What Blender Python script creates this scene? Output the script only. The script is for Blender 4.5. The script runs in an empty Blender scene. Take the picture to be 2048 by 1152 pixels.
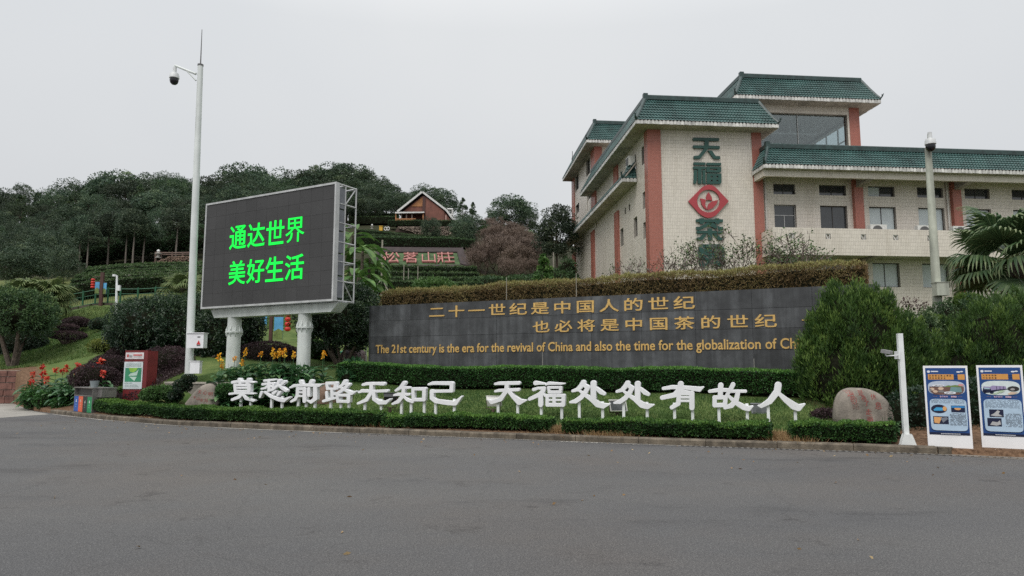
import bpy, math, random
import numpy as np
from mathutils import Vector, Matrix
from mathutils.bvhtree import BVHTree

SC = bpy.context.scene
COL = SC.collection
RN = random.Random(11)
RG = np.random.default_rng(11)
PI = math.pi

# ------------------------------------------------------------------ camera
EYE = 1.65
PITCH = math.radians(6.6)
FPX = 1400.0                       # focal length in pixels of the 2048 px wide photograph
cam_d = bpy.data.cameras.new('camera')
cam_d.sensor_width = 36.0
cam_d.lens = 36.0 * FPX / 2048.0
cam_d.clip_start = 0.1
cam_d.clip_end = 3000
cam = bpy.data.objects.new('camera', cam_d)
COL.objects.link(cam)
cam.location = (0, 0, EYE)
cam.rotation_euler = (PI / 2 + PITCH, 0, 0)
SC.camera = cam

# ------------------------------------------------------------------ sky, sun, exposure
SUN_EL, SUN_AZ = math.radians(52), math.radians(205)    # high behind the camera, soft through the overcast
world = bpy.data.worlds.new('World')
SC.world = world
world.use_nodes = True
wn, wl = world.node_tree.nodes, world.node_tree.links
wn.clear()
w_out = wn.new('ShaderNodeOutputWorld')
w_bg = wn.new('ShaderNodeBackground')
w_sky = wn.new('ShaderNodeTexSky')
w_sky.sky_type = 'NISHITA'
w_sky.sun_disc = False
w_sky.sun_elevation = SUN_EL
w_sky.sun_rotation = SUN_AZ
w_sky.air_density = 1.5
w_sky.dust_density = 5.0
w_tc = wn.new('ShaderNodeTexCoord')
w_sep = wn.new('ShaderNodeSeparateXYZ')
w_ramp = wn.new('ShaderNodeValToRGB')                    # overcast deck: pale grey, brighter towards the zenith
w_ramp.color_ramp.elements[0].position = 0.0
w_ramp.color_ramp.elements[0].color = (0.570, 0.577, 0.589, 1)
w_ramp.color_ramp.elements[1].position = 1.0
w_ramp.color_ramp.elements[1].color = (1.50, 1.50, 1.51, 1)
w_e = w_ramp.color_ramp.elements.new(0.45)
w_e.color = (0.65, 0.668, 0.683, 1)
w_noise = wn.new('ShaderNodeTexNoise')
w_noise.inputs['Scale'].default_value = 1.6
w_noise.inputs['Detail'].default_value = 3
w_mul = wn.new('ShaderNodeMix'); w_mul.data_type = 'RGBA'; w_mul.blend_type = 'MULTIPLY'
w_mul.inputs['Factor'].default_value = 1.0
w_nr = wn.new('ShaderNodeValToRGB')
w_nr.color_ramp.elements[0].position = 0.3; w_nr.color_ramp.elements[0].color = (0.925, 0.937, 0.957, 1)
w_nr.color_ramp.elements[1].position = 0.7; w_nr.color_ramp.elements[1].color = (1.05, 1.042, 1.032, 1)
w_mix = wn.new('ShaderNodeMix'); w_mix.data_type = 'RGBA'
w_mix.inputs['Factor'].default_value = 0.93
w_sc = wn.new('ShaderNodeVectorMath'); w_sc.operation = 'SCALE'; w_sc.inputs['Scale'].default_value = 10.0
wl.new(w_tc.outputs['Generated'], w_sep.inputs[0])
wl.new(w_sep.outputs['Z'], w_ramp.inputs[0])
wl.new(w_tc.outputs['Generated'], w_noise.inputs['Vector'])
wl.new(w_noise.outputs['Fac'], w_nr.inputs[0])
wl.new(w_ramp.outputs[0], w_mul.inputs['A'])
wl.new(w_nr.outputs[0], w_mul.inputs['B'])
wl.new(w_mul.outputs['Result'], w_sc.inputs[0])
wl.new(w_sky.outputs[0], w_mix.inputs['A'])
wl.new(w_sc.outputs[0], w_mix.inputs['B'])
wl.new(w_mix.outputs['Result'], w_bg.inputs[0])
w_bg.inputs[1].default_value = 0.1
wl.new(w_bg.outputs[0], w_out.inputs[0])

sun_d = bpy.data.lights.new('sun', 'SUN')
sun_d.energy = 1.5
sun_d.angle = math.radians(35)
sun_d.color = (1.0, 0.97, 0.93)
sun = bpy.data.objects.new('sun', sun_d)
COL.objects.link(sun)
_sd = Vector((math.sin(SUN_AZ) * math.cos(SUN_EL), math.cos(SUN_AZ) * math.cos(SUN_EL), math.sin(SUN_EL)))
sun.rotation_euler = _sd.to_track_quat('Z', 'Y').to_euler()
sun.location = _sd * 60

SC.view_settings.view_transform = 'Standard'
SC.view_settings.look = 'None'
SC.view_settings.exposure = 0.22
SC.view_settings.gamma = 1.0
SC.view_settings.use_curve_mapping = False
SC.cycles.max_bounces = 6
SC.cycles.diffuse_bounces = 3
SC.cycles.glossy_bounces = 3
SC.cycles.transmission_bounces = 4
SC.cycles.transparent_max_bounces = 6
SC.cycles.use_denoising = False

# ------------------------------------------------------------------ surveying helpers: where a sight line meets a plane of the place
def ray(px, py):
    a = (px - 1024) / FPX; b = (576 - py) / FPX
    return np.array([a, math.cos(PITCH) - b * math.sin(PITCH), math.sin(PITCH) + b * math.cos(PITCH)])
_E = np.array([0, 0, EYE])
def at(px, py, Y):
    r = ray(px, py); return r * (Y / r[1]) + _E
def ground(px, py, h=0.0):
    r = ray(px, py); return r * ((h - EYE) / r[2]) + _E
def onplane(px, py, p0, n):
    r = ray(px, py); return r * (np.dot(np.array(p0) - _E, n) / np.dot(r, n)) + _E

# ------------------------------------------------------------------ materials
MATS = {}
def nt(m):
    m.use_nodes = True
    return m.node_tree.nodes, m.node_tree.links
def pm(name, col, rough=0.7, metal=0.0, var=0.12, vs=3.0, bump=0.0, bs=40.0, col2=None, spec=0.5, streak=0.0, rnd=0.0, detail=6, emit=None, estr=0.0):
    """procedural paint / stone / metal: base colour broken up by two scales of noise, optional run streaks, optional per-object shift"""
    if name in MATS: return MATS[name]
    m = bpy.data.materials.new(name); MATS[name] = m
    n, l = nt(m)
    b = n['Principled BSDF']
    b.inputs['Roughness'].default_value = rough
    b.inputs['Metallic'].default_value = metal
    b.inputs['Specular IOR Level'].default_value = spec
    tc = n.new('ShaderNodeTexCoord')
    no = n.new('ShaderNodeTexNoise'); no.inputs['Scale'].default_value = vs; no.inputs['Detail'].default_value = detail
    no.inputs['Roughness'].default_value = 0.65
    l.new(tc.outputs['Object'], no.inputs['Vector'])
    rp = n.new('ShaderNodeValToRGB')
    c2 = col2 if col2 else tuple(c * (1 - 2 * var) for c in col)
    c1 = tuple(min(1, c * (1 + var)) for c in col)
    rp.color_ramp.elements[0].position = 0.3; rp.color_ramp.elements[0].color = (*c2, 1)
    rp.color_ramp.elements[1].position = 0.7; rp.color_ramp.elements[1].color = (*c1, 1)
    l.new(no.outputs['Fac'], rp.inputs[0])
    cur = rp.outputs[0]
    if streak > 0:
        mp = n.new('ShaderNodeMapping'); mp.inputs['Scale'].default_value = (3.0, 3.0, 0.25)
        l.new(tc.outputs['Object'], mp.inputs[0])
        n2 = n.new('ShaderNodeTexNoise'); n2.inputs['Scale'].default_value = 1.5; n2.inputs['Detail'].default_value = 5
        l.new(mp.outputs[0], n2.inputs['Vector'])
        r2 = n.new('ShaderNodeValToRGB'); r2.color_ramp.elements[0].position = 0.42; r2.color_ramp.elements[1].position = 0.62
        r2.color_ramp.elements[0].color = (1 - streak, 1 - streak, 1 - streak, 1); r2.color_ramp.elements[1].color = (1, 1, 1, 1)
        l.new(n2.outputs['Fac'], r2.inputs[0])
        mx = n.new('ShaderNodeMix'); mx.data_type = 'RGBA'; mx.blend_type = 'MULTIPLY'; mx.inputs['Factor'].default_value = 1
        l.new(cur, mx.inputs['A']); l.new(r2.outputs[0], mx.inputs['B']); cur = mx.outputs['Result']
    if rnd > 0:
        oi = n.new('ShaderNodeObjectInfo')
        mr = n.new('ShaderNodeMapRange'); mr.inputs['To Min'].default_value = 1 - rnd; mr.inputs['To Max'].default_value = 1 + rnd
        l.new(oi.outputs['Random'], mr.inputs['Value'])
        hs = n.new('ShaderNodeHueSaturation'); l.new(mr.outputs[0], hs.inputs['Value']); l.new(cur, hs.inputs['Color']); cur = hs.outputs[0]
    l.new(cur, b.inputs['Base Color'])
    if bump > 0:
        n3 = n.new('ShaderNodeTexNoise'); n3.inputs['Scale'].default_value = bs; n3.inputs['Detail'].default_value = 4
        l.new(tc.outputs['Object'], n3.inputs['Vector'])
        bp = n.new('ShaderNodeBump'); bp.inputs['Strength'].default_value = bump; bp.inputs['Distance'].default_value = 0.02
        l.new(n3.outputs['Fac'], bp.inputs['Height']); l.new(bp.outputs[0], b.inputs['Normal'])
    if emit:
        b.inputs['Emission Color'].default_value = (*emit, 1); b.inputs['Emission Strength'].default_value = estr
    return m

def leafm(name, dark, mid, light, rough=0.55, trans=0.25, spec=0.35, rnd=0.12):
    """leaves: per-leaf tint attribute 't' picks between three real leaf colours; a little light passes through"""
    if name in MATS: return MATS[name]
    m = bpy.data.materials.new(name); MATS[name] = m
    n, l = nt(m)
    b = n['Principled BSDF']; b.inputs['Roughness'].default_value = rough; b.inputs['Specular IOR Level'].default_value = spec
    at_ = n.new('ShaderNodeAttribute'); at_.attribute_name = 't'
    rp = n.new('ShaderNodeValToRGB')
    rp.color_ramp.elements[0].color = (*dark, 1); rp.color_ramp.elements[1].color = (*light, 1)
    e = rp.color_ramp.elements.new(0.5); e.color = (*mid, 1)
    l.new(at_.outputs['Fac'], rp.inputs[0])
    oi = n.new('ShaderNodeObjectInfo')
    mr = n.new('ShaderNodeMapRange'); mr.inputs['To Min'].default_value = 1 - rnd; mr.inputs['To Max'].default_value = 1 + rnd
    l.new(oi.outputs['Random'], mr.inputs['Value'])
    mh = n.new('ShaderNodeMapRange'); mh.inputs['To Min'].default_value = 0.5 - rnd * 0.06; mh.inputs['To Max'].default_value = 0.5 + rnd * 0.02
    l.new(oi.outputs['Random'], mh.inputs['Value'])
    hs = n.new('ShaderNodeHueSaturation'); l.new(mr.outputs[0], hs.inputs['Value']); l.new(mh.outputs[0], hs.inputs['Hue']); l.new(rp.outputs[0], hs.inputs['Color'])
    l.new(hs.outputs[0], b.inputs['Base Color'])
    if trans > 0:
        tr = n.new('ShaderNodeBsdfTranslucent'); l.new(hs.outputs[0], tr.inputs['Color'])
        mx = n.new('ShaderNodeMixShader'); mx.inputs[0].default_value = trans
        l.new(b.outputs[0], mx.inputs[1]); l.new(tr.outputs[0], mx.inputs[2])
        l.new(mx.outputs[0], n['Material Output'].inputs[0])
    return m

# ------------------------------------------------------------------ mesh building
class MB:
    def __init__(s): s.v = []; s.f = []; s.m = []; s.M = None
    def vert(s, p):
        p = Vector(p)
        if s.M is not None: p = s.M @ p
        s.v.append(tuple(p)); return len(s.v) - 1
    def face(s, pts, m=0):
        s.f.append([s.vert(p) for p in pts]); s.m.append(m)
    def box(s, x0, x1, y0, y1, z0, z1, m=0, ch=0.0):
        P = [(x0, y0, z0), (x1, y0, z0), (x1, y1, z0), (x0, y1, z0), (x0, y0, z1), (x1, y0, z1), (x1, y1, z1), (x0, y1, z1)]
        i = [s.vert(p) for p in P]
        for q in ((3, 2, 1, 0), (4, 5, 6, 7), (0, 1, 5, 4), (1, 2, 6, 5), (2, 3, 7, 6), (3, 0, 4, 7)):
            s.f.append([i[k] for k in q]); s.m.append(m)
    def hexa(s, P, m=0):          # 8 corners, bottom 4 then top 4
        i = [s.vert(p) for p in P]
        for q in ((3, 2, 1, 0), (4, 5, 6, 7), (0, 1, 5, 4), (1, 2, 6, 5), (2, 3, 7, 6), (3, 0, 4, 7)):
            s.f.append([i[k] for k in q]); s.m.append(m)
    def prism(s, poly, a, b, axis='y', m=0):   # poly of 2D points extruded between a and b along an axis
        n = len(poly)
        def mk(p, h):
            return {'y': (p[0], h, p[1]), 'z': (p[0], p[1], h), 'x': (h, p[0], p[1])}[axis]
        i0 = [s.vert(mk(p, a)) for p in poly]; i1 = [s.vert(mk(p, b)) for p in poly]
        s.f.append(i0[::-1]); s.m.append(m); s.f.append(i1); s.m.append(m)
        for k in range(n):
            s.f.append([i0[k], i0[(k + 1) % n], i1[(k + 1) % n], i1[k]]); s.m.append(m)
    def tube(s, pts, rad, n=8, m=0, caps=True):
        pts = [Vector(p) for p in pts]
        if not hasattr(rad, '__len__'): rad = [rad] * len(pts)
        rings = []
        for k, p in enumerate(pts):
            d = (pts[min(k + 1, len(pts) - 1)] - pts[max(k - 1, 0)]).normalized()
            up = Vector((0, 0, 1)) if abs(d.z) < 0.95 else Vector((1, 0, 0))
            a = d.cross(up).normalized(); b = d.cross(a)
            rings.append([s.vert(p + (a * math.cos(t) + b * math.sin(t)) * rad[k]) for t in [2 * PI * j / n for j in range(n)]])
        for k in range(len(pts) - 1):
            for j in range(n):
                s.f.append([rings[k][j], rings[k][(j + 1) % n], rings[k + 1][(j + 1) % n], rings[k + 1][j]]); s.m.append(m)
        if caps:
            s.f.append(rings[0][::-1]); s.m.append(m); s.f.append(rings[-1]); s.m.append(m)
    def lathe(s, c, prof, n=20, m=0):           # profile of (radius, z) about a vertical axis
        c = Vector(c)
        rings = [[s.vert(c + Vector((r * math.cos(2 * PI * j / n), r * math.sin(2 * PI * j / n), z))) for j in range(n)] for r, z in prof]
        for k in range(len(prof) - 1):
            for j in range(n):
                s.f.append([rings[k][j], rings[k][(j + 1) % n], rings[k + 1][(j + 1) % n], rings[k + 1][j]]); s.m.append(m)
        s.f.append(rings[0][::-1]); s.m.append(m); s.f.append(rings[-1]); s.m.append(m)
    def mesh(s, name, mats, smooth=False):
        me = bpy.data.meshes.new(name)
        me.from_pydata(s.v, [], s.f)
        if not isinstance(mats, (list, tuple)): mats = [mats]
        for m in mats: me.materials.append(m)
        if len(mats) > 1: me.polygons.foreach_set('material_index', s.m)
        if smooth:
            me.polygons.foreach_set('use_smooth', [True] * len(me.polygons))
            me.set_sharp_from_angle(angle=math.radians(40))
        me.update()
        return me

class QS:
    """vegetation as loose quads (leaves, blades, twigs) held in numpy arrays, tint per quad"""
    def __init__(s): s.q = []; s.t = []; s.mi = []
    def add(s, q, t, mi=0):
        q = np.asarray(q, dtype=np.float32).reshape(-1, 4, 3)
        s.q.append(q); s.t.append(np.broadcast_to(np.asarray(t, dtype=np.float32), (len(q),)).copy()); s.mi.append(np.full(len(q), mi, dtype=np.int32))
    def mesh(s, name, mats):
        q = np.concatenate(s.q); t = np.concatenate(s.t); mi = np.concatenate(s.mi)
        n = len(q)
        me = bpy.data.meshes.new(name)
        me.vertices.add(n * 4); me.vertices.foreach_set('co', q.reshape(-1))
        me.loops.add(n * 4); me.loops.foreach_set('vertex_index', np.arange(n * 4, dtype=np.int32))
        me.polygons.add(n); me.polygons.foreach_set('loop_start', np.arange(0, n * 4, 4, dtype=np.int32))
        if not isinstance(mats, (list, tuple)): mats = [mats]
        for m in mats: me.materials.append(m)
        me.polygons.foreach_set('material_index', mi)
        a = me.attributes.new('t', 'FLOAT', 'POINT'); a.data.foreach_set('value', np.repeat(t, 4).astype(np.float32))
        me.update(calc_edges=True)
        return me

def _norm(a): return a / np.maximum(np.linalg.norm(a, axis=-1, keepdims=True), 1e-9)
def leaves(pos, nrm, L, W, rng, along=0.55, droop=0.0, fold=0.12, up=0.0):
    """rhombic leaves rooted at pos, growing out of a surface of normal nrm"""
    n = len(pos)
    r = _norm(rng.normal(size=(n, 3)))
    a = _norm(r * (1 - along) + nrm * along + np.array([0, 0, up - droop]))
    b = _norm(np.cross(a, _norm(rng.normal(size=(n, 3)) * 0.7 + nrm * 0.6)))
    c = np.cross(a, b)
    ls = (L * rng.uniform(0.6, 1.35, n))[:, None]; ws = (W * rng.uniform(0.6, 1.3, n))[:, None]
    p0 = pos; p2 = pos + a * ls
    mid = pos + a * ls * 0.5 + c * ls * fold
    return np.stack([p0, mid + b * ws * 0.5, p2, mid - b * ws * 0.5], axis=1)
def twigs(p0, p1, w, rng):
    n = len(p0)
    d = _norm(p1 - p0); s = _norm(np.cross(d, rng.normal(size=(n, 3)))) * (np.asarray(w).reshape(-1, 1) if hasattr(w, '__len__') else w)
    return np.stack([p0 - s * 0.5, p0 + s * 0.5, p1 + s * 0.25, p1 - s * 0.25], axis=1)
def tubeq(pts, rad, n=5):
    pts = [Vector(p) for p in pts]; out = []
    rings = []
    for k, p in enumerate(pts):
        d = (pts[min(k + 1, len(pts) - 1)] - pts[max(k - 1, 0)]).normalized()
        up = Vector((0, 0, 1)) if abs(d.z) < 0.95 else Vector((1, 0, 0))
        a = d.cross(up).normalized(); b = d.cross(a)
        rings.append([p + (a * math.cos(2 * PI * j / n) + b * math.sin(2 * PI * j / n)) * rad[k] for j in range(n)])
    for k in range(len(pts) - 1):
        for j in range(n):
            out.append([rings[k][j], rings[k][(j + 1) % n], rings[k + 1][(j + 1) % n], rings[k + 1][j]])
    return np.array(out)

# ------------------------------------------------------------------ objects
ROOTM = {}
def tag(o, label, cat, group=None):
    o['label'] = label; o['category'] = cat
    if group: o['group'] = group
    return o
def thing(name, label, cat, loc=(0, 0, 0), rz=0.0, group=None):
    o = bpy.data.objects.new(name, None); COL.objects.link(o)
    o.empty_display_size = 0.2
    o.location = tuple(float(c) for c in loc); o.rotation_euler = (0, 0, rz)
    ROOTM[o.name] = Matrix.Translation(Vector(o.location)) @ Matrix.Rotation(rz, 4, 'Z')
    return tag(o, label, cat, group)
def part(parent, name, me, mats=None, world=True, smooth=False, label=None, kind=None, loc=None):
    """link a mesh as one object; world=True: the mesh is in world coordinates"""
    if isinstance(me, MB): me = me.mesh(name, mats, smooth)
    elif isinstance(me, QS): me = me.mesh(name, mats)
    o = bpy.data.objects.new(name, me); COL.objects.link(o)
    if loc is not None: o.location = tuple(float(c) for c in loc)
    if parent is not None:
        o.parent = parent
        if world and parent.name in ROOTM: o.matrix_parent_inverse = ROOTM[parent.name].inverted()
        if parent.name in ROOTM: pass
    if label: o['label'] = label
    if kind: o['kind'] = kind
    return o
def sub(parentpart, name, me, mats=None, smooth=False, **k):     # sub-part sharing its parent's coordinates
    return part(parentpart, name, me, mats, world=False, smooth=smooth, **k)
def struct(name, me, mats, smooth=False):
    o = part(None, name, me, mats, smooth=smooth); o['kind'] = 'structure'; return o
def kids(o): return [c for c in bpy.data.objects if c.parent is o]
def dup(root, loc, rz=0.0, scale=1.0, label=None, group=None, children=None):
    r = root.copy(); COL.objects.link(r)
    r.location = tuple(float(c) for c in loc); r.rotation_euler = (0, 0, rz)
    r.scale = (scale,) * 3 if not hasattr(scale, '__len__') else scale
    if label: r['label'] = label
    if group: r['group'] = group
    for ch in (children if children is not None else kids(root)):
        c = ch.copy(); COL.objects.link(c); c.parent = r
        for g in kids(ch):
            d = g.copy(); COL.objects.link(d); d.parent = c
    return r

# ------------------------------------------------------------------ lettering: unions of strokes, traced to clean outlines and extruded
def sdf_shape(prims, x0, x1, y0, y1, step):
    xs = np.arange(x0, x1 + step, step); ys = np.arange(y0, y1 + step, step)
    X, Y = np.meshgrid(xs, ys)
    D = np.full(X.shape, 1e3)
    for pr in prims:
        if pr[0] == 'S':                        # stroke: chain of (x, y, r)
            pts = pr[1]
            for (ax, ay, ar), (bx, by, br) in zip(pts[:-1], pts[1:]):
                dx, dy = bx - ax, by - ay; L2 = dx * dx + dy * dy + 1e-9
                h = np.clip(((X - ax) * dx + (Y - ay) * dy) / L2, 0, 1)
                D = np.minimum(D, np.hypot(X - ax - dx * h, Y - ay - dy * h) - (ar + (br - ar) * h))
        else:                                    # 'P' polygon, 'H' polygon hole, 'O' round hole
            if pr[0] == 'O':
                cx, cy, r = pr[1]; D = np.maximum(D, r - np.hypot(X - cx, Y - cy)); continue
            pts = pr[1]; d = np.full(X.shape, 1e9); ins = np.zeros(X.shape, bool)
            for k in range(len(pts)):
                ax, ay = pts[k]; bx, by = pts[(k + 1) % len(pts)]
                dx, dy = bx - ax, by - ay; L2 = dx * dx + dy * dy + 1e-9
                h = np.clip(((X - ax) * dx + (Y - ay) * dy) / L2, 0, 1)
                d = np.minimum(d, np.hypot(X - ax - dx * h, Y - ay - dy * h))
                c = ((ay > Y) != (by > Y)) & (X < (bx - ax) * (Y - ay) / (by - ay + 1e-12) + ax)
                ins ^= c
            sd = np.where(ins, -d, d)
            D = np.minimum(D, sd) if pr[0] == 'P' else np.maximum(D, -sd)
    return xs, ys, D
def contours(xs, ys, D):
    D = D + 1e-7
    ny, nx = D.shape; nxt = {}; pos = {}
    ins = D < 0
    def pt(e):
        if e in pos: return
        j, i, k = e
        if k == 0: a, b = D[j, i], D[j, i + 1]; f = a / (a - b); pos[e] = (xs[i] + (xs[i + 1] - xs[i]) * f, ys[j])
        else: a, b = D[j, i], D[j + 1, i]; f = a / (a - b); pos[e] = (xs[i], ys[j] + (ys[j + 1] - ys[j]) * f)
    code = ins[:-1, :-1] * 1 + ins[:-1, 1:] * 2 + ins[1:, 1:] * 4 + ins[1:, :-1] * 8
    T = {1: [(3, 0)], 2: [(0, 1)], 3: [(3, 1)], 4: [(1, 2)], 5: [(3, 2), (1, 0)], 6: [(0, 2)], 7: [(3, 2)], 8: [(2, 3)], 9: [(2, 0)], 10: [(0, 3), (2, 1)], 11: [(2, 1)], 12: [(1, 3)], 13: [(1, 0)], 14: [(0, 3)]}
    for j, i in zip(*np.nonzero((code > 0) & (code < 15))):
        E = {0: (j, i, 0), 1: (j, i + 1, 1), 2: (j + 1, i, 0), 3: (j, i, 1)}
        for a, b in T[int(code[j, i])]:
            pt(E[a]); pt(E[b]); nxt[E[a]] = E[b]
    loops = []; seen = set()
    for s0 in list(nxt):
        if s0 in seen: continue
        loop = []; e = s0
        while e not in seen:
            seen.add(e); loop.append(pos[e]); e = nxt.get(e)
            if e is None: break
        if len(loop) > 8: loops.append(loop)
    return loops
def outline_mesh(loops, extr, bevel, name):
    """closed outlines -> filled, extruded, bevelled mesh in the local XY plane, centred on z=0"""
    cu = bpy.data.curves.new(name, 'CURVE'); cu.dimensions = '2D'; cu.fill_mode = 'BOTH'
    cu.extrude = extr; cu.bevel_depth = bevel; cu.bevel_resolution = 1; cu.offset = 0.0
    for lp in loops:
        sp = cu.splines.new('POLY'); sp.points.add(len(lp) - 1)
        for k, (x, y) in enumerate(lp): sp.points[k].co = (x, y, 0, 1)
        sp.use_cyclic_u = True
    o = bpy.data.objects.new(name, cu); COL.objects.link(o)
    bpy.context.view_layer.update()
    me = bpy.data.meshes.new_from_object(o.evaluated_get(bpy.context.evaluated_depsgraph_get()))
    bpy.data.objects.remove(o); bpy.data.curves.remove(cu)
    me.name = name
    return me
def shape_on_plane(prims, region, k, p0, nrm, extr, bevel, name, mat, off=0.0, step=2.5):
    """strokes given in an enlargement of the survey photo; region=(x,y) origin, k=enlargement; built flat on a vertical plane"""
    pts = []
    for pr in prims:
        if pr[0] == 'S': pts += [(q[0] + s_ * q[2], q[1] + t_ * q[2]) for q in pr[1] for s_ in (-1, 1) for t_ in (-1, 1)]
        elif pr[0] == 'P': pts += list(pr[1])
    x0 = min(p[0] for p in pts) - 3 * step; x1 = max(p[0] for p in pts) + 3 * step
    y0 = min(p[1] for p in pts) - 3 * step; y1 = max(p[1] for p in pts) + 3 * step
    xs, ys, D = sdf_shape(prims, x0, x1, y0, y1, step)
    loops = contours(xs, ys, D)
    n = Vector(nrm).normalized()                      # pointing away from the viewer
    s_dir = Vector((n.y, -n.x, 0))                    # rightwards along the plane
    cen = Vector(onplane(region[0] + (x0 + x1) / 2 / k, region[1] + (y0 + y1) / 2 / k, p0, nrm))
    L2 = []
    for lp in loops:
        q = []
        for (x, y) in lp[::2] if len(lp) > 60 else lp:
            w = Vector(onplane(region[0] + x / k, region[1] + y / k, p0, nrm)) - cen
            q.append((w.dot(s_dir), w.z))
        L2.append(q)
    me = outline_mesh(L2, extr, bevel, name)
    R = Matrix(((s_dir.x, 0, -n.x, 0), (s_dir.y, 0, -n.y, 0), (0, 1, 0, 0), (0, 0, 0, 1)))
    me.transform(Matrix.Translation(cen - n * off) @ R)
    me.materials.append(mat)
    return me
_GL = {}
def glyph(ch, extr=0.05, offset=0.0):
    """one character of Blender's own built-in font as a mesh in the XY plane, normalised to its own box; returns mesh, (x0,x1,y0,y1)"""
    key = (ch, extr, offset)
    if key in _GL: return _GL[key]
    cu = bpy.data.curves.new('glyph', 'FONT'); cu.body = ch; cu.extrude = extr; cu.offset = offset; cu.resolution_u = 3; cu.size = 1
    o = bpy.data.objects.new('glyph', cu); COL.objects.link(o)
    bpy.context.view_layer.update()
    me = bpy.data.meshes.new_from_object(o.evaluated_get(bpy.context.evaluated_depsgraph_get()))
    bpy.data.objects.remove(o); bpy.data.curves.remove(cu)
    co = np.empty(len(me.vertices) * 3, np.float32); me.vertices.foreach_get('co', co); co = co.reshape(-1, 3)
    bb = (co[:, 0].min(), co[:, 0].max(), co[:, 1].min(), co[:, 1].max()) if len(co) else (0, 1, 0, 1)
    _GL[key] = (me, bb); return _GL[key]
_ADV = {}
def advance(ch):
    def width(t):
        cu = bpy.data.curves.new('g', 'FONT'); cu.body = t; o = bpy.data.objects.new('g', cu); COL.objects.link(o)
        bpy.context.view_layer.update(); w = o.dimensions.x
        bpy.data.objects.remove(o); bpy.data.curves.remove(cu); return w
    if 'HH' not in _ADV: _ADV['HH'] = width('HH')
    if ch not in _ADV: _ADV[ch] = width('H' + ch + 'H') - _ADV['HH']
    return _ADV[ch]
def place_glyph(parent, name, ch, O, sdir, n, mat, sx, sz, thick, offset=0.0, world=True, updir=Vector((0, 0, 1))):
    """glyph with its own origin at O, x along sdir, y up, facing -n; thick = total depth"""
    me, bb = glyph(ch, 0.05, offset)
    me2 = me.copy(); me2.materials.clear(); me2.materials.append(mat)
    s = Vector(sdir); nn = Vector(n); up = Vector(updir)
    R = Matrix(((s.x * sx, up.x * sz, -nn.x * thick * 10, 0), (s.y * sx, up.y * sz, -nn.y * thick * 10, 0), (s.z * sx, up.z * sz, -nn.z * thick * 10, 0), (0, 0, 0, 1)))
    me2.transform(Matrix.Translation(Vector(O)) @ R)
    me2.name = name
    return part(parent, name, me2, world=world)
def glyph_mesh_box(ch, O, sdir, n, w, h, thick, offset=0.0, updir=Vector((0, 0, 1))):
    """glyph stretched to fill a w x h box whose lower left corner is O"""
    me, bb = glyph(ch, 0.05, offset)
    me2 = me.copy(); me2.materials.clear()
    me2.transform(Matrix.Translation((-bb[0], -bb[2], 0)))
    sx = w / max(bb[1] - bb[0], 1e-3); sz = h / max(bb[3] - bb[2], 1e-3)
    s = Vector(sdir); nn = Vector(n); up = Vector(updir)
    R = Matrix(((s.x * sx, up.x * sz, -nn.x * thick * 10, 0), (s.y * sx, up.y * sz, -nn.y * thick * 10, 0), (s.z * sx, up.z * sz, -nn.z * thick * 10, 0), (0, 0, 0, 1)))
    me2.transform(Matrix.Translation(Vector(O)) @ R)
    return me2
# ================================================================== TERRAIN
_KX = np.array([-400, -24.0, -23.5, -20.5, -18.9, -16.87, -13.5, -10.14, -6.6, -3.10, 1.77, 4.29, 7.67, 9.55, 14, 25, 60, 400.0])
_KY = np.array([34.0, 34.0, 33.4, 29.8, 28.0, 26.2, 23.4, 21.09, 19.5, 18.11, 16.22, 15.29, 14.21, 13.34, 11.5, 7.5, -4, -120.0])
def kerb_y(x): return np.interp(x, _KX, _KY)
WP0 = np.array([10.06, 19.3, 0.0]); WD = np.array([-.9135, .4067, 0.0]); WN = np.array([.4067, .9135, 0.0])   # memorial wall: right end, direction leftwards, away normal
def wallpt(s, z=0.0, out=0.0): return WP0 + WD * s - WN * out + np.array([0, 0, z])

_tp = []
for x in list(range(-20, 12, 2)) + [16, 25, 45]: _tp.append((x, float(kerb_y(x)), .10))
_tp += [(-60, 34.2, 1.62), (-40, 34.2, 1.62), (-30, 34.2, 1.62), (-24.6, 34.4, 1.62)]
_tp += [(-16, 27.8, .35), (-9.6, 22.5, .3), (-2.6, 19.7, .2), (2.3, 17.8, .2), (4.9, 16.9, .2), (8.3, 15.9, .2), (12, 14.5, .3), (18, 14, .8)]
for s, z in ((-1, .8), (.6, .9), (5, .98), (10, 1.03), (15, 1.1), (17.5, 1.18)):
    p = wallpt(s, 0, 1.45); _tp.append((p[0], p[1], z)); p = wallpt(s, 0, 0.2); _tp.append((p[0], p[1], z + .12))
_tp += [(5, 28, 2.0), (12, 24, 1.8), (0, 32, 2.1), (16, 26, 2.6), (10, 38, 4), (25, 40, 4.6), (40, 45, 5), (20, 60, 5.5), (50, 70, 6), (22, 28, 3.2), (14, 20, 1.4)]
_tp += [(-11, 24.0, 1.42), (-8.5, 23.6, 1.4), (-7, 23.4, 1.36), (-10.4, 22.9, .38), (-13.1, 24.6, .3), (-11.8, 23.5, .3), (-15, 25.7, .28), (-13.3, 26, .65), (-14.5, 26.8, .6), (-8.2, 22.3, .35), (-5.8, 21.7, .35), (-4.5, 24, 1.1), (-6.6, 28.5, 1.7), (-3, 32, 2.2), (-8, 33, 2.4)]
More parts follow.
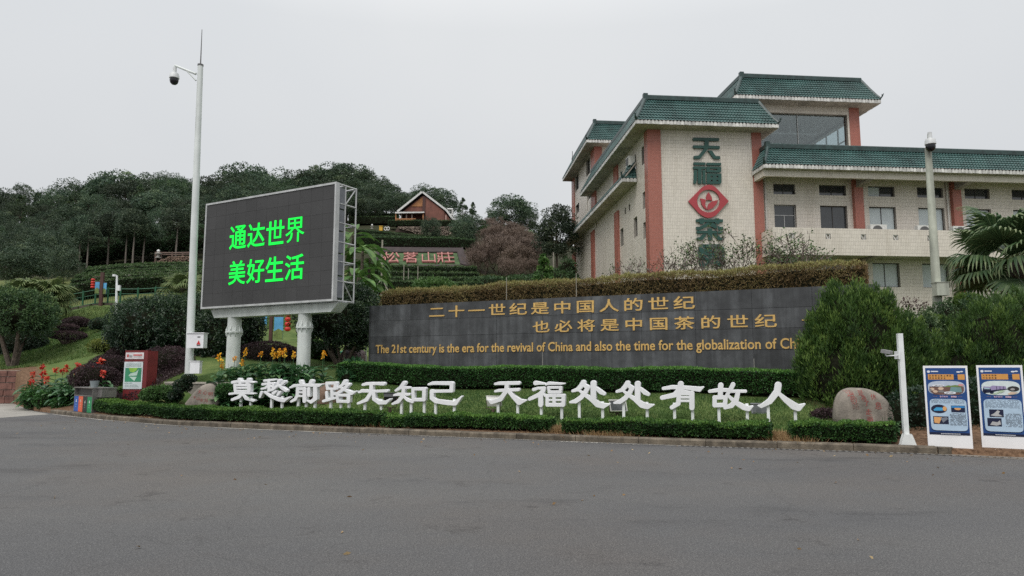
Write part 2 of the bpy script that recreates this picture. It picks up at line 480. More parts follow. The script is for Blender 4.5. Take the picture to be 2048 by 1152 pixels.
for q in [(550,680,38),(600,650,44),(660,735,30),(700,722,33),(100,725,36),(30,735,35.8),(200,660,42),(250,625,46),(130,692,38.5),(60,700,40),(10,690,42),(300,640,40),(380,640,40),(420,650,38),
          (250,705,31),(330,720,28),(230,775,27.5),(290,778,25.2),(150,770,30.5),(180,612,48),(300,600,48),(380,598,48),(60,620,50),(0,600,52),(500,600,50),(650,600,50),(180,612,46),
          (180,590,52),(180,573,60),(250,557,64),(300,543,72),(350,536,74),(100,566,66),(0,560,72),(450,542,72),(600,540,72),(760,585,60),(950,585,60),(850,541,70),(760,541,70),(930,541,70),
          (850,501,79),(940,501,79),(740,499,79),(850,494,88),(930,494,88),(850,484,94.5),(790,476,94),(900,482,94.5),(850,452,98.6),(745,456,97),(760,450,101),(905,452,98.6),(720,440,112),(850,446,112),(1000,545,72),(1100,555,72),(1040,505,95),(1010,465,118),(1120,485,125),
          (1000,445,140),(0,520,84),(150,530,82),(300,512,84),(300,470,100),(100,480,100),(-200,520,90)]:
    p = at(*q); _tp.append(tuple(p))
_tp += [(-120,140,30),(-60,140,31),(-10,140,29),(-60,200,33),(20,170,22),(-150,100,18),(-80,50,5),(-60,36,2),(60,140,12),(90,90,8),(120,200,12),(150,40,4),(0,260,34),(-150,260,34),(150,260,16),(300,100,6),(-300,100,14),(-300,300,30),(300,300,15)]
_tp = np.array(_tp)
def _rbf_fit(P):
    n = len(P); D = np.hypot(P[:, None, 0] - P[None, :, 0], P[:, None, 1] - P[None, :, 1])
    A = np.zeros((n + 3, n + 3)); A[:n, :n] = -D + np.eye(n) * 0.02
    A[:n, n] = A[n, :n] = 1; A[:n, n + 1] = A[n + 1, :n] = P[:, 0]; A[:n, n + 2] = A[n + 2, :n] = P[:, 1]
    return np.linalg.solve(A, np.concatenate([P[:, 2], np.zeros(3)]))
_tw = _rbf_fit(_tp)
def H(x, y):
    x = np.asarray(x, float); y = np.asarray(y, float); sh = x.shape
    X = x.reshape(-1); Y = y.reshape(-1); out = np.empty(len(X))
    for k in range(0, len(X), 20000):
        D = np.hypot(X[k:k + 20000, None] - _tp[None, :, 0], Y[k:k + 20000, None] - _tp[None, :, 1])
        out[k:k + 20000] = -D @ _tw[:-3] + _tw[-3] + _tw[-2] * X[k:k + 20000] + _tw[-1] * Y[k:k + 20000]
    out = np.maximum(out, 0.06).reshape(sh)
    return out if sh else float(out)

# --- ground sheet, its front edge on the kerb line
gx = np.concatenate([[-400, -250, -160, -110, -80, -60, -48, -40], np.arange(-35, 21, 0.5), [22, 24, 27, 30, 34, 40, 48, 60, 80, 120, 200, 400]])
gd = np.concatenate([[0.0], np.arange(0.25, 18, 0.45), np.arange(18.5, 60, 1.4), np.arange(62, 150, 4), [160, 175, 200, 240, 300, 400]])
GX, GD = np.meshgrid(gx, gd)
GY = kerb_y(GX) + 0.10 + GD
GZ = H(GX, GY)
nr, nc = GX.shape
gv = np.stack([GX, GY, GZ], -1).reshape(-1, 3)
skirt = np.stack([gx, kerb_y(gx) + 0.10, np.full(nc, -0.5)], -1)
gv = np.concatenate([gv, skirt])
gf = []
for j in range(nr - 1):
    for i in range(nc - 1):
        a = j * nc + i; gf.append((a, a + 1, a + nc + 1, a + nc))
for i in range(nc - 1): gf.append((nr * nc + i, nr * nc + i + 1, i + 1, i))
gme = bpy.data.meshes.new('ground'); gme.from_pydata(gv.tolist(), [], gf)
# what covers the ground where: 0 bare soil, 1 lawn
d_k = gv[:, 1] - kerb_y(gv[:, 0])
soil = np.ones(len(gv)); soil[d_k < 1.5] = 0.0
soil[(gv[:, 0] > 7.9) & (gv[:, 0] < 40) & (gv[:, 1] < 30)] = 0.0
soil[(gv[:, 1] > 49)] = 0.75
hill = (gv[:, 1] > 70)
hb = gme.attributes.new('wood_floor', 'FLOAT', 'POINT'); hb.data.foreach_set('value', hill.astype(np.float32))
a = gme.attributes.new('cover', 'FLOAT', 'POINT'); a.data.foreach_set('value', soil.astype(np.float32))
gm = bpy.data.materials.new('ground_soil_and_lawn'); n, l = nt(gm)
b = n['Principled BSDF']; b.inputs['Roughness'].default_value = 0.95; b.inputs['Specular IOR Level'].default_value = 0.1
tc = n.new('ShaderNodeTexCoord')
n1 = n.new('ShaderNodeTexNoise'); n1.inputs['Scale'].default_value = 0.9; n1.inputs['Detail'].default_value = 8; n1.inputs['Roughness'].default_value = 0.7
n2 = n.new('ShaderNodeTexNoise'); n2.inputs['Scale'].default_value = 14; n2.inputs['Detail'].default_value = 6
l.new(tc.outputs['Object'], n1.inputs['Vector']); l.new(tc.outputs['Object'], n2.inputs['Vector'])
rg = n.new('ShaderNodeValToRGB'); rg.color_ramp.elements[0].position = .35; rg.color_ramp.elements[0].color = (.055, .098, .028, 1); rg.color_ramp.elements[1].position = .68; rg.color_ramp.elements[1].color = (.14, .175, .060, 1)
rs = n.new('ShaderNodeValToRGB'); rs.color_ramp.elements[0].position = .35; rs.color_ramp.elements[0].color = (.075, .045, .028, 1); rs.color_ramp.elements[1].position = .65; rs.color_ramp.elements[1].color = (.20, .125, .078, 1)
l.new(n1.outputs['Fac'], rg.inputs[0]); l.new(n2.outputs['Fac'], rs.inputs[0])
ac = n.new('ShaderNodeAttribute'); ac.attribute_name = 'cover'
mx = n.new('ShaderNodeMix'); mx.data_type = 'RGBA'
l.new(ac.outputs['Fac'], mx.inputs['Factor']); l.new(rs.outputs[0], mx.inputs['A']); l.new(rg.outputs[0], mx.inputs['B'])
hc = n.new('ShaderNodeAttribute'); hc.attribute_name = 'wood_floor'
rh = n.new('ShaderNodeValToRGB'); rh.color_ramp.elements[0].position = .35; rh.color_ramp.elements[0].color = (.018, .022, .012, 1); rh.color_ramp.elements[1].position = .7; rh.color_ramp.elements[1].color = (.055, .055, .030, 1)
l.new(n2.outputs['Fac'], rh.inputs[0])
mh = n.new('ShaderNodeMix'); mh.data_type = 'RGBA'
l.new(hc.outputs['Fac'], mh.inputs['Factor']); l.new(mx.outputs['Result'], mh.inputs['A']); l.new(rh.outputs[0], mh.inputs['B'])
l.new(mh.outputs['Result'], b.inputs['Base Color'])
bp = n.new('ShaderNodeBump'); bp.inputs['Strength'].default_value = .6; bp.inputs['Distance'].default_value = .05
l.new(n2.outputs['Fac'], bp.inputs['Height']); l.new(bp.outputs[0], b.inputs['Normal'])
gme.materials.append(gm)
gme.polygons.foreach_set('use_smooth', [True] * len(gme.polygons)); gme.update()
go = part(None, 'ground', gme); go['kind'] = 'structure'

# --- asphalt forecourt
am = bpy.data.materials.new('worn_asphalt'); n, l = nt(am)
b = n['Principled BSDF']; b.inputs['Specular IOR Level'].default_value = 0.35
tc = n.new('ShaderNodeTexCoord')
def _ns(scale, det=6, rough=.6, vec=None):
    q = n.new('ShaderNodeTexNoise'); q.inputs['Scale'].default_value = scale; q.inputs['Detail'].default_value = det; q.inputs['Roughness'].default_value = rough
    l.new(vec if vec else tc.outputs['Object'], q.inputs['Vector']); return q
def _rp(src, a, ca, b_, cb):
    q = n.new('ShaderNodeValToRGB'); q.color_ramp.elements[0].position = a; q.color_ramp.elements[0].color = (*ca, 1); q.color_ramp.elements[1].position = b_; q.color_ramp.elements[1].color = (*cb, 1)
    l.new(src, q.inputs[0]); return q
def _mulc(a, b_):
    q = n.new('ShaderNodeMix'); q.data_type = 'RGBA'; q.blend_type = 'MULTIPLY'; q.inputs['Factor'].default_value = 1
    l.new(a, q.inputs['A']); l.new(b_, q.inputs['B']); return q.outputs['Result']
mp = n.new('ShaderNodeMapping'); mp.inputs['Scale'].default_value = (0.35, 1.0, 1); mp.inputs['Rotation'].default_value = (0, 0, 0.35); l.new(tc.outputs['Object'], mp.inputs[0])
base = _rp(_ns(.28, 4, .5, mp.outputs[0]).outputs['Fac'], .35, (.097, .097, .099), .7, (.125, .122, .118))       # broad worn bands
stain = _rp(_ns(.55, 7, .72, mp.outputs[0]).outputs['Fac'], .30, (.60, .60, .61), .43, (1, 1, 1))                # dark oil and damp patches
agg = _ns(75, 4, .85); aggc = _rp(agg.outputs['Fac'], .40, (.50, .50, .51), .60, (1.42, 1.42, 1.40))                # aggregate grain
agf = _ns(190, 2, .8); agfc = _rp(agf.outputs['Fac'], .38, (.62, .62, .62), .62, (1.34, 1.34, 1.33))
vor = n.new('ShaderNodeTexVoronoi'); vor.inputs['Scale'].default_value = 38; l.new(tc.outputs['Object'], vor.inputs['Vector'])
vc = _rp(vor.outputs['Distance'], .0, (1.30, 1.30, 1.28), .5, (.84, .84, .85))
spk = _rp(_ns(9, 8, .92).outputs['Fac'], .30, (.45, .45, .45), .37, (1, 1, 1))
spl = _rp(_ns(24, 3, .9).outputs['Fac'], .68, (1, 1, 1), .72, (2.2, 2.2, 2.1))                       # pale chips
oil = _rp(_ns(.9, 9, .78).outputs['Fac'], .575, (1, 1, 1), .66, (.66, .65, .65))
brn = _rp(_ns(.22, 6, .6).outputs['Fac'], .45, (1, 1, 1), .65, (1.05, .985, .93))                    # brown dust carried by wheels
vm = n.new('ShaderNodeMapping'); vm.inputs['Scale'].default_value = (.5, .5, 1); l.new(tc.outputs['Object'], vm.inputs[0])
vw = n.new('ShaderNodeMix'); vw.data_type = 'VECTOR'; vw.inputs['Factor'].default_value = .22; l.new(vm.outputs[0], vw.inputs['A']); l.new(_ns(1.3, 5).outputs['Color'], vw.inputs['B'])
ve = n.new('ShaderNodeTexVoronoi'); ve.feature = 'DISTANCE_TO_EDGE'; ve.inputs['Scale'].default_value = .55; l.new(vw.outputs['Result'], ve.inputs['Vector'])
crk = _rp(ve.outputs['Distance'], .0, (.86, .86, .86), .004, (1, 1, 1))                                     # hairline cracks
cc = _mulc(_mulc(_mulc(_mulc(_mulc(base.outputs[0], stain.outputs[0]), aggc.outputs[0]), vc.outputs[0]), spk.outputs[0]), agfc.outputs[0])
cc = _mulc(_mulc(_mulc(_mulc(cc, spl.outputs[0]), oil.outputs[0]), brn.outputs[0]), crk.outputs[0])
l.new(cc, b.inputs['Base Color'])
rr = _rp(_ns(.5, 5).outputs['Fac'], .3, (.72,) * 3, .7, (.92,) * 3); l.new(rr.outputs[0], b.inputs['Roughness'])
bp = n.new('ShaderNodeBump'); bp.inputs['Strength'].default_value = .8; bp.inputs['Distance'].default_value = .006
l.new(agg.outputs['Fac'], bp.inputs['Height']); l.new(bp.outputs[0], b.inputs['Normal'])
mb = MB()
mb.face([(-400, -60, 0), (400, -60, 0), (400, 20, 0), (30, 20, 0), (-30, 36, 0), (-400, 36, 0)])
struct('road', mb, am)
M_conc = pm('weathered_concrete', (.30, .275, .235), .9, var=.25, vs=2.2, bump=.4, bs=30, streak=.25)
M_paver = pm('pale_concrete_paving', (.30, .285, .255), .9, var=.16, vs=.8, bump=.3, bs=40)
mb = MB()
mb.face([(x, y, .004) for x, y in [(-16.95, 26.0), (-17.35, 24.2), (-18.6, 22.0), (-60, 18.5), (-60, 34.0), (-23.6, 34.0), (-20.5, 29.8), (-18.9, 28.0)][::-1]])
struct('pavement', mb, M_paver)
mb = MB()
mb.face([(x, y, .004) for x, y in [(7.9, 13.98), (9.2, 13.15), (11.0, 12.35), (16, 10.4), (16.5, 12), (12, 14.2), (8.5, 14.5)]])
struct('pavement', mb, pm('dusty_concrete_apron', (.22, .19, .155), .95, var=.25, vs=2.0, bump=.3, bs=40))

# --- kerb of separate stones
M_kerb = pm('kerb_concrete', (.165, .138, .103), .92, var=.3, vs=5, bump=.6, bs=45, rnd=.16, streak=.35, detail=8)
kerb = thing('kerb', 'low weathered concrete kerb running along the foot of the clipped front hedges', 'kerb', (-3.1, 18.11, 0))
def kpath(x0, x1, step):
    xs = [x0]; 
    while xs[-1] < x1:
        x = xs[-1]; sl = (kerb_y(x + .2) - kerb_y(x)) / .2
        xs.append(x + step / math.hypot(1, sl))
    return [(x, float(kerb_y(x))) for x in xs]
kp = kpath(-17.3, 7.55, 1.45)
for (ax, ay), (bx, by) in zip(kp[:-1], kp[1:]):
    d = Vector((bx - ax, by - ay, 0)); L = d.length; d.normalize(); nn = Vector((-d.y, d.x, 0))
    mb = MB(); mb.M = Matrix.Translation((ax, ay, 0)) @ Matrix(((d.x, nn.x, 0, 0), (d.y, nn.y, 0, 0), (0, 0, 1, 0), (0, 0, 0, 1)))
    z = .135 + RN.uniform(-.006, .006); o_ = RN.uniform(-.006, .006)
    mb.prism([(o_, -.05), (o_, z - .03), (o_ + .03, z), (.22, z), (.22, -.05)], .006, L - .006, 'x')
    # prism 'x': poly (y,z)
    part(kerb, 'kerb_stone', mb, M_kerb, smooth=False)
mb = MB()
ax, ay = kp[-1]; mb.M = Matrix.Translation((ax + .02, ay, 0)) @ Matrix.Rotation(-.33, 4, 'Z')
mb.prism([(0, 0), (.16, 0), (.26, .08), (.28, .2), (.24, .3), (0, .3)], -.05, .13, 'z')
part(kerb, 'kerb_stone', mb, M_kerb)
# mortar haunch and the pale gutter line beside the kerb
mb = MB()
gp = kpath(-16.9, 3.0, .9)
for k, ((ax, ay), (bx, by)) in enumerate(zip(gp[:-1], gp[1:])):
    w = .05 + .03 * math.sin(k * 1.7) + .02 * math.sin(k * .6)
    mb.face([(ax, ay - .13 - w, .006), (bx, by - .13 - w, .006), (bx, by - .1, .006), (ax, ay - .1, .006)])
struct('gutter_strip', mb, pm('pale_mortar', (.42, .40, .36), .9, var=.3, vs=3))
# slotted drain along the right half of the kerb
drain = thing('drain_channel', 'narrow slotted drain channel in the asphalt in front of the right-hand kerb', 'drain', (4, 15.2, 0))
gp = kpath(-4.4, 10.6, .117)
mbd, mbb = MB(), MB()
for k, ((ax, ay), (bx, by)) in enumerate(zip(gp[:-1], gp[1:])):
    mbd.face([(ax, ay - .20, .004), (bx, by - .20, .004), (bx, by - .115, .004), (ax, ay - .115, .004)])
    f = .52
    mbb.hexa([(ax, ay - .20, .004), (ax + (bx - ax) * f, ay + (by - ay) * f - .20, .004), (ax + (bx - ax) * f + .025, ay + (by - ay) * f - .115, .004), (ax + .025, ay - .115, .004),
              (ax, ay - .20, .012), (ax + (bx - ax) * f, ay + (by - ay) * f - .20, .012), (ax + (bx - ax) * f + .025, ay + (by - ay) * f - .115, .012), (ax + .025, ay - .115, .012)])
part(drain, 'channel_bed', mbd, pm('drain_black', (.012, .012, .013), .9))
part(drain, 'grate_bar', mbb, pm('drain_bars', (.19, .185, .175), .8, var=.25, vs=6), kind='stuff')
# yellow painted kerb end by the bins
mb = MB(); a = ground(80, 818, .0); c = ground(104, 824, .0)
yk = thing('kerb_ramp', 'short kerb ramp with a yellow painted edge left of the recycling bins', 'ramp', (a[0], a[1], 0))
mb.hexa([(a[0], a[1], 0), (c[0], c[1], 0), (c[0] + .5, c[1] + .5, 0), (a[0] + .6, a[1] + .9, 0), (a[0], a[1], .16), (c[0], c[1], .13), (c[0] + .5, c[1] + .5, .14), (a[0] + .6, a[1] + .9, .17)])
part(yk, 'slab', mb, M_conc)
mb = MB(); mb.hexa([(a[0] - .02, a[1] - .05, .05), (c[0], c[1] - .05, .03), (c[0] + .03, c[1] + .02, .03), (a[0], a[1] + .03, .05), (a[0] - .02, a[1] - .05, .175), (c[0], c[1] - .05, .145), (c[0] + .06, c[1] + .06, .145), (a[0] + .06, a[1] + .08, .175)])
part(yk, 'painted_edge', mb, pm('faded_yellow_paint', (.50, .34, .05), .8, var=.3, vs=6))

# ================================================================== MEMORIAL WALL
M_slab = pm('dark_granite', (.080, .085, .090), .40, var=.26, vs=2.0, bump=.08, bs=60, streak=.42, rnd=.28, spec=.5, detail=10)
M_gap = pm('pale_joint_mortar', (.17, .17, .165), .95, var=.3)
M_gold = pm('gold_leaf_lettering', (.62, .40, .13), .45, metal=.15, var=.12, vs=8, spec=.5)
wall = thing('memorial_wall', 'long dark granite wall with gold Chinese and English lettering behind the white characters', 'wall', wallpt(8.4, 1.0), 0)
WM = Matrix(((WD[0], -WN[0], 0, WP0[0]), (WD[1], -WN[1], 0, WP0[1]), (0, 0, 1, 0), (0, 0, 0, 1)))   # local x = along (leftwards), y = outwards, z up
mb = MB(); mb.M = WM; mb.box(0.0, 16.8, -.45, -.045, .2, 3.985); part(wall, 'core', mb, M_gap)
zs = [4.0, 3.425, 2.835, 2.21, 1.6, 1.0, .4]
xs_ = [0.0, 1.60, 3.25, 4.90, 6.56, 8.2, 9.9, 11.6, 13.335, 15.05, 16.8]
for i in range(len(xs_) - 1):
    for j in range(len(zs) - 1):
        mb = MB(); mb.M = WM; g = .004; off = RN.uniform(-.004, .004)
        mb.box(xs_[i] + g, xs_[i + 1] - g, -.045 + off * 0, off, zs[j + 1] + g, zs[j] - g)
        part(wall, 'slab', mb, M_slab)
mb = MB(); mb.M = WM; mb.box(-.06, -.002, -.47, .0, .2, 4.0); part(wall, 'end_slab', mb, M_slab)
mb = MB(); mb.M = WM; mb.box(16.802, 16.86, -.47, .0, .2, 4.0); part(wall, 'end_slab', mb, M_slab)
# white lime runs seeping from joints near the foot
mb = MB(); mb.M = WM
for s, z1, w in ((4.9, 1.72, .045), (8.2, 1.55, .04), (3.25, 1.95, .02), (9.9, 2.2, .012), (6.56, 1.5, .02), (13.33, 1.5, .015)):
    mb.prism([(s - w, 1.0), (s + w, 1.0), (s + .006, z1), (s - .006, z1)], .006, .0075, 'y')
part(wall, 'lime_run', mb, pm('lime_stain', (.34, .33, .30), .9, var=.2), kind='stuff')
rdir = Vector(-WD)        # rightwards
def wall_chars(text, s_first, s_last, zbot, h, w):
    n_ = len(text)
    for k, ch in enumerate(text):
        s = s_first + (s_last - s_first) * k / (n_ - 1)
        me, bb = glyph(ch, .05, .012)
        sx = w; sz = h / .92
        O = Vector(wallpt(s, zbot, .012)) - rdir * (.5 * sx) - Vector((0, 0, 1)) * (-.08) * sz
        place_glyph(wall, 'character', ch, O, rdir, WN, M_gold, sx, sz, .022, offset=.012)
wall_chars('二十一世纪是中国人的世纪', 13.95, 5.22, 3.475, .40, .68)
wall_chars('也必将是中国茶的世纪', 9.94, 2.88, 2.86, .385, .64)
mb = MB(); mb.M = WM; mb.box(.95, 1.90, .003, .022, 3.03, 3.055); part(wall, 'dash', mb, M_gold)
txt = 'The 21st century is the era for the revival of China and also the time for the globalization of Chi'
tot = sum(advance(c) for c in txt)
sxx = (16.53 - 1.99) / tot; s = 16.53
for c in txt + 'nese tea':
    if c != ' ': place_glyph(wall, 'letter', c, wallpt(s, 2.235, .012), rdir, WN, M_gold, sxx, .43, .020, offset=.014)
    s -= advance(c) * sxx

# ================================================================== WHITE CHARACTERS ON POSTS
LP0 = np.array([-8.3, 21.6, 0]); LD = _norm(np.array([14.8, -4.75, 0.0])); LN = np.array([-LD[1], LD[0], 0])   # plane the letters stand in, LN away
M_white = pm('white_lacquered_sheet', (.80, .81, .83), .38, var=.04, vs=2, streak=.06)
M_post = pm('white_post_paint', (.76, .79, .78), .5, var=.06, vs=3, streak=.10)
RA, KA = (460, 740), 7.877; RB, KB = (700, 700), 4.267; RC, KC = (1020, 740), 8.23; RD, KD = (1160, 720), 3.793
CH = [
 ('莫', RA, KA, [[(60,195,20),(130,182,18),(250,180,17),(400,192,10)],[(165,150,22),(180,205,20)],[(312,150,24),(292,205,20)],[(98,236,18),(320,238,18)],[(98,238,20),(105,335,19)],[(320,238,26),(318,330,26)],[(100,283,12),(320,281,12)],[(105,330,14),(320,330,14)],
   [(15,377,14),(100,366,13),(300,366,14),(400,372,8)],[(212,370,24),(165,425,24),(55,468,18)],[(235,395,18),(275,445,24),(392,484,14)]], [155, 310]),
 ('愁', RA, KA, [[(562,168,15),(720,152,12)],[(535,225,18),(600,216,14),(720,207,12)],[(630,162,18),(635,320,20)],[(620,245,14),(580,283,16),(518,296,12)],[(645,240,12),(695,268,14)],[(702,240,14),(712,205,14)],[(870,185,22),(832,225,14)],[(790,165,22),(770,240,18),(690,308,16),(620,330,12)],
   [(785,238,14),(845,285,24),(900,325,20)],[(518,352,20),(492,425,14)],[(570,348,16),(660,412,22),(780,460,28),(865,480,28),(955,428,8)],[(700,365,20),(745,335,12)],[(800,352,20),(765,398,12)]], [640, 805]),
 ('前', RA, KA, [[(1130,178,24),(1150,232,20)],[(1300,176,26),(1272,232,20)],[(965,278,10),(1030,246,20),(1200,238,20),(1420,242,22),(1468,224,6)],[(1085,292,22),(1080,400,23),(1050,460,22),(985,495,16)],[(1085,296,20),(1190,294,20)],[(1192,296,27),(1192,490,26)],[(1090,352,11),(1190,352,11)],[(1090,412,11),(1190,412,11)],
   [(1258,292,20),(1258,400,20)],[(1360,285,30),(1360,455,30),(1295,503,24),(1238,484,8)]], [1062, 1188, 1325]),
 ('路', RA, KA, [[(1542,208,20),(1682,206,20)],[(1542,208,20),(1553,298,18)],[(1682,206,22),(1670,292,20)],[(1550,296,15),(1670,296,15)],[(1622,300,20),(1627,440,20)],[(1537,352,18),(1547,460,18)],[(1632,372,16),(1692,366,12)],[(1490,490,18),(1580,466,18),(1685,440,14)],
   [(1828,176,24),(1782,242,20),(1682,300,12)],[(1812,216,18),(1886,226,20)],[(1880,226,20),(1820,292,22),(1720,362,22),(1652,386,12)],[(1745,262,14),(1850,322,22),(1930,365,28),(2002,335,6)],[(1702,398,17),(1888,396,22)],[(1706,398,18),(1716,498,20)],[(1886,398,25),(1880,498,25)],[(1716,494,20),(1880,494,20)]], [1575, 1735, 1862]),
 ('无', RB, KB, [[(118,297,8),(150,288,11),(240,286,11),(292,288,13)],[(85,361,6),(112,348,12),(220,352,10),(322,348,10)],[(192,288,13),(188,365,13),(150,425,14),(78,456,8)],[(210,352,11),(214,418,14),(258,448,15),(312,448,14),(352,418,4)]], [122, 262]),
 ('知', RB, KB, [[(470,280,14),(440,320,12),(398,346,7)],[(440,320,11),(512,322,8)],[(385,385,6),(420,378,12),(512,378,9)],[(466,325,12),(460,390,13),(420,440,14),(372,460,7)],[(470,400,9),(500,425,12),(542,442,10)],[(545,332,11),(645,332,12)],[(545,332,11),(548,425,11)],[(641,332,13),(638,425,13)],[(548,424,12),(638,424,12)]], [435, 518, 630]),
 ('己', RB, KB, [[(678,294,6),(715,283,12),(870,284,14)],[(875,286,14),(872,348,13)],[(872,350,10),(720,352,11)],[(706,352,15),(706,410,15),(740,436,16),(840,450,18),(905,455,17),(960,396,4)]], [727, 887]),
 ('天', RB, KB, [[(1245,290,8),(1280,284,12),(1442,282,13)],[(1246,352,8),(1280,345,11),(1440,338,12)],[(1345,285,15),(1340,350,15),(1290,420,17),(1215,446,15),(1186,424,4)],[(1355,345,12),(1400,398,16),(1450,442,24),(1508,430,4)]], [1262, 1430]),
 ('福', RC, KC, [[(430,215,32),(480,215,22),(570,225,13)],[(400,322,22),(470,297,17),(570,302,27),(558,340,28),(500,402,32),(335,478,24)],[(515,400,34),(515,572,34)],[(560,388,14),(590,422,18)],[(600,240,12),(650,218,22),(850,226,13),(905,222,6)],[(642,287,18),(845,287,18)],[(642,287,18),(655,365,19)],[(845,287,19),(832,365,19)],[(655,364,22),(832,364,22)],
   [(622,422,21),(890,422,22)],[(622,422,22),(622,575,24)],[(888,422,25),(885,578,25)],[(622,572,26),(885,574,26)],[(735,422,22),(735,570,22)],[(622,494,12),(890,494,12)]], [513, 850]),
 ('处', RC, KC, [[(1215,205,36),(1170,272,33),(1120,320,27),(1040,346,18)],[(1200,228,26),(1290,288,32),(1250,362,32),(1180,450,34),(1090,512,33),(1000,530,14)],[(1130,322,14),(1230,402,24),(1340,472,34),(1450,562,46),(1540,588,42),(1645,562,7)],[(1380,218,42),(1380,470,40)],[(1430,302,24),(1500,362,32),(1556,392,22)]], [1140, 1525]),
 ('处2', RD, KD, None, [332, 510]),
 ('有', RD, KD, [[(634,216,10),(700,206,13),(800,209,12),(905,222,17),(938,205,3)],[(765,182,19),(765,215,19),(720,265,17),(625,286,14)],[(775,236,14),(840,252,13)],[(752,246,14),(748,330,15),(698,360,13)],[(850,252,17),(850,362,17)],[(752,283,7),(850,283,7)],[(752,310,7),(850,310,7)],[(752,254,12),(850,254,12)]], [718, 855]),
 ('故', RD, KD, [[(1068,192,18),(1065,270,16)],[(984,238,10),(1060,227,13),(1132,229,11)],[(1020,284,13),(1105,284,13)],[(1022,284,14),(1022,344,14)],[(1105,284,14),(1100,342,14)],[(1022,343,14),(1100,341,14)],[(1161,186,15),(1140,227,14),(1114,266,10)],[(1150,237,10),(1256,237,9)],[(1200,240,14),(1186,300,17),(1150,345,17),(1100,363,10)],[(1126,273,9),(1180,322,15),(1240,357,19),(1278,368,18),(1311,350,3)]], [1055, 1270]),
 ('人', RD, KD, [[(1503,191,23),(1495,240,23),(1440,312,20),(1375,350,12),(1352,346,3)],[(1512,258,12),(1560,302,19),(1620,347,26),(1655,362,23),(1703,334,4)]], [1430, 1635]),
]
W_DESC = {'莫': 'first white character from the left, beside the inscribed pale rock', '愁': 'second white character from the left, in front of the yellow canna bed', '前': 'third white character from the left, two dots above a long bar',
 '路': 'fourth white character from the left, with two small boxes', '无': 'fifth white character from the left, two bars on splayed legs', '知': 'sixth white character from the left, with one box at its right',
 '己': 'last white character before the gap, hooked and open at its left', '天': 'first white character after the gap, white floodlight behind its left foot', '福': 'white character with a four-window box, right of the one after the gap',
 '处': 'white character with an upright stroke, left one of the identical pair', '处2': 'white character with an upright stroke, right one of the identical pair', '有': 'third white character from the right, long bar over a ladder box',
 '故': 'second white character from the right, small box at its lower left', '人': 'rightmost white character, two splayed strokes meeting at the top'}
for name, reg, k, strokes, posts in CH:
    sh = (0, 0)
    if name == '处2':
        strokes = [s_[3] for s_ in CH if s_[0] == '处'][0]; reg2, k2 = (RC[0] + 88.2, RC[1] + 1.2), KC
    else: reg2, k2 = reg, k
    px_small = name in '莫愁前路'
    me = shape_on_plane([('S', [(q[0], q[1], q[2] * (.97 if k2 > 7 and px_small else 1.03)) for q in s_]) for s_ in strokes], reg2, k2, LP0, LN, .066, .008, 'character', M_white, step=(3.2 if k2 > 7 else 1.7))
    pc = onplane(reg[0] + sum(posts) / len(posts) / k, 830, LP0, LN)
    th = thing('character_sign', W_DESC[name], 'character sign', (pc[0], pc[1], H(pc[0], pc[1])), group='white characters standing on posts in the lawn')
    part(th, 'character', me)
    for px in posts:
        x_ = reg[0] + px / k; p = onplane(x_, 835, LP0, LN)
        # the post reaches up to the stroke it carries
        yb = max(s_[1] for st in strokes for s_ in st)
        ztop = onplane(x_, reg2[1] + (yb - (70 if k2 > 7 else 38)) / k2, LP0, LN)[2]
        q = Vector(p) + Vector(LN) * .03
        mb = MB(); mb.M = Matrix.Translation((q.x, q.y, 0)) @ Matrix(((LD[0], LN[0], 0, 0), (LD[1], LN[1], 0, 0), (0, 0, 1, 0), (0, 0, 0, 1)))
        mb.box(-.034, .034, -.034, .034, H(q.x, q.y) - .1, ztop)
        part(th, 'post', mb, M_post)
# ================================================================== VEGETATION MATERIALS
L_hedge = leafm('boxwood_leaves', (0.015, 0.046, 0.015), (0.045, 0.121, 0.024), (0.227, 0.410, 0.076), rnd=.06)
L_hedge2 = leafm('back_hedge_leaves', (0.018, 0.058, 0.018), (0.046, 0.139, 0.028), (0.174, 0.360, 0.068), rnd=.04)
L_dry = leafm('dry_hedge_leaves', (.105, .065, .030), (.205, .150, .062), (.27, .26, .09), rnd=.04, trans=.15)
L_purple = leafm('loropetalum_leaves', (0.030, 0.017, 0.022), (0.069, 0.041, 0.045), (0.132, 0.090, 0.078), rnd=.08)
L_osman = leafm('osmanthus_leaves', (0.012, 0.031, 0.018), (0.029, 0.064, 0.026), (0.088, 0.134, 0.047), rnd=.08, rough=.42, spec=.5)
L_jun = leafm('juniper_sprays', (.018, .046, .012), (.055, .112, .022), (.155, .235, .048), rnd=.06)
L_forest = leafm('forest_leaves', (.024, .048, .030), (.062, .102, .058), (.155, .20, .105), rnd=.42, trans=.2)
L_pine = leafm('pine_needles', (0.026, 0.053, 0.032), (0.055, 0.098, 0.046), (0.138, 0.197, 0.079), rnd=.3, trans=.15)
L_bright = leafm('fresh_green_leaves', (0.035, 0.088, 0.023), (0.076, 0.164, 0.041), (0.186, 0.302, 0.081), rnd=.1)
L_yellow = leafm('yellow_green_leaves', (.07, .10, .02), (.17, .20, .035), (.33, .35, .07), rnd=.1)
L_grass = leafm('lawn_blades', (.032, .080, .018), (.075, .145, .034), (.19, .235, .080), rnd=0)
L_straw = leafm('dry_grass_straw', (.16, .09, .045), (.30, .19, .09), (.45, .34, .18), rnd=0, trans=.1)
L_var = leafm('variegated_leaves', (0.028, 0.068, 0.028), (0.084, 0.136, 0.056), (0.362, 0.453, 0.237), rnd=.05)
L_tea = leafm('tea_leaves', (0.024, 0.055, 0.024), (0.054, 0.106, 0.037), (0.136, 0.200, 0.067), rnd=.12)
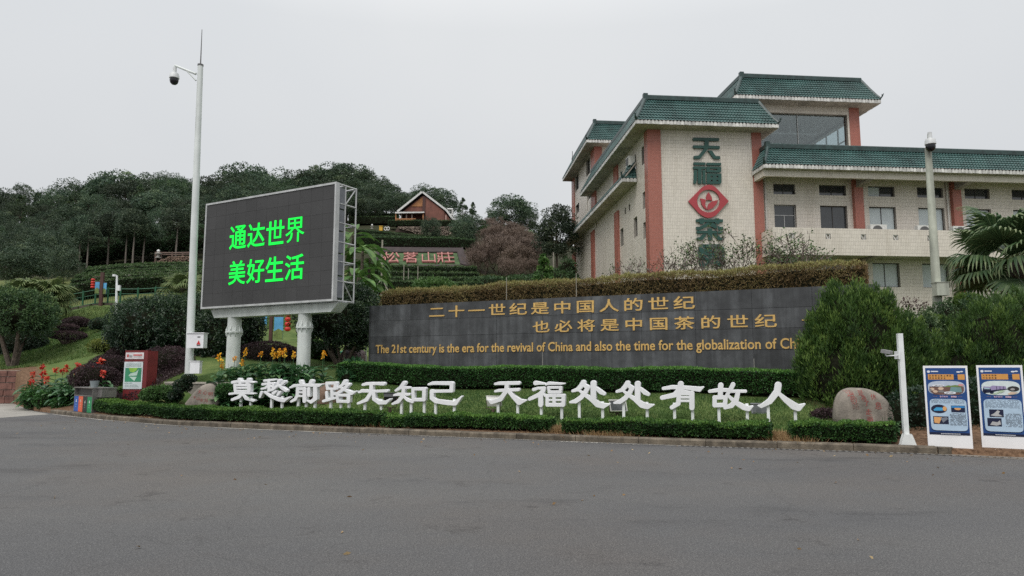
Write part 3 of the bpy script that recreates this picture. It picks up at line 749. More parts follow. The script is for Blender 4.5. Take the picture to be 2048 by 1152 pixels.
L_palm = leafm('palm_fronds', (.036, .080, .034), (.080, .140, .056), (.28, .33, .17), rnd=.15, rough=.45)
L_canna = leafm('canna_leaves', (0.024, 0.079, 0.034), (0.053, 0.139, 0.053), (0.181, 0.311, 0.136), rnd=.22, rough=.38, spec=.5)
L_red = leafm('red_canna_petals', (.42, .028, .020), (.62, .055, .035), (.75, .16, .08), rnd=.1)
L_yel = leafm('yellow_canna_petals', (.62, .22, .015), (.80, .40, .02), (.85, .58, .06), rnd=.1)
L_twig = leafm('bare_twigs', (.035, .025, .022), (.062, .045, .038), (.11, .08, .066), rnd=.05, trans=0)
M_bark = pm('grey_brown_bark', (.12, .095, .075), .95, var=.3, vs=6, bump=.6, bs=25, col2=(.05, .04, .032))
M_core = pm('light_blocking_core', (.016, .017, .011), 1.0, var=.3, vs=12, spec=0)  # dark fill added inside foliage to block light

def noise3(p, f, seed=0):
    r = np.random.default_rng(seed); out = 0
    for k in range(5):
        w = r.normal(size=3) * f * (1 + .45 * k); out = out + np.sin(p @ w + r.uniform(0, 6.28)) / (1 + .5 * k)
    return out / 2.6

def hedge(name, label, cat, path, h, w, L, W, dens, mat, group=None, top_t=.35, seed=1, base=None, core=True, lump=.05, along=.5, up=.1, world_kind=None, tlo=0.0, thi=.75, taper=0):
    """clipped hedge following a path: leaves over front, back, ends and top of a box with a dark solid core added to block light"""
    rng = np.random.default_rng(seed)
    P = np.array(path, float); seg = np.hypot(*np.diff(P, axis=0).T); cum = np.concatenate([[0], np.cumsum(seg)]); T = cum[-1]
    hh = h if not callable(h) else h
    area = T * (2 * (h if not callable(h) else h(0)) + w); n = int(area * dens)
    s = rng.uniform(-w * .0, T, n); u = rng.uniform(0, 1, n)
    x = np.interp(s, cum, P[:, 0]); y = np.interp(s, cum, P[:, 1])
    tx = np.interp(np.clip(s + .1, 0, T), cum, P[:, 0]) - np.interp(np.clip(s - .1, 0, T), cum, P[:, 0])
    ty = np.interp(np.clip(s + .1, 0, T), cum, P[:, 1]) - np.interp(np.clip(s - .1, 0, T), cum, P[:, 1])
    t_ = _norm(np.stack([tx, ty, np.zeros(n)], 1)); nn = np.stack([t_[:, 1], -t_[:, 0], np.zeros(n)], 1)   # towards viewer for left-to-right paths
    hgt = h(s / T) if callable(h) else np.full(n, h)
    per = 2 * hgt + w; q = u * per
    side = np.where(q < hgt, 0, np.where(q < hgt + w, 1, 2))
    zz = np.where(side == 0, q, np.where(side == 1, hgt, per - q)); oo = np.where(side == 0, w / 2, np.where(side == 1, w / 2 - (q - hgt), -w / 2))
    nrm = np.where((side == 0)[:, None], nn, np.where((side == 1)[:, None], np.array([0, 0, 1.0]), -nn))
    # ends
    ne = int(w * (h if not callable(h) else h(0)) * dens)
    for e, sg in ((0.0, -1), (T, 1)):
        i = rng.integers(0, n, ne)
        xe = np.interp(e, cum, P[:, 0]); ye = np.interp(e, cum, P[:, 1])
        k0 = 0 if sg < 0 else len(P) - 2; te = _norm(np.array([P[k0 + 1, 0] - P[k0, 0], P[k0 + 1, 1] - P[k0, 1], 0.0]))
        he = h(0 if sg < 0 else 1) if callable(h) else h
        x = np.append(x, np.full(ne, xe)); y = np.append(y, np.full(ne, ye)); zz = np.append(zz, rng.uniform(0, 1, ne) * he); oo = np.append(oo, rng.uniform(-w / 2, w / 2, ne))
        nn = np.concatenate([nn, np.tile([te[1], -te[0], 0], (ne, 1))]); nrm = np.concatenate([nrm, np.tile(te * sg, (ne, 1))]); hgt = np.append(hgt, np.full(ne, he)); side = np.append(side, np.full(ne, 3))
    pos = np.stack([x, y, np.zeros(len(x))], 1) + nn * oo[:, None]
    z0 = H(x, y) if base is None else np.full(len(x), base)
    pos[:, 2] = z0 + zz
    bulge = noise3(pos, 5.0, seed) * lump + noise3(pos, 14.0, seed + 1) * lump * .5
    # rounded shoulders
    edge = np.clip((zz / np.maximum(hgt, .01) - .85) / .15, 0, 1) * np.clip((np.abs(oo) / (w / 2) - .8) / .2, 0, 1)
    pos = pos + nrm * (bulge - .02 * rng.random(len(pos)))[:, None] - np.array([0, 0, 1.0]) * (edge * .04)[:, None]
    pos[:, 2] -= np.where((zz < .06) & (side != 1), -.03, 0)
    # sparse feet: fewer leaves near the ground
    keep = rng.random(len(pos)) < np.clip(.35 + zz / np.maximum(hgt, .01) * 2.2, 0, 1)
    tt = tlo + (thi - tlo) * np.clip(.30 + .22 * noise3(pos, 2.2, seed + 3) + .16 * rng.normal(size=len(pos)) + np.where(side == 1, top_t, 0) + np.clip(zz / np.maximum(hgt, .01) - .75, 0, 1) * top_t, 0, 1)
    pos, nrm2, tt = pos[keep], nrm[keep], tt[keep]
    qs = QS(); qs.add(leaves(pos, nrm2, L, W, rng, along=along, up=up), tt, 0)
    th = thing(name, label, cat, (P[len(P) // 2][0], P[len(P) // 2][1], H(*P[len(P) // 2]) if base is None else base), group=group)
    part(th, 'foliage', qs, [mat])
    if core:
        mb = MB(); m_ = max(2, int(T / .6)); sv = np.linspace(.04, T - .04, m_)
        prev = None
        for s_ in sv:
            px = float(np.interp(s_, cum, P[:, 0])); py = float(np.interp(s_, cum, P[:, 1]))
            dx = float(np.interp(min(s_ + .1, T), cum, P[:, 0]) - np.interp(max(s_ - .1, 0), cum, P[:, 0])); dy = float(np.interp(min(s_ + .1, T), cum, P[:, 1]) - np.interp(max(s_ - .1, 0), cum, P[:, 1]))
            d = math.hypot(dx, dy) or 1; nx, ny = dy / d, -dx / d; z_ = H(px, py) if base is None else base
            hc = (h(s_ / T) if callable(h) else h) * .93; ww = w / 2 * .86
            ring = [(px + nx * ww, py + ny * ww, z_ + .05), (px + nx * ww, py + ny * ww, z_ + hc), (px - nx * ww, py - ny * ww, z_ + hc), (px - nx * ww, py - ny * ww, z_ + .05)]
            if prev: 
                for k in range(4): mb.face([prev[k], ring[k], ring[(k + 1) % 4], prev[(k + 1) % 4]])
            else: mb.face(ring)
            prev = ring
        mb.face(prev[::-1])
        part(th, 'branches_or_core', mb, M_core)  # added light-blocking core, a solid rather than modelled twigs
    return th

def blob_pts(rng, n, c, r, seed=0, lump=.12, f=1.6, zmin=-1.0, inner=.0):
    """points and normals over a lumpy ellipsoid"""
    d = _norm(rng.normal(size=(n, 3))); d = d[d[:, 2] > zmin]
    r = np.array(r, float); p = d * r
    lum = 1 + lump * noise3(p, f, seed) + lump * .5 * noise3(p, f * 2.7, seed + 5)
    dep = 1 - inner * rng.random(len(d)) ** 2
    return p * (lum * dep)[:, None] + np.array(c), _norm(d / r)
def crown(rng, radii, ncl, clr, per, L, W, shape='dome', seed=0, along=.45, up=.0, droop=.0, tint=.28):
    """a crown as clumps of leaves spread through its volume, gaps between them"""
    R = np.array(radii, float); cs = []
    while len(cs) < ncl:
        d = _norm(rng.normal(size=3)); q = rng.uniform(.25, 1) ** .5
        p = d * q
        if shape == 'dome' and p[2] < -.55: continue
        if shape == 'cone':
            z = rng.uniform(-1, 1) ; w_ = (1 - (z + 1) / 2) ** .8 * .95 + .05; a = rng.uniform(0, 6.28); rr = w_ * rng.uniform(.4, 1) ** .5
            p = np.array([math.cos(a) * rr, math.sin(a) * rr, z])
        cs.append(p)
    cs = np.array(cs); P = []; N = []; Tt = []
    for c in cs:
        k = int(per * rng.uniform(.6, 1.4)); r_ = clr * rng.uniform(.6, 1.35)
        if shape == 'cone': r_ *= (1.1 - (c[2] + 1) / 2)
        d = _norm(rng.normal(size=(k, 3)) + np.array([0, 0, .35])); q = rng.uniform(.45, 1, k) ** .5
        P.append(c * R + d * (q * r_)[:, None] * np.array([1, 1, .72])); N.append(_norm(d * .7 + _norm(c + 1e-3) * .5))
        Tt.append(np.clip(.42 + tint * rng.normal() * .6 + .16 * rng.normal(size=k), 0, 1))
    P = np.concatenate(P); N = np.concatenate(N); Tt = np.concatenate(Tt)
    return leaves(P, N, L, W, rng, along=along, up=up, droop=droop), Tt, cs * R
def tree_meshes(name, seed, h, R, zc, ncl, clr, per, L, W, mat, shape='dome', trunk_r=.16, nl=12, forks=1, **k):
    """trunk mesh with limbs running out to the clumps, and crown mesh; base at the origin"""
    rng = np.random.default_rng(seed)
    q, t, cs = crown(rng, R, ncl, clr, per, L, W, shape, seed, **k)
    q = q + np.array([0, 0, zc], dtype=float)
    cr = QS(); cr.add(q, t); cm = cr.mesh(name + '_crown', [mat])
    tq = QS(); lean = rng.normal(size=2) * .15
    top = Vector((lean[0], lean[1], zc + R[2] * .35)); fork = Vector((lean[0] * .4, lean[1] * .4, max(.3, zc - R[2] * (.75 if shape != 'cone' else 1.0))))
    if forks == 1:
        tq.add(tubeq([(0, 0, -.3), (rng.normal() * .05, rng.normal() * .05, fork.z * .5), fork, top], [trunk_r * 1.25, trunk_r, trunk_r * .8, trunk_r * .3], 7), .5)
        starts = [fork, fork.lerp(top, .4)]
    else:
        starts = []
        for j in range(forks):
            a = 2 * PI * j / forks + rng.uniform(-.3, .3); e = Vector((math.cos(a) * R[0] * .42, math.sin(a) * R[1] * .42, zc - R[2] * .25))
            m_ = Vector((math.cos(a) * R[0] * .13, math.sin(a) * R[1] * .13, (zc - R[2] * .25) * .5))
            tq.add(tubeq([(math.cos(a) * trunk_r * .5, math.sin(a) * trunk_r * .5, -.2), m_, e], [trunk_r, trunk_r * .75, trunk_r * .4], 6), .5); starts.append(e)
    for j in rng.choice(len(cs), min(nl, len(cs)), replace=False):
        e = Vector(cs[j]) + Vector((0, 0, zc)); s_ = min(starts, key=lambda v: (v - e).length); m_ = s_.lerp(e, .5) + Vector((0, 0, -.1 * (e - s_).length))
        tq.add(tubeq([s_, m_, e], [trunk_r * .38, trunk_r * .24, trunk_r * .08], 4), .5)
    return tq.mesh(name + '_trunk', [M_bark]), cm
def plant(name, label, cat, loc, tm, cm, scale=1, rz=0, group=None):
    th = thing(name, label, cat, loc, rz, group); th.scale = (scale,) * 3 if not hasattr(scale, '__len__') else scale
    a = part(th, 'trunk', tm, world=False); b_ = part(th, 'crown', cm, world=False)
    return th
def off_kerb(px_list, d):      # points at distance d behind the kerb where the sight lines of these picture columns cross
    out = []
    for px in px_list:
        t = (px - 1024) / FPX * .985; Y = 18.0
        for _ in range(30): Y = float(kerb_y(t * Y)) + d * 1.06
        out.append((t * Y, Y))
    return out

# ================================================================== FRONT HEDGES
hp = [([196, 260, 330, 400, 470, 540, 620, 700, 764], .42, .62, 'long clipped hedge from the recycling bins to the gap below the fifth white character'),
      ([776, 812], .33, .66, 'small clump of clipped hedge alone between two gaps'),
      ([822, 900, 980, 1060, 1102], .37, .66, 'clipped front hedge below the gap between the two groups of white characters'),
      ([1132, 1200, 1280, 1350, 1430, 1538], .38, .64, 'clipped front hedge from the gap beside the fallen soil to below the rightmost characters'),
      ([1580, 1650, 1720, 1786], .44, .62, 'clipped hedge in front of the large inscribed rock')]
for k, (pxs, h_, d_, lab) in enumerate(hp):
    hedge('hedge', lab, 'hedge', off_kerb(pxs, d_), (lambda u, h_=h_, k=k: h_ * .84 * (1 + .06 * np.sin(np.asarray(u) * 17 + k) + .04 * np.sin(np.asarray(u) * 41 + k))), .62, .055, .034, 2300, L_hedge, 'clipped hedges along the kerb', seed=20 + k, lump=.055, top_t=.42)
# low hedge in front of the memorial wall
pts = [tuple(wallpt(s, 0, 1.0)[:2]) for s in (17.2, 14, 11, 8, 5, 2, .3)]
hedge('hedge', 'long green clipped hedge at the foot of the dark granite wall', 'hedge', pts, .66, .85, .055, .034, 1500, L_hedge2, seed=31, lump=.04, top_t=.55)
# tall dry-leaved hedge rising behind the wall
pts = [tuple(wallpt(s, 0, -.95)[:2]) for s in (16.75, 14, 11, 8, 5, 2, .15)]
hedge('hedge', 'tall dry brown topped hedge rising along the top of the granite wall', 'hedge', pts, lambda u: 4.52 - 1.9 + np.asarray(u) * .16 + .03 * np.sin(np.asarray(u) * 23), .85, .11, .022, 1050, L_dry, seed=33, lump=.07, top_t=.55, base=1.95, along=.35, up=.5, thi=1.0, tlo=.02)

# ================================================================== LAWNS: blades of grass
def in_poly(x, y, poly):
    ins = np.zeros(len(x), bool)
    for k in range(len(poly)):
        ax, ay = poly[k]; bx, by = poly[(k + 1) % len(poly)]
        ins ^= ((ay > y) != (by > y)) & (x < (bx - ax) * (y - ay) / (by - ay + 1e-12) + ax)
    return ins
def blades(poly, n, h, w, rng, flat=.35):
    P = np.array(poly); x = rng.uniform(P[:, 0].min(), P[:, 0].max(), n * 3); y = rng.uniform(P[:, 1].min(), P[:, 1].max(), n * 3)
    m = in_poly(x, y, poly); x = x[m][:n]; y = y[m][:n]; z = H(x, y)
    p0 = np.stack([x, y, z - .01], 1); k = len(x)
    d = np.stack([rng.normal(size=k) * flat, rng.normal(size=k) * flat, np.ones(k)], 1) * (h * rng.uniform(.5, 1.4, k))[:, None]
    return twigs(p0, p0 + d, w, rng), p0
rng = np.random.default_rng(5)
isl = off_kerb([560, 700, 850, 1000, 1200, 1400, 1580, 1660], 1.35) + [tuple(wallpt(s, 0, 1.45)[:2]) for s in (-.5, 5, 10, 15, 18)]
qs = QS(); q, p = blades(isl, 75000, .05, .012, rng)
qs.add(q, np.clip(.34 + .30 * noise3(p, 1.1, 3) + .15 * rng.normal(size=len(p)), 0, 1))
part(None, 'lawn_grass', qs, [L_grass], kind='stuff')
LW = [tuple(at(*q)[:2]) for q in [(0, 742, 35), (215, 740, 34.5), (330, 700, 33), (430, 640, 38), (600, 640, 42), (600, 612, 46), (380, 605, 47), (235, 622, 46.5), (170, 625, 46), (0, 660, 44)]]
qs = QS(); q, p = blades(LW, 60000, .09, .03, rng, .5)
qs.add(q, np.clip(.62 + .28 * noise3(p, .7, 4) + .15 * rng.normal(size=len(p)), 0, 1))
part(None, 'lawn_grass', qs, [L_grass], kind='stuff')
# straw, fallen leaves and dry grass along the foot of the hedges
edge = [(x, float(kerb_y(x)) + .22) for x in np.arange(-16, 7.4, .5)] + [(x, float(kerb_y(x)) + .55) for x in np.arange(7.2, -16, -.5)]
qs = QS(); q, p = blades(edge, 26000, .03, .012, rng, 1.4)
m = (noise3(p, .9, 8) > -.15) | (rng.random(len(p)) < .25)
qs.add(q[m], np.clip(.45 + .25 * rng.normal(size=m.sum()), 0, 1))
for px in (770, 1118, 1122, 1548, 1560, 1240, 1200, 1600):           # tufts in the gaps
    c = off_kerb([px], .75 if px not in (1240, 1200, 1600) else .45)[0]; k = 700
    a = rng.normal(size=(k, 2)) * np.array([.22, .16]); x = c[0] + a[:, 0]; y = c[1] + a[:, 1]
    p0 = np.stack([x, y, H(x, y)], 1); d = np.stack([a[:, 0] * .12 + rng.normal(size=k) * .03, a[:, 1] * .12 + rng.normal(size=k) * .03, rng.uniform(.03, .15, k)], 1)
    qs.add(twigs(p0, p0 + d, .009, rng), np.clip(.5 + .25 * rng.normal(size=k), 0, 1))
part(None, 'dry_grass', qs, [L_straw], kind='stuff')
k = 150; x = rng.uniform(-14, 9, k); y = kerb_y(x) - .25 - rng.exponential(1.2, k); y[:25] = rng.uniform(4, 13, 25); x[:25] = rng.uniform(-7, 7, 25); m = y > 3
p0 = np.stack([x, y, np.full(k, .006)], 1)[m]; a_ = rng.uniform(0, 6.28, len(p0)); d_ = np.stack([np.cos(a_), np.sin(a_), rng.uniform(.05, .35, len(p0))], 1)
qs = QS(); qs.add(leaves(p0, d_, .06, .032, rng, along=.9), rng.uniform(0, 1, len(p0))); part(None, 'fallen_leaves', qs, [L_straw], kind='stuff')

# ================================================================== ROCKS WITH RED INSCRIPTIONS
M_rock = pm('pink_grey_granite', (.27, .238, .20), .85, var=.22, vs=2.2, bump=.7, bs=22, streak=.28, detail=10)
M_redink = pm('worn_red_paint', (.33, .035, .030), .7, var=.25, vs=14)
def rock(label, c, outline, depth, seed, z0):
    """boulder: outline (x, z) half-section swept through depth with rounding"""
    O = np.array(outline, float); n = len(O); rings = []
    cx, cz = (O[:, 0].min() + O[:, 0].max()) / 2, O[:, 1].min()
    verts = []; K = 11
    for k in range(K):
        u = k / (K - 1) * 2 - 1; sc = (1 - abs(u) ** 3.2) ** .5 if abs(u) < 1 else .0
        sc = max(sc, .02)
        for (x, z) in O:
            verts.append(((x - cx) * (.35 + .65 * sc) if abs(u) < .999 else (x - cx) * .3, u * depth / 2, cz + (z - cz) * (.30 + .70 * sc)))
    V_ = np.array(verts); V_[:, 0] += 0
    dsp = noise3(V_, 2.3, seed) * .05 + noise3(V_, 7, seed + 1) * .018
    V_ += _norm(V_ - np.array([0, 0, cz + .4])) * dsp[:, None]
    faces = []
    for k in range(K - 1):
        for i in range(n):
            faces.append((k * n + i, k * n + (i + 1) % n, (k + 1) * n + (i + 1) % n, (k + 1) * n + i))
    faces.append(tuple(range(n))[::-1]); faces.append(tuple(range((K - 1) * n, K * n)))
    th = thing('inscribed_rock', label, 'rock', (c[0], c[1], z0))
    me = bpy.data.meshes.new('boulder'); me.from_pydata(V_.tolist(), [], faces); me.materials.append(M_rock)
    me.polygons.foreach_set('use_smooth', [True] * len(me.polygons)); me.update()
    o = part(th, 'boulder', me, world=False)
    md = o.modifiers.new('s', 'SUBSURF'); md.levels = md.render_levels = 2
    bpy.context.view_layer.update()
    dg = bpy.context.evaluated_depsgraph_get()
    me2 = bpy.data.meshes.new_from_object(o.evaluated_get(dg)); o.modifiers.clear(); o.data = me2; me2.name = 'boulder'
    bv = BVHTree.FromPolygons([v.co for v in me2.vertices], [p.vertices for p in me2.polygons])
    return th, bv
def engrave(th, bv, items, depth):
    for ch, x, z, w, h in items:
        me = glyph_mesh_box(ch, (x - w / 2, 0, z - h / 2), Vector((1, 0, 0)), Vector((0, 1, 0)), w, h, .004, offset=-.012)
        for v in me.vertices:
            hit = bv.ray_cast(Vector((v.co.x, -depth * 2, v.co.z)), Vector((0, 1, 0)))
            y = hit[0].y if hit[0] else 0
            v.co.y = y - .004 + v.co.y
        me.materials.append(M_redink); me.name = 'character'
        part(th, 'character', me, world=False)
# right rock: 1670..1782 wide, 775..860
Yr = 16.4
def rockpts(pxs, Y, zbase):
    a = [at(px, py, Y) for px, py in pxs]; return [(p[0], p[2] - zbase) for p in a]
zb = .25
ol = rockpts([(1671, 862), (1669, 830), (1671, 806), (1680, 786), (1698, 776), (1722, 775), (1745, 783), (1764, 798), (1778, 818), (1784, 838), (1780, 862)], Yr, zb)
cxr = (min(p[0] for p in ol) + max(p[0] for p in ol)) / 2
th, bv = rock('large rounded boulder with red Chinese inscription in front of the big conifer', (cxr, Yr, zb), ol, .8, 3, zb)
def rp(px, py, Y, cx, zb_): p = at(px, py, Y); return p[0] - cx, p[2] - zb_
it = []
for ch, px, py, s_ in [('休', 1749, 794, 11), ('息', 1757, 811, 13), ('是', 1725, 786, 10), ('為', 1729, 796, 9.5), ('了', 1734, 807, 9), ('走', 1737, 824, 11), ('更', 1739, 840, 12), ('遠', 1706, 787, 12), ('的', 1710, 799, 10), ('路', 1713, 812, 12.5)]:
    x, z = rp(px, py, Yr - .35, cxr, zb); it.append((ch, x, z, s_ / FPX * Yr, s_ * 1.05 / FPX * Yr))
engrave(th, bv, it, .8)
Yl = 21.9; zl = .3
ol = rockpts([(366, 812), (374, 805), (386, 786), (403, 772), (414, 766), (424, 767), (430, 776), (435, 790), (441, 805), (438, 815)], Yl, zl)
cxl = (min(p[0] for p in ol) + max(p[0] for p in ol)) / 2
th, bv = rock('pale pointed boulder with faded red inscription left of the first white character', (cxl, Yl, zl), ol, .55, 8, zl)
it = []
for ch, px, py, s_ in [('天', 400, 784, 7), ('心', 411, 785, 8), ('明', 421, 788, 7), ('千', 390, 795, 6), ('山', 398, 797, 6), ('水', 405, 800, 6.5), ('月', 413, 801, 6.5)]:
    x, z = rp(px, py, Yl - .2, cxl, zl); it.append((ch, x, z, s_ / FPX * Yl, s_ / FPX * Yl))
engrave(th, bv, it, .6)

# ================================================================== SHRUBS AND NEAR TREES
def shrub(name, label, cat, blobs, Y, L, W, dens, mat, seed, group=None, up=.0, along=.5, lump=.12, thi=.75, tlo=0.0, f=1.6, core=.80, inner=.12, flat=1.0, tuft=0.0, tn=45):
    """bush of one or more lumpy mounds; blobs: (px, py, px half-width, px half-height, dY)"""
    rng = np.random.default_rng(seed); qs = QS(); cores = []; c0 = None
    for (px, py, rx, rz, dy) in blobs:
        c = at(px, py, Y + dy); k = (Y + dy) / FPX; R = (rx * k, max(rx * k * flat, .3) , rz * k)
        if c0 is None: c0 = c
        n = int(4 * PI * ((R[0] * R[1]) ** 1.6 / 3 + 2 * (R[0] * R[2]) ** 1.6 / 3) ** (1 / 1.6) * dens)
        p, nn = blob_pts(rng, n, c, R, seed, lump, f / max(R[0], .5) * 2.2, -.8, inner)
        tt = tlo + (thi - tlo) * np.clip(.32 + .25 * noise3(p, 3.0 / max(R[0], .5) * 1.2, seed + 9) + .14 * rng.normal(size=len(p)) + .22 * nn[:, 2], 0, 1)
        if tuft > 0:      # sprays: leaves gathered round points of the surface, tips lighter, gaps between
            nt_ = max(40, len(p) // tn); i = rng.integers(0, len(p), nt_); ct, cn = p[i], nn[i]; j = rng.integers(0, nt_, len(p))
            d_ = _norm(rng.normal(size=(len(p), 3)) + cn[j] * .9 + np.array([0, 0, .35])); rr = tuft * rng.uniform(.15, 1, len(p)) ** .6 * rng.uniform(.7, 1.3, nt_)[j]
            p = ct[j] + d_ * rr[:, None] * np.array([.75, .75, 1.4 if up > .6 else 1.15]); nn = _norm(d_ * .8 + cn[j] * .4)
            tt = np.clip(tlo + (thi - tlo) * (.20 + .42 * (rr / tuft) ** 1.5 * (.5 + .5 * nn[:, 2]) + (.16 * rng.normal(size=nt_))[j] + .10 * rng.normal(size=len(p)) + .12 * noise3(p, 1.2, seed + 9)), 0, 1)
        g = H(p[:, 0], p[:, 1]); m = p[:, 2] > g - .02
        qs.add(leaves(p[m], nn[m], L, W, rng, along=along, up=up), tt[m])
        # dark solid core added to block light inside the foliage
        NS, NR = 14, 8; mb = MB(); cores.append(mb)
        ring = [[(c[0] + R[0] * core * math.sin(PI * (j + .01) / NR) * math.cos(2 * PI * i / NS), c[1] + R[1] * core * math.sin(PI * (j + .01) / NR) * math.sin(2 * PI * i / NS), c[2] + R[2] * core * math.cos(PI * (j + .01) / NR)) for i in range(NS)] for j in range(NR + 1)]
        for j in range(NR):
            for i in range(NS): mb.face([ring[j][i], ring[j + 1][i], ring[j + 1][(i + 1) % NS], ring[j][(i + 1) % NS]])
    th = thing(name, label, cat, (c0[0], c0[1], H(c0[0], c0[1])), group=group)
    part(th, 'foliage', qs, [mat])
    for mb in cores: part(th, 'branches_or_core', mb, M_core)
    return th
def stem(th, px, py_top, py_bot, Y, r0, n=3, spread=.2):
    tq = QS(); rng = np.random.default_rng(int(px)); b = at(px, py_bot, Y); b[2] = H(b[0], b[1]) - .1; tp = at(px, py_top, Y)
    for j in range(n):
        a = 2 * PI * j / n + .4
        e = Vector(tp) + Vector((math.cos(a) * spread, math.sin(a) * spread * .6, rng.uniform(-.1, .2))); s_ = Vector(b) + Vector((math.cos(a) * r0 * .7, math.sin(a) * r0 * .7, 0))
        tq.add(tubeq([s_, s_.lerp(e, .5) + Vector((rng.normal() * .05, 0, 0)), e], [r0, r0 * .75, r0 * .5], 6), .5)
    part(th, 'trunk', tq, [M_bark])

# big conifer bush behind the right rock
shrub('conifer_bush', 'huge bushy green conifer overhanging the inscribed boulder and covering the wall end', 'conifer',
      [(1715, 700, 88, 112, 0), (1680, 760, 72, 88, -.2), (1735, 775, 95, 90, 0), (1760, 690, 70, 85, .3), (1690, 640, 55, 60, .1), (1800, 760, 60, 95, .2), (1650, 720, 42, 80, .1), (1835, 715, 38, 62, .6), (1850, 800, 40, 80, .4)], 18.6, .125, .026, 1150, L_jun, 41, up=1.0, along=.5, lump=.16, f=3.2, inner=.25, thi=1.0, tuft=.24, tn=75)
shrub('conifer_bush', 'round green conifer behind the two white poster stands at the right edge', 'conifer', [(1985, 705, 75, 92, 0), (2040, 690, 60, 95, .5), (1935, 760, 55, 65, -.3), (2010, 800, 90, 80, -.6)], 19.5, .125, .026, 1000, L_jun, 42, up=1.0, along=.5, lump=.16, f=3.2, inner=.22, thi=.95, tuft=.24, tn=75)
shrub('shrub', 'loose variegated shrub in front of the pale camera pole on the right', 'shrub', [(1930, 650, 78, 45, 0), (1985, 640, 70, 40, .5), (1880, 690, 50, 38, -.5), (2030, 660, 50, 40, .4)], 23.5, .085, .04, 650, L_var, 43, lump=.22, f=2.6, inner=.3, up=.2, tuft=.22, tn=30)
shrub('shrub', 'low variegated shrub filling the gap right of the huge conifer', 'shrub', [(1865, 720, 62, 55, 0), (1885, 770, 55, 60, -.6), (1842, 672, 35, 40, .2), (1900, 830, 60, 60, -1)], 21.5, .08, .04, 600, L_var, 44, lump=.2, f=2.6, inner=.3, thi=.8, tuft=.2, tn=30)
shrub('shrub', 'yellow-green conifer tip showing among the variegated shrubs', 'shrub', [(1868, 648, 26, 15, 0), (1935, 607, 26, 18, 1)], 22.5, .13, .03, 900, L_jun, 45, up=.8, lump=.15, tlo=.35, thi=1.0)
shrub('shrub', 'dark hollow shrub mass behind the poster stands', 'shrub', [(1850, 835, 60, 60, 0), (1910, 830, 70, 65, 0), (1990, 825, 90, 75, 0), (2080, 825, 90, 75, 0), (1800, 840, 45, 50, 0)], 16.4, .09, .04, 350, L_osman, 46, lump=.15, thi=.35)  # leaf tints kept to the dark end
shrub('shrub', 'small dark purple bush at the foot of the conifer left of the boulder', 'shrub', [(1648, 838, 26, 22, 0), (1630, 846, 18, 15, 0)], 17.3, .05, .03, 2200, L_purple, 47, lump=.2)
shrub('shrub', 'thin bronze-leaved shrub standing against the tiled facade', 'shrub', [(1828, 618, 16, 22, 0), (1850, 625, 14, 20, 0), (1812, 612, 10, 20, 0)], 27, .10, .05, 110, L_purple, 48, lump=.3, tlo=.4, thi=1.2, core=.15, inner=.7)

# dark osmanthus masses around the billboard
shrub('osmanthus', 'wide dark evergreen bush behind the purple slope and the white pole', 'bush', [(300, 660, 78, 55, 0), (360, 665, 75, 62, .3), (405, 650, 60, 55, .6), (270, 650, 50, 42, .5), (330, 640, 60, 42, .8)], 30.5, .12, .05, 380, L_osman, 51, lump=.14, inner=.18, along=.3, tuft=.26, tn=22, thi=.9)
th = shrub('osmanthus', 'dark evergreen bush seen between the white pole and the left billboard post', 'bush', [(450, 675, 62, 58, 0), (488, 660, 36, 50, .3), (430, 690, 50, 50, -.2)], 30.0, .12, .05, 380, L_osman, 52, lump=.14, inner=.18, along=.3, tuft=.26, tn=22, thi=.9)
stem(th, 420, 715, 758, 29.0, .07, 5, .5)
th = shrub('osmanthus', 'dark evergreen tree with spreading stems beside the left end of the granite wall', 'tree', [(680, 650, 72, 58, 0), (715, 630, 45, 52, .5), (640, 640, 50, 50, .3), (700, 600, 42, 30, .4), (725, 660, 28, 45, -.3)], 29.5, .12, .05, 380, L_osman, 53, lump=.14, inner=.18, along=.3, tuft=.26, tn=22, thi=.9, core=.7)
stem(th, 683, 690, 745, 29.2, .085, 6, .75)
stem(th, 684, 700, 747, 28.8, .07, 4, .5)

# purple loropetalum slopes and mounds
def slope_bed(name, label, poly_px, Y0, Y1, mat, seed, dens, h=.35, L=.06, W=.035, cat='ground cover', thi=.8, group=None):
    """clipped bed hugging the slope; poly in picture columns/rows resolved on the ground"""
    rng = np.random.default_rng(seed)
    pts = []
    for px, py in poly_px:
        lo, hi = Y0 - 4, Y1 + 6; r = ray(px, py); best = None
        for Y in np.linspace(Y0, Y1, 160):
            p = r * (Y / r[1]) + _E
            dlt = abs(p[2] - (H(p[0], p[1]) + h))
            if best is None or dlt < best[0]: best = (dlt, p[0], p[1])
        pts.append((best[1], best[2]))
    P = np.array(pts); n = int((P[:, 0].max() - P[:, 0].min()) * (P[:, 1].max() - P[:, 1].min()) * dens)
    x = rng.uniform(P[:, 0].min(), P[:, 0].max(), n); y = rng.uniform(P[:, 1].min(), P[:, 1].max(), n); m = in_poly(x, y, pts); x, y = x[m], y[m]
    p = np.stack([x, y, np.zeros(len(x))], 1); p[:, 2] = H(x, y) + h * (1 + .28 * noise3(p * 1.0, 1.5, seed)) * rng.uniform(.55, 1.0, len(x))
    nn = _norm(np.tile([0, -.35, 1.0], (len(x), 1)))
    qs = QS(); qs.add(leaves(p, nn, L, W, rng, along=.45, up=.1), np.clip(.35 + .3 * noise3(p, 2.5, seed + 2) + .15 * rng.normal(size=len(x)), 0, 1) * thi)
    th = thing(name, label, cat, (P[:, 0].mean(), P[:, 1].mean(), H(P[:, 0].mean(), P[:, 1].mean())), group=group)
    part(th, 'foliage', qs, [mat]); return th
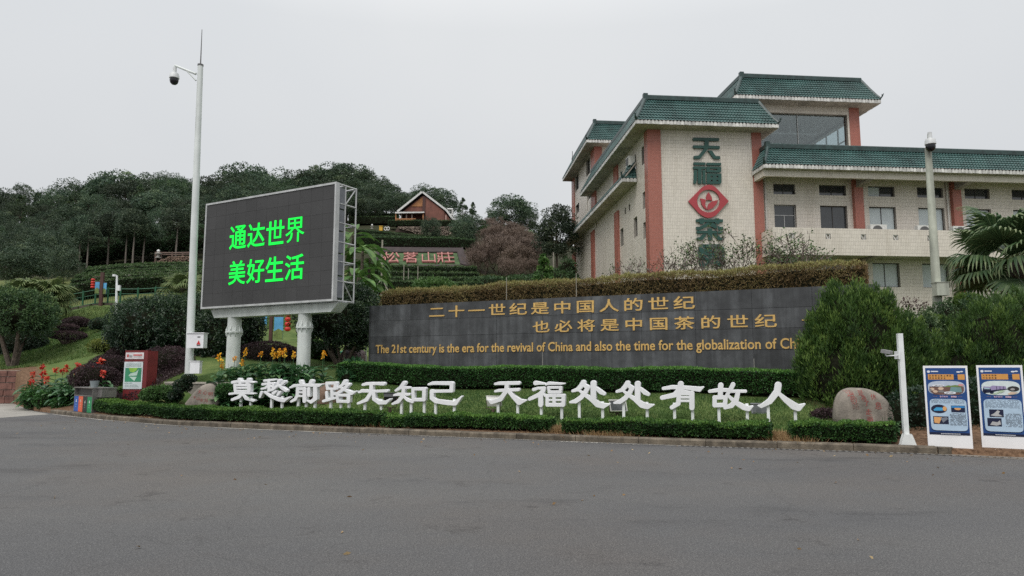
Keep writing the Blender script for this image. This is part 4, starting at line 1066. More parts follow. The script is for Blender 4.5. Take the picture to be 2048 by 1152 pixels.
slope_bed('shrub_bed', 'dark purple clipped shrubs covering the slope left of the red information board', [(150, 742), (205, 715), (262, 700), (345, 700), (300, 735), (240, 760), (235, 795), (200, 795), (160, 780)], 24, 34, L_purple, 61, 900)
slope_bed('shrub_bed', 'dark purple clipped shrubs between the red information board and the white pole', [(300, 712), (330, 698), (372, 700), (378, 735), (330, 760), (300, 790), (238, 790), (240, 772), (300, 765)], 24, 34, L_purple, 62, 900)
shrub('shrub', 'rounded dark purple shrub mound behind the red board and dark bushes', 'shrub', [(335, 730, 55, 36, 0), (360, 745, 28, 30, -.5)], 28, .06, .035, 800, L_purple, 63, lump=.12)
shrub('shrub', 'broad purple clipped mound between the two billboard posts', 'shrub', [(535, 716, 62, 34, 0), (575, 722, 35, 30, .4)], 30, .06, .035, 800, L_purple, 64, lump=.06)
shrub('shrub', 'purple mound of the slope running up behind the red canna bed', 'shrub', [(190, 757, 45, 28, 0), (225, 735, 45, 24, 1.5), (262, 712, 45, 20, 3)], 27.5, .06, .035, 800, L_purple, 65, lump=.1)
for k, (a, lab) in enumerate([([(205, 752), (225, 742), (248, 733)], 'low bright green hedge strip cutting through the purple slope'), ([(318, 708), (345, 706), (372, 707)], 'short bright green hedge strip left of the white pole')]):
    pts = [tuple(at(px, py, 26.5 if k == 0 else 31)[:2]) for px, py in a]
    if k == 1: continue
    hedge('hedge', lab, 'hedge', pts, .42, .5, .07, .04, 900, L_bright, seed=70 + k, lump=.05)
shrub('shrub', 'short bright green hedge strip left of the white pole', 'shrub', [(345, 706, 26, 6, 0)], 29.0, .07, .04, 900, L_bright, 72, flat=.4)
# two-tier topiary and its companions on the lawn
def topiary():
    Y = 39.0; rng = np.random.default_rng(81); k = Y / FPX; qs = QS()
    c = at(135, 690, Y); th = thing('topiary', 'purple two-tier mushroom-shaped topiary standing on the sloping lawn', 'topiary', (c[0], c[1], H(c[0], c[1])))
    for px, py, rx, rz in ((136, 671, 33, 9), (136, 655, 18, 6)):
        cc = at(px, py, Y); R = (rx * k, rx * k, rz * k); p, nn = blob_pts(rng, 5200 if rx > 20 else 2200, cc, R, 82, .05, 2, -1)
        m = nn[:, 2] > -.85; below = p[:, 2] < cc[2]; p[below, 2] = cc[2] + (p[below, 2] - cc[2]) * .8
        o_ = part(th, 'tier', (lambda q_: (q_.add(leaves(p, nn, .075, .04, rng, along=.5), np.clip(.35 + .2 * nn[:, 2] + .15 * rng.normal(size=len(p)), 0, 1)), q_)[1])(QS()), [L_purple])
    tq = QS(); b = Vector((c[0], c[1], H(c[0], c[1]) - .1))
    for j in range(9):
        a = 2 * PI * j / 9; e = Vector(at(136, 676, Y)) + Vector((math.cos(a) * .55, math.sin(a) * .55, 0)); tq.add(tubeq([b, b.lerp(e, .45) + Vector((0, 0, -.05)), e], [.07, .05, .03], 5), .5)
    tq.add(tubeq([b, Vector(at(136, 655, Y))], [.09, .05], 6), .5)
    part(th, 'trunk', tq, [M_bark])
topiary()
shrub('shrub', 'low purple mound on the lawn above the two-tier topiary', 'shrub', [(153, 645, 24, 11, 0)], 42, .075, .045, 700, L_purple, 83, lump=.08)
shrub('shrub', 'dark green clipped block shrub high on the lawn beside the wide evergreen', 'shrub', [(198, 649, 17, 13, 0)], 41, .08, .045, 600, L_osman, 84, lump=.08, thi=.5)
shrub('shrub', 'yellow-green round bush at the foot of the wide dark evergreen', 'shrub', [(205, 693, 25, 15, 0), (222, 690, 14, 12, 0)], 34, .08, .05, 500, L_yellow, 85, lump=.2, inner=.3)
# round-headed tree at the left edge
th = shrub('broadleaf_tree', 'round-headed green tree with pale forked trunk on the lawn at the left edge', 'tree', [(40, 632, 64, 44, 0), (5, 625, 45, 45, .4), (78, 640, 30, 32, -.2), (40, 608, 46, 24, .5)], 36, .12, .07, 260, L_tea, 91, lump=.14, inner=.3, thi=1.0, core=.68, tuft=.3, tn=24)
stem(th, 26, 665, 724, 36, .14, 5, .8)
shrub('shrub', 'dark shrub behind the pale trunks at the left edge', 'shrub', [(30, 690, 60, 34, 0), (75, 680, 18, 20, 0)], 40, .10, .05, 300, L_osman, 92, thi=.45)  # leaf tints capped low
th = shrub('shrub', 'cloud-pruned dark bush beside the base of the white pole', 'shrub', [(366, 772, 16, 14, 0), (352, 790, 12, 9, 0), (378, 757, 12, 8, 0)], 22.4, .05, .03, 1700, L_osman, 93, thi=.6, lump=.1)
shrub('shrub', 'bright green low bush between the red board and the pale boulder', 'shrub', [(320, 787, 33, 15, 0), (300, 792, 20, 11, 0), (345, 795, 16, 12, 0)], 22.8, .06, .035, 1400, L_bright, 94, lump=.2, inner=.2, thi=.65)
shrub('shrub', 'small round green bush between the pale boulder and the first white character', 'shrub', [(450, 785, 20, 17, 0)], 22.0, .055, .032, 2200, L_hedge2, 95, lump=.07)
shrub('shrub', 'dark low bush against the retaining wall under the cannas at the left', 'shrub', [(70, 800, 22, 20, 0), (95, 802, 22, 18, -.6), (60, 790, 12, 18, .6), (125, 808, 20, 12, -1)], 28.6, .07, .04, 700, L_hedge2, 96, lump=.2, thi=.8, tlo=.1)
shrub('shrub', 'dark hosta-like clump at the left foot of the granite wall', 'shrub', [(708, 742, 24, 22, 0), (695, 755, 16, 12, -.4)], 25.2, .22, .10, 130, L_canna, 97, lump=.2, thi=.35, inner=.3)
# hedge behind the posts
hedge('hedge', 'low dark hedge behind the right billboard post under the green netting', 'hedge', [tuple(at(px, 720, 31.5)[:2]) for px in (618, 650, 675)], .75, .7, .08, .045, 600, L_hedge2, seed=98, top_t=.4, thi=.6)

# ================================================================== CANNAS
def canna_proto(seed, mat_f, nleaf=8, h=1.15, fl=True, buds=0):
    rng = np.random.default_rng(seed); parts = []
    def leafq(base, d, L, W, sag):
        seg = 6; d = Vector(d).normalized(); side = d.cross(Vector((0, 0, 1))).normalized(); out = []; prev = None; p = Vector(base); dd = d.copy()
        for k in range(seg + 1):
            u = k / seg; w = W * math.sin(PI * min(1, (.06 + u * .94)) ** .8) * (1 if u < 1 else 0) * .5 + .004
            lift = Vector((0, 0, w * .35))
            cur = (p - side * w + lift, p.copy(), p + side * w + lift)
            if prev: out.append([prev[0], prev[1], cur[1], cur[0]]); out.append([prev[1], prev[2], cur[2], cur[1]])
            prev = cur; dd = (dd + Vector((0, 0, -sag)) / seg * 1.0).normalized(); p = p + dd * (L / seg)
        return np.array(out)
    sq = QS(); sq.add(tubeq([(0, 0, -.05), (.01, 0, h * .5), (.0, .01, h)], [.014, .011, .006], 5), .35); parts.append(('stem', sq.mesh('stem', [L_canna])))
    for j in range(nleaf):
        a = 2.4 * j + rng.uniform(-.3, .3); z = h * (.08 + .62 * j / nleaf); el = rng.uniform(.55, 1.15)
        q = QS(); q.add(leafq((0, 0, z), (math.cos(a), math.sin(a), el), rng.uniform(.45, .68), rng.uniform(.17, .26), rng.uniform(.9, 1.9)), np.clip(.45 + .2 * rng.normal() + np.linspace(-.1, .1, 12), 0, 1))
        parts.append(('leaf', q.mesh('leaf', [L_canna])))
    if fl:
        q = QS(); c = np.array([0, .0, h + .02]); k = 26; d = _norm(rng.normal(size=(k, 3)) + np.array([0, 0, .2]))
        q.add(leaves(np.tile(c, (k, 1)) + d * .02 + np.array([0, 0, 1]) * rng.uniform(-.09, .07, (k, 1)), d, (.12 if mat_f is L_red else .075), (.085 if mat_f is L_red else .055), rng, along=.85, fold=.25), np.clip(.5 + .3 * rng.normal(size=k), 0, 1))
        parts.append(('flower', q.mesh('flower', [mat_f])))
    return parts
def put_canna(protos, key, loc, rz, sc, label, group):
    th = thing('canna_plant', label, 'canna', loc, rz, group); th.scale = (sc,) * 3
    for nm, me in protos[key]: part(th, nm, me, world=False)
    return th
PR = {k: canna_proto(200 + k, L_red, 9, 1.05, fl=True) for k in range(3)}
PR.update({k + 10: canna_proto(210 + k, L_yel, 7, 1.25, fl=True) for k in range(3)}); PR[20] = canna_proto(220, L_red, 9, .75, fl=False); PR[21] = canna_proto(221, L_yel, 10, .85, fl=False)
G1, G2 = 'red flowering cannas beside the recycling bins', 'yellow flowering cannas in the raised bed behind the white characters'
def canna_at(px, pyf, Y, key, lab, grp, hproto, smin=.95):
    p = at(px, pyf, Y); z = H(p[0], p[1]); sc = min(2.0, max(smin, (p[2] - z) / hproto))
    return put_canna(PR, key, (p[0], p[1], z), RN.uniform(0, 6), sc, lab, grp)
reds = [(66, 748, 30.0), (86, 735, 30.2), (86, 748, 29), (92, 762, 28.4), (112, 741, 29.4), (125, 742, 29.0), (135, 735, 29.4), (156, 731, 29.2), (150, 746, 28.6), (162, 741, 28.8), (190, 738, 28.2), (186, 733, 28.6), (200, 724, 28.2), (192, 752, 27.4), (63, 772, 28.6), (205, 770, 26.8)]
for k, (px, py, Y) in enumerate(reds): canna_at(px, py, Y, k % 3, 'red flowering canna in the crowded bed left of the recycling bins', G1, 1.07)
for k in range(44):
    px = 56 + (k % 22) * 7.2 + RN.uniform(-5, 5); canna_at(px, (788 if k < 22 else 768) + RN.uniform(-8, 8), 28.9 - (px - 56) / 7.2 * .10 + (0 if k < 22 else .7) + RN.uniform(-.25, .25), 20, 'leafy canna without a flower in the bed left of the recycling bins', G1, 1.0)
yel = [(439, 716), (443, 735), (468, 738), (484, 725), (490, 703), (520, 730), (546, 704), (548, 715), (561, 704), (568, 708), (557, 728), (569, 724), (587, 722), (645, 732), (649, 711)]
for k, (px, py) in enumerate(yel): canna_at(px, py, 22.7 + (k % 3) * .15, 10 + k % 3, 'yellow flowering canna behind the first white characters', G2, 1.27)
for k in range(40):
    px = 446 + (k % 14) * 13.5 + RN.uniform(-5, 5); canna_at(px, (738, 750, 768)[k // 14] + RN.uniform(-6, 8), (22.9, 22.4, 22.0)[k // 14] + RN.uniform(-.12, .12), 21, 'leafy canna without a flower behind the first white characters', G2, 1.0)
for k in range(22):
    canna_at(446 + k * 8.6 + RN.uniform(-4, 4), 728 + RN.uniform(-6, 8), 23.9 + RN.uniform(-.3, .3), 21, 'short leafy canna around the feet of the billboard posts', G2, 1.0, .6)
for k, (px, py) in enumerate([(1765, 838), (1778, 832), (1770, 848), (1788, 842)]):
    p = at(px, py, 15.3); put_canna(PR, 20, (p[0], p[1], H(p[0], p[1])), k * 1.7, .62, 'broad-leaved green plant at the end of the hedge beside the thin white camera pole', 'broad-leaved plants beside the boulder')

# ================================================================== FAN PALMS
def frond_mesh(seed, R=1.35, pet=1.2, nseg=34, sag=.5, mat=None):
    rng = np.random.default_rng(seed); q = QS()
    q.add(tubeq([(0, 0, 0), (pet * .5, 0, .05), (pet, 0, -.02)], [.035, .022, .016], 4), .75)
    for j in range(nseg):
        a = (j / (nseg - 1) - .5) * 2 * 2.25; d = Vector((math.cos(a), math.sin(a), .12 * math.cos(a))); L = R * (1 - .22 * abs(a) / 2.25) * rng.uniform(.9, 1.05)
        p0 = Vector((pet, 0, 0)); p1 = p0 + d * L * .55; p2 = p1 + (d * .7 + Vector((0, 0, -sag * rng.uniform(.6, 1.3)))) * L * .28; p3 = p2 + (d * .35 + Vector((0, 0, -1.0 * sag - .3))) * L * .22
        w0 = L * .55 * (4.5 / nseg) * .62; s_ = Vector((-d.y, d.x, 0)).normalized()
        fold = Vector((0, 0, .02))
        t = np.clip(.4 + .15 * rng.normal(), 0, 1)
        for (a_, b_, wa, wb, tt) in ((p0, p1, .004, w0, t), (p1, p2, w0, w0 * .55, t + .05), (p2, p3, w0 * .55, .003, t + .35)):
            q.add(np.array([[a_ - s_ * wa, a_ + s_ * wa * .2 + fold, b_ + s_ * wb * .2 + fold, b_ - s_ * wb]]), tt); q.add(np.array([[a_ + s_ * wa * .2 + fold, a_ + s_ * wa, b_ + s_ * wb, b_ + s_ * wb * .2 + fold]]), tt - .15)
    return q.mesh('frond', [mat or L_palm])
FR = [frond_mesh(300 + k, sag=.35 + .25 * k) for k in range(3)]
L_palm2 = leafm('pale_palm_fronds', (.05, .085, .028), (.11, .16, .05), (.26, .31, .12), rnd=.1)
FR2 = [frond_mesh(310 + k, pet=.9, sag=.5 + .25 * k, mat=L_palm2) for k in range(3)]
def fan_palm(label, px, py_crown, Y, sc, nf, seed, group=None, fr=None):
    fr = fr or FR
    rng = random.Random(seed); c = at(px, py_crown, Y); z = H(c[0], c[1])
    th = thing('fan_palm', label, 'palm', (c[0], c[1], z), group=group); h = c[2] - z
    mb = MB(); pts = []; rr = []
    for k in range(15): pts.append((c[0] + .02 * math.sin(k), c[1], z - .2 + (h + .25) * k / 14)); rr.append((.17 + (.09 if k > 8 else .0) + .03 * (k % 2)) * sc)
    mb.tube(pts, rr, 10)
    part(th, 'trunk', mb, pm('shaggy_palm_trunk', (.055, .045, .036), 1.0, var=.35, vs=9, bump=1.0, bs=30))
    for k in range(nf):
        az = 2.4 * k + rng.uniform(-.25, .25); el = 1.15 - 1.75 * (k / nf) ** .9 + rng.uniform(-.1, .1)
        o = part(th, 'frond', fr[k % 3], world=False)
        o.location = (0, 0, h - .1 * (k / nf)); o.rotation_euler = (rng.uniform(-.25, .25), -el, az); s_ = sc * rng.uniform(.9, 1.1); o.scale = (s_, s_, s_)
    return th
fan_palm('large fan palm with drooping fronds in front of the facade at the right edge', 2032, 522, 27.5, 1.25, 30, 1)
fan_palm('small fan palm on the tea terrace just left of the white pole', 366, 578, 47, .75, 18, 2, fr=FR2)
fan_palm('pale green fan palm behind the round-headed tree at the left edge', 98, 600, 43, .8, 30, 3, fr=FR2)
fan_palm('pale green fan palm half hidden at the far left edge', 48, 600, 43, .9, 28, 4, fr=FR2)
# ================================================================== THE TILED BUILDING
BA = math.radians(5.2)
BU = Vector((math.cos(BA), math.sin(BA), 0)); BV = Vector((-math.sin(BA), math.cos(BA), 0))
_c = at(1300, 500, 44); BC = Vector((_c[0], _c[1], 0))
BM = Matrix(((BU.x, BV.x, 0, BC.x), (BU.y, BV.y, 0, BC.y), (0, 0, 1, 0), (0, 0, 0, 1)))    # local (u along facade, v depth, z up)
GZ0 = 2.5
def tile_mat(name, col, joint, tw, th_, rough=.35, axis_uv=True, jw=.02, var=.06):
    """small glazed wall tiles: Brick texture laid in u/z, joints sunk by bump"""
    m = bpy.data.materials.new(name); n, l = nt(m); b = n['Principled BSDF']; b.inputs['Roughness'].default_value = rough
    tc = n.new('ShaderNodeTexCoord'); mp = n.new('ShaderNodeMapping'); mp.inputs['Rotation'].default_value = (0, 0, -BA); l.new(tc.outputs['Object'], mp.inputs[0])
    sp = n.new('ShaderNodeSeparateXYZ'); l.new(mp.outputs[0], sp.inputs[0])
    geo = n.new('ShaderNodeNewGeometry'); vt = n.new('ShaderNodeVectorMath'); vt.operation = 'DOT_PRODUCT'; vt.inputs[1].default_value = tuple(BU); l.new(geo.outputs['True Normal'], vt.inputs[0])
    ab = n.new('ShaderNodeMath'); ab.operation = 'ABSOLUTE'; l.new(vt.outputs['Value'], ab.inputs[0]); gt = n.new('ShaderNodeMath'); gt.operation = 'GREATER_THAN'; gt.inputs[1].default_value = .7; l.new(ab.outputs[0], gt.inputs[0])
    mxv = n.new('ShaderNodeMix'); mxv.data_type = 'FLOAT'; l.new(gt.outputs[0], mxv.inputs['Factor']); l.new(sp.outputs['X'], mxv.inputs['A']); l.new(sp.outputs['Y'], mxv.inputs['B'])
    cb = n.new('ShaderNodeCombineXYZ'); l.new(mxv.outputs['Result'], cb.inputs['X']); l.new(sp.outputs['Z'], cb.inputs['Y'])
    br = n.new('ShaderNodeTexBrick'); br.offset = 0; br.squash = 1; l.new(cb.outputs[0], br.inputs['Vector'])
    br.inputs['Scale'].default_value = 1; br.inputs['Brick Width'].default_value = tw; br.inputs['Row Height'].default_value = th_; br.inputs['Mortar Size'].default_value = jw; br.inputs['Mortar Smooth'].default_value = .3; br.inputs['Bias'].default_value = 0
    br.inputs['Color1'].default_value = (*[c * (1 - var) for c in col], 1); br.inputs['Color2'].default_value = (*[c * (1 + var) for c in col], 1); br.inputs['Mortar'].default_value = (*joint, 1)
    no = n.new('ShaderNodeTexNoise'); no.inputs['Scale'].default_value = .6; no.inputs['Detail'].default_value = 8; no.inputs['Roughness'].default_value = .7
    m2 = n.new('ShaderNodeMapping'); m2.inputs['Scale'].default_value = (1.6, 1.6, .22); l.new(tc.outputs['Object'], m2.inputs[0]); l.new(m2.outputs[0], no.inputs['Vector'])
    rp = n.new('ShaderNodeValToRGB'); rp.color_ramp.elements[0].position = .32; rp.color_ramp.elements[0].color = (.83, .815, .79, 1); rp.color_ramp.elements[1].position = .52; rp.color_ramp.elements[1].color = (1, 1, 1, 1); l.new(no.outputs['Fac'], rp.inputs[0])
    mx = n.new('ShaderNodeMix'); mx.data_type = 'RGBA'; mx.blend_type = 'MULTIPLY'; mx.inputs['Factor'].default_value = .85; l.new(br.outputs['Color'], mx.inputs['A']); l.new(rp.outputs[0], mx.inputs['B']); l.new(mx.outputs['Result'], b.inputs['Base Color'])
    bp = n.new('ShaderNodeBump'); bp.inputs['Strength'].default_value = .5; bp.inputs['Distance'].default_value = .01; bp.invert = True; l.new(br.outputs['Fac'], bp.inputs['Height']); l.new(bp.outputs[0], b.inputs['Normal'])
    return m
M_tile = tile_mat('cream_wall_tiles', (.64, .59, .52), (.42, .38, .33), .115, .235, jw=.008)
M_red = tile_mat('red_brown_column_tiles', (.36, .125, .090), (.25, .09, .07), .10, .10, jw=.006)
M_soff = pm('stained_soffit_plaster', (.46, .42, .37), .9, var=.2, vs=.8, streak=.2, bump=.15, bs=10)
M_groof = pm('green_glazed_roof_tiles', (.050, .110, .103), .34, var=.26, vs=.9, rnd=.0, detail=8, spec=.5)
M_gridge = pm('dark_green_ridge_tiles', (.026, .055, .052), .4, var=.3, vs=3)
M_drip = pm('white_glazed_drip_tiles', (.70, .69, .66), .5, var=.2, vs=3.5, streak=.28, detail=8)
M_glass = pm('dim_window_glass', (.045, .05, .055), .06, var=.2, vs=.7, spec=.8)
M_blind = pm('white_roller_blind', (.50, .56, .57), .25, var=.08, vs=1)
M_frame = pm('dark_bronze_window_frame', (.05, .045, .042), .5)
M_framel = pm('aluminium_window_frame', (.42, .42, .41), .4, metal=.4)
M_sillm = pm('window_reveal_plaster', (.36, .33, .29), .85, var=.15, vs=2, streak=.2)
bld = thing('tea_house_building', 'large cream tiled building with green glazed roofs and red-brown columns behind the granite wall', 'building', (BC + BU * 12 + BV * 6 + Vector((0, 0, GZ0))))
def bpart(name, mb, mats, **k):
    mb.M = BM if mb.M is None else mb.M
    return part(bld, name, mb, mats, **k)
def newb():
    m = MB(); m.M = BM; return m
def wall_front(mb, u0, u1, v, z0, z1, holes, depth=.22, m=0, axis='u'):
    """wall face with openings (real recesses) in the plane v=const (axis 'u') or u=const (axis 'v')"""
    us = sorted({u0, u1, *[h[0] for h in holes], *[h[1] for h in holes]}); zs_ = sorted({z0, z1, *[h[2] for h in holes], *[h[3] for h in holes]})
    P = (lambda a, d, z: (a, v + d, z)) if axis == 'u' else (lambda a, d, z: (v + d, a, z))
    def inh(a, z): return any(h[0] < a < h[1] and h[2] < z < h[3] for h in holes)
    for a, b in zip(us[:-1], us[1:]):
        run = None
        for c, d in zip(zs_[:-1], zs_[1:]):
            if inh((a + b) / 2, (c + d) / 2): continue
            q = [P(a, 0, c), P(b, 0, c), P(b, 0, d), P(a, 0, d)]
            mb.face(q if axis == 'u' else q[::-1], m)
    for a, b, c, d in holes:
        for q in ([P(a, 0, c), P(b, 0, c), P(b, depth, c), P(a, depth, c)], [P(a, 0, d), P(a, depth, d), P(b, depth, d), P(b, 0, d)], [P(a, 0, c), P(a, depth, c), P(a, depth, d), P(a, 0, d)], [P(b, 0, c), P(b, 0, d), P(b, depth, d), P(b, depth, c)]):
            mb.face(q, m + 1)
def window(u0, u1, v, z0, z1, kind='dark', axis='u', depth=.22, panes=2, transom=None):
    def B(mb, a0, a1, d0, d1, z0_, z1_):
        if axis == 'u': mb.box(a0, a1, v + d0, v + d1, z0_, z1_)
        else: mb.box(v + d0, v + d1, a0, a1, z0_, z1_)
    mb = newb(); f = .045
    B(mb, u0, u1, depth - .07, depth - .01, z0, z0 + f); B(mb, u0, u1, depth - .07, depth - .01, z1 - f, z1); B(mb, u0, u0 + f, depth - .068, depth - .012, z0 + f, z1 - f); B(mb, u1 - f, u1, depth - .068, depth - .012, z0 + f, z1 - f)
    zt = transom if transom else z1 - f
    for k in range(1, panes):
        a = u0 + (u1 - u0) * k / panes; B(mb, a - f / 2, a + f / 2, depth - .066, depth - .014, z0 + f, zt)
    if transom: B(mb, u0 + f, u1 - f, depth - .064, depth - .016, transom - f / 2, transom + f / 2)
    w = bpart('window', mb, M_frame if kind != 'light' else M_framel)
    for k in range(panes):
        a0 = u0 + (u1 - u0) * k / panes + f * .5; a1 = u0 + (u1 - u0) * (k + 1) / panes - f * .5
        mb = newb(); kk = kind
        if kind == 'half' and k == 1: kk = 'dark'
        B(mb, a0, a1, depth - .035, depth - .028, z0 + f * .7, (transom or z1) - f * .6)
        sub(w, 'pane', mb, M_blind if kk in ('blind', 'half') else M_glass)
    if transom:
        mb = newb(); B(mb, u0 + f * .5, u1 - f * .5, depth - .035, depth - .028, transom + f * .4, z1 - f * .6); sub(w, 'pane', mb, M_glass)
    mb = newb(); B(mb, u0 - .0, u1 + .0, depth + .02, depth + .06, z0, z1); sub(w, 'backing', mb, pm('dark_room', (.02, .02, .022), .9))
    return w
# ---- roof pieces
def slope(A, B, C, D, name='roof_tiles', pitch=.21, course=.24):
    """A-B eave, D-C ridge (A below D); rolled tiles in stepped courses"""
    A, B, C, D = map(Vector, (A, B, C, D)); nrm = (B - A).cross(D - A).normalized()
    if nrm.z < 0: nrm = -nrm
    ncol = max(2, int((B - A).length / pitch)); ncr = max(2, int((D - A).length / course)); mb = newb()
    prof = [(0, 0), (.18, .0), (.34, .034), (.5, .045), (.66, .034), (.82, .0)]
    us = [(c + p[0]) / ncol for c in range(ncol) for p in prof] + [1.0]; hs = [p[1] for c in range(ncol) for p in prof] + [0]
    rows = []
    for r in range(ncr):
        for w_, lift in ((r / ncr, .055), ((r + 1) / ncr - .002, .0)):
            rows.append([mb.vert(A.lerp(B, u).lerp(D.lerp(C, u), w_) + nrm * (h + lift)) for u, h in zip(us, hs)])
    for a, b in zip(rows[:-1], rows[1:]):
        for k in range(len(us) - 1): mb.f.append([a[k], a[k + 1], b[k + 1], b[k]]); mb.m.append(0)
    o = bpart(name, mb, M_groof, kind='stuff')
    # boarding below
    mb = newb(); t = nrm * -.03; t2 = nrm * -.12; mb.hexa([A + t2, B + t2, C + t2, D + t2, A + t, B + t, C + t, D + t]); bpart('roof_deck', mb, M_soff)
    return o
def drips(A, B, hgt=.27, pitch=.235, out=(0, -1, 0)):
    A, B = Vector(A), Vector(B); d = (B - A); L = d.length; d.normalize(); o = Vector(out); n = max(1, int(L / pitch)); mb = newb(); p = L / n
    for k in range(n):
        c = A + d * (p * (k + .5)); w = p * .43; t = RN.uniform(-.012, .012); poly = [(-w, 0), (w, 0), (w, hgt * .62), (w * .7, hgt * .86), (0, hgt), (-w * .7, hgt * .86), (-w, hgt * .62)]
        f = [c + d * x + Vector((0, 0, z + t)) + o * .03 for x, z in poly]; b_ = [c + d * x + Vector((0, 0, z + t)) for x, z in poly]
        i = [mb.vert(q) for q in f]; j = [mb.vert(q) for q in b_]; mb.f.append(i); mb.m.append(0)
        for q in range(7): mb.f.append([i[q], j[q], j[(q + 1) % 7], i[(q + 1) % 7]]); mb.m.append(0)
    e = o * -.03; mb.hexa([A + e * 3, B + e * 3, B + e * .2, A + e * .2, A + e * 3 + Vector((0, 0, hgt * .7)), B + e * 3 + Vector((0, 0, hgt * .7)), B + e * .2 + Vector((0, 0, hgt * .7)), A + e * .2 + Vector((0, 0, hgt * .7))])
    bpart('eave_tiles', mb, M_drip, kind='stuff')
def ridge(A, B, w=.11, h=.24, end=0.0, name='roof_ridge'):
    A, B = Vector(A), Vector(B); d = (B - A).normalized(); s_ = d.cross(Vector((0, 0, 1))).normalized() * w; u = s_.cross(d).normalized(); u = u if u.z > 0 else -u
    mb = newb(); mb.hexa([A - s_, B - s_, B + s_, A + s_, A - s_ + u * h, B - s_ + u * h, B + s_ + u * h, A + s_ + u * h])
    mb.tube([A + u * (h + .02), B + u * (h + .02)], w * .75, 8)
    if end: mb.box(A.x - w * 1.3, A.x + w * 1.3, A.y - w * 1.3, A.y + w * 1.3, A.z - .05, A.z + h + end)
    return bpart(name, mb, M_gridge)
def hip(A, B):     # from eave corner A to ridge end B with an upturned tail at the eave
    A, B = Vector(A), Vector(B); mb = newb(); pts = [B + Vector((0, 0, .1)), A.lerp(B, .6) + Vector((0, 0, .02)), A.lerp(B, .25) + Vector((0, 0, .02)), A + Vector((0, 0, .1)), A + (A - B) * .10 + Vector((0, 0, .42))]
    mb.tube(pts, [.12, .12, .11, .10, .05], 8)
    t = pts[-1]
    for k in range(3): mb.tube([t, t + Vector(((-1) ** k * .05, -.05 * k, .10 + .03 * k))], [.05, .02], 5)
    bpart('roof_hip', mb, M_gridge)
def hiproof(u0, u1, v0, v1, ze, rise, ins, sides='flrb', soff=.12, wall=None):
    """ring roof over eave rectangle; ze = underside of the drip course"""
    zt = ze + .24; r0, r1, q0, q1 = u0 + ins, u1 - ins, v0 + ins, v1 - ins; zr = zt + rise
    if 'f' in sides: slope((u0, v0, zt), (u1, v0, zt), (r1, q0, zr), (r0, q0, zr)); drips((u0, v0, ze), (u1, v0, ze), out=(0, -1, 0)); ridge((r0, q0, zr), (r1, q0, zr), end=.16)
    if 'l' in sides: slope((u0, v1, zt), (u0, v0, zt), (r0, q0, zr), (r0, q1, zr)); drips((u0, v1, ze), (u0, v0, ze), out=(-1, 0, 0)); ridge((r0, q1, zr), (r0, q0 + .2, zr))
    if 'r' in sides: slope((u1, v0, zt), (u1, v1, zt), (r1, q1, zr), (r1, q0, zr)); drips((u1, v0, ze), (u1, v1, ze), out=(1, 0, 0)); ridge((r1, q1, zr), (r1, q0 + .2, zr), end=.16)
    if 'b' in sides: slope((u1, v1, zt), (u0, v1, zt), (r0, q1, zr), (r1, q1, zr)); ridge((r0 + .2, q1, zr), (r1 - .2, q1, zr))
    if 'f' in sides and 'l' in sides: hip((u0, v0, zt), (r0, q0, zr))
    if 'f' in sides and 'r' in sides: hip((u1, v0, zt), (r1, q0, zr))
    if 'l' in sides and 'b' in sides: hip((u0, v1, zt), (r0, q1, zr))
    mb = newb(); mb.box(u0 + .05, u1 - .05, v0 + .05, v1 - .05, ze - .01, ze + soff)
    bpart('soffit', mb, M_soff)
    mb = newb(); mb.box(r0 + .02, r1 - .02, q0 + .02, q1 - .02, zr - .3, zr + .05); bpart('roof_flat', mb, M_soff)

# ---- gable block with the big sign
GW = 7.65
frontholes = []
mb = newb(); wall_front(mb, .85, 7.0, .02, GZ0, 17.15, [])
leftholes = [(.40, 1.50, 15.12, 16.35), (.35, 1.45, 12.13, 13.25), (.30, 1.48, 10.13, 11.22), (2.92, 3.81, 10.66, 12.03), (6.75, 7.6, 10.70, 12.02), (4.70, 5.08, 12.82, 13.30), (5.82, 6.24, 12.84, 13.32), (2.6, 3.5, 7.2, 8.2), (4.9, 5.3, 7.2, 7.6), (2.95, 5.6, 15.35, 16.4)]
wall_front(mb, .002, 26.0, .02, GZ0, 17.12, leftholes, m=0, axis='v', depth=.25)
mb.face([(GW, .05, 14), (GW, 12, 14), (GW, 12, 17.2), (GW, .05, 17.2)]); mb.face([(.0, 26, GZ0), (0, 26, 17), (12, 26, 17), (12, 26, GZ0)])
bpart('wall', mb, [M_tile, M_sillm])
for (a, b_, c, d) in leftholes:
    if b_ - a < .6: window(a, b_, .02, c, d, axis='v', depth=.25, panes=1)
    else: window(a, b_, .02, c, d, axis='v', depth=.25, panes=2)
for u0, u1, v0, v1, z0, z1 in ((-.02, .87, -.03, .78, GZ0, 17.14), (7.0, GW, -.03, .60, GZ0, 17.16)):
    mb = newb(); mb.box(u0, u1, v0, v1, z0, z1); bpart('column', mb, M_red)
for v0, v1, z1 in ((7.85, 9.0, 13.55), (16.7, 17.9, 13.8), (25.9, 27.35, 14.0)):
    mb = newb(); mb.box(-.12, .1, v0, v1, GZ0, z1); bpart('column', mb, M_red)
for v0, v1 in ((7.9, 9.1), (15.9, 17.5)):
    mb = newb(); mb.box(-.10, .1, v0, v1, 14.6, 17.1); bpart('column', mb, M_red)
hiproof(-1.0, 8.40, -1.0, 18.0, 17.13, 1.70, .88, 'flr')
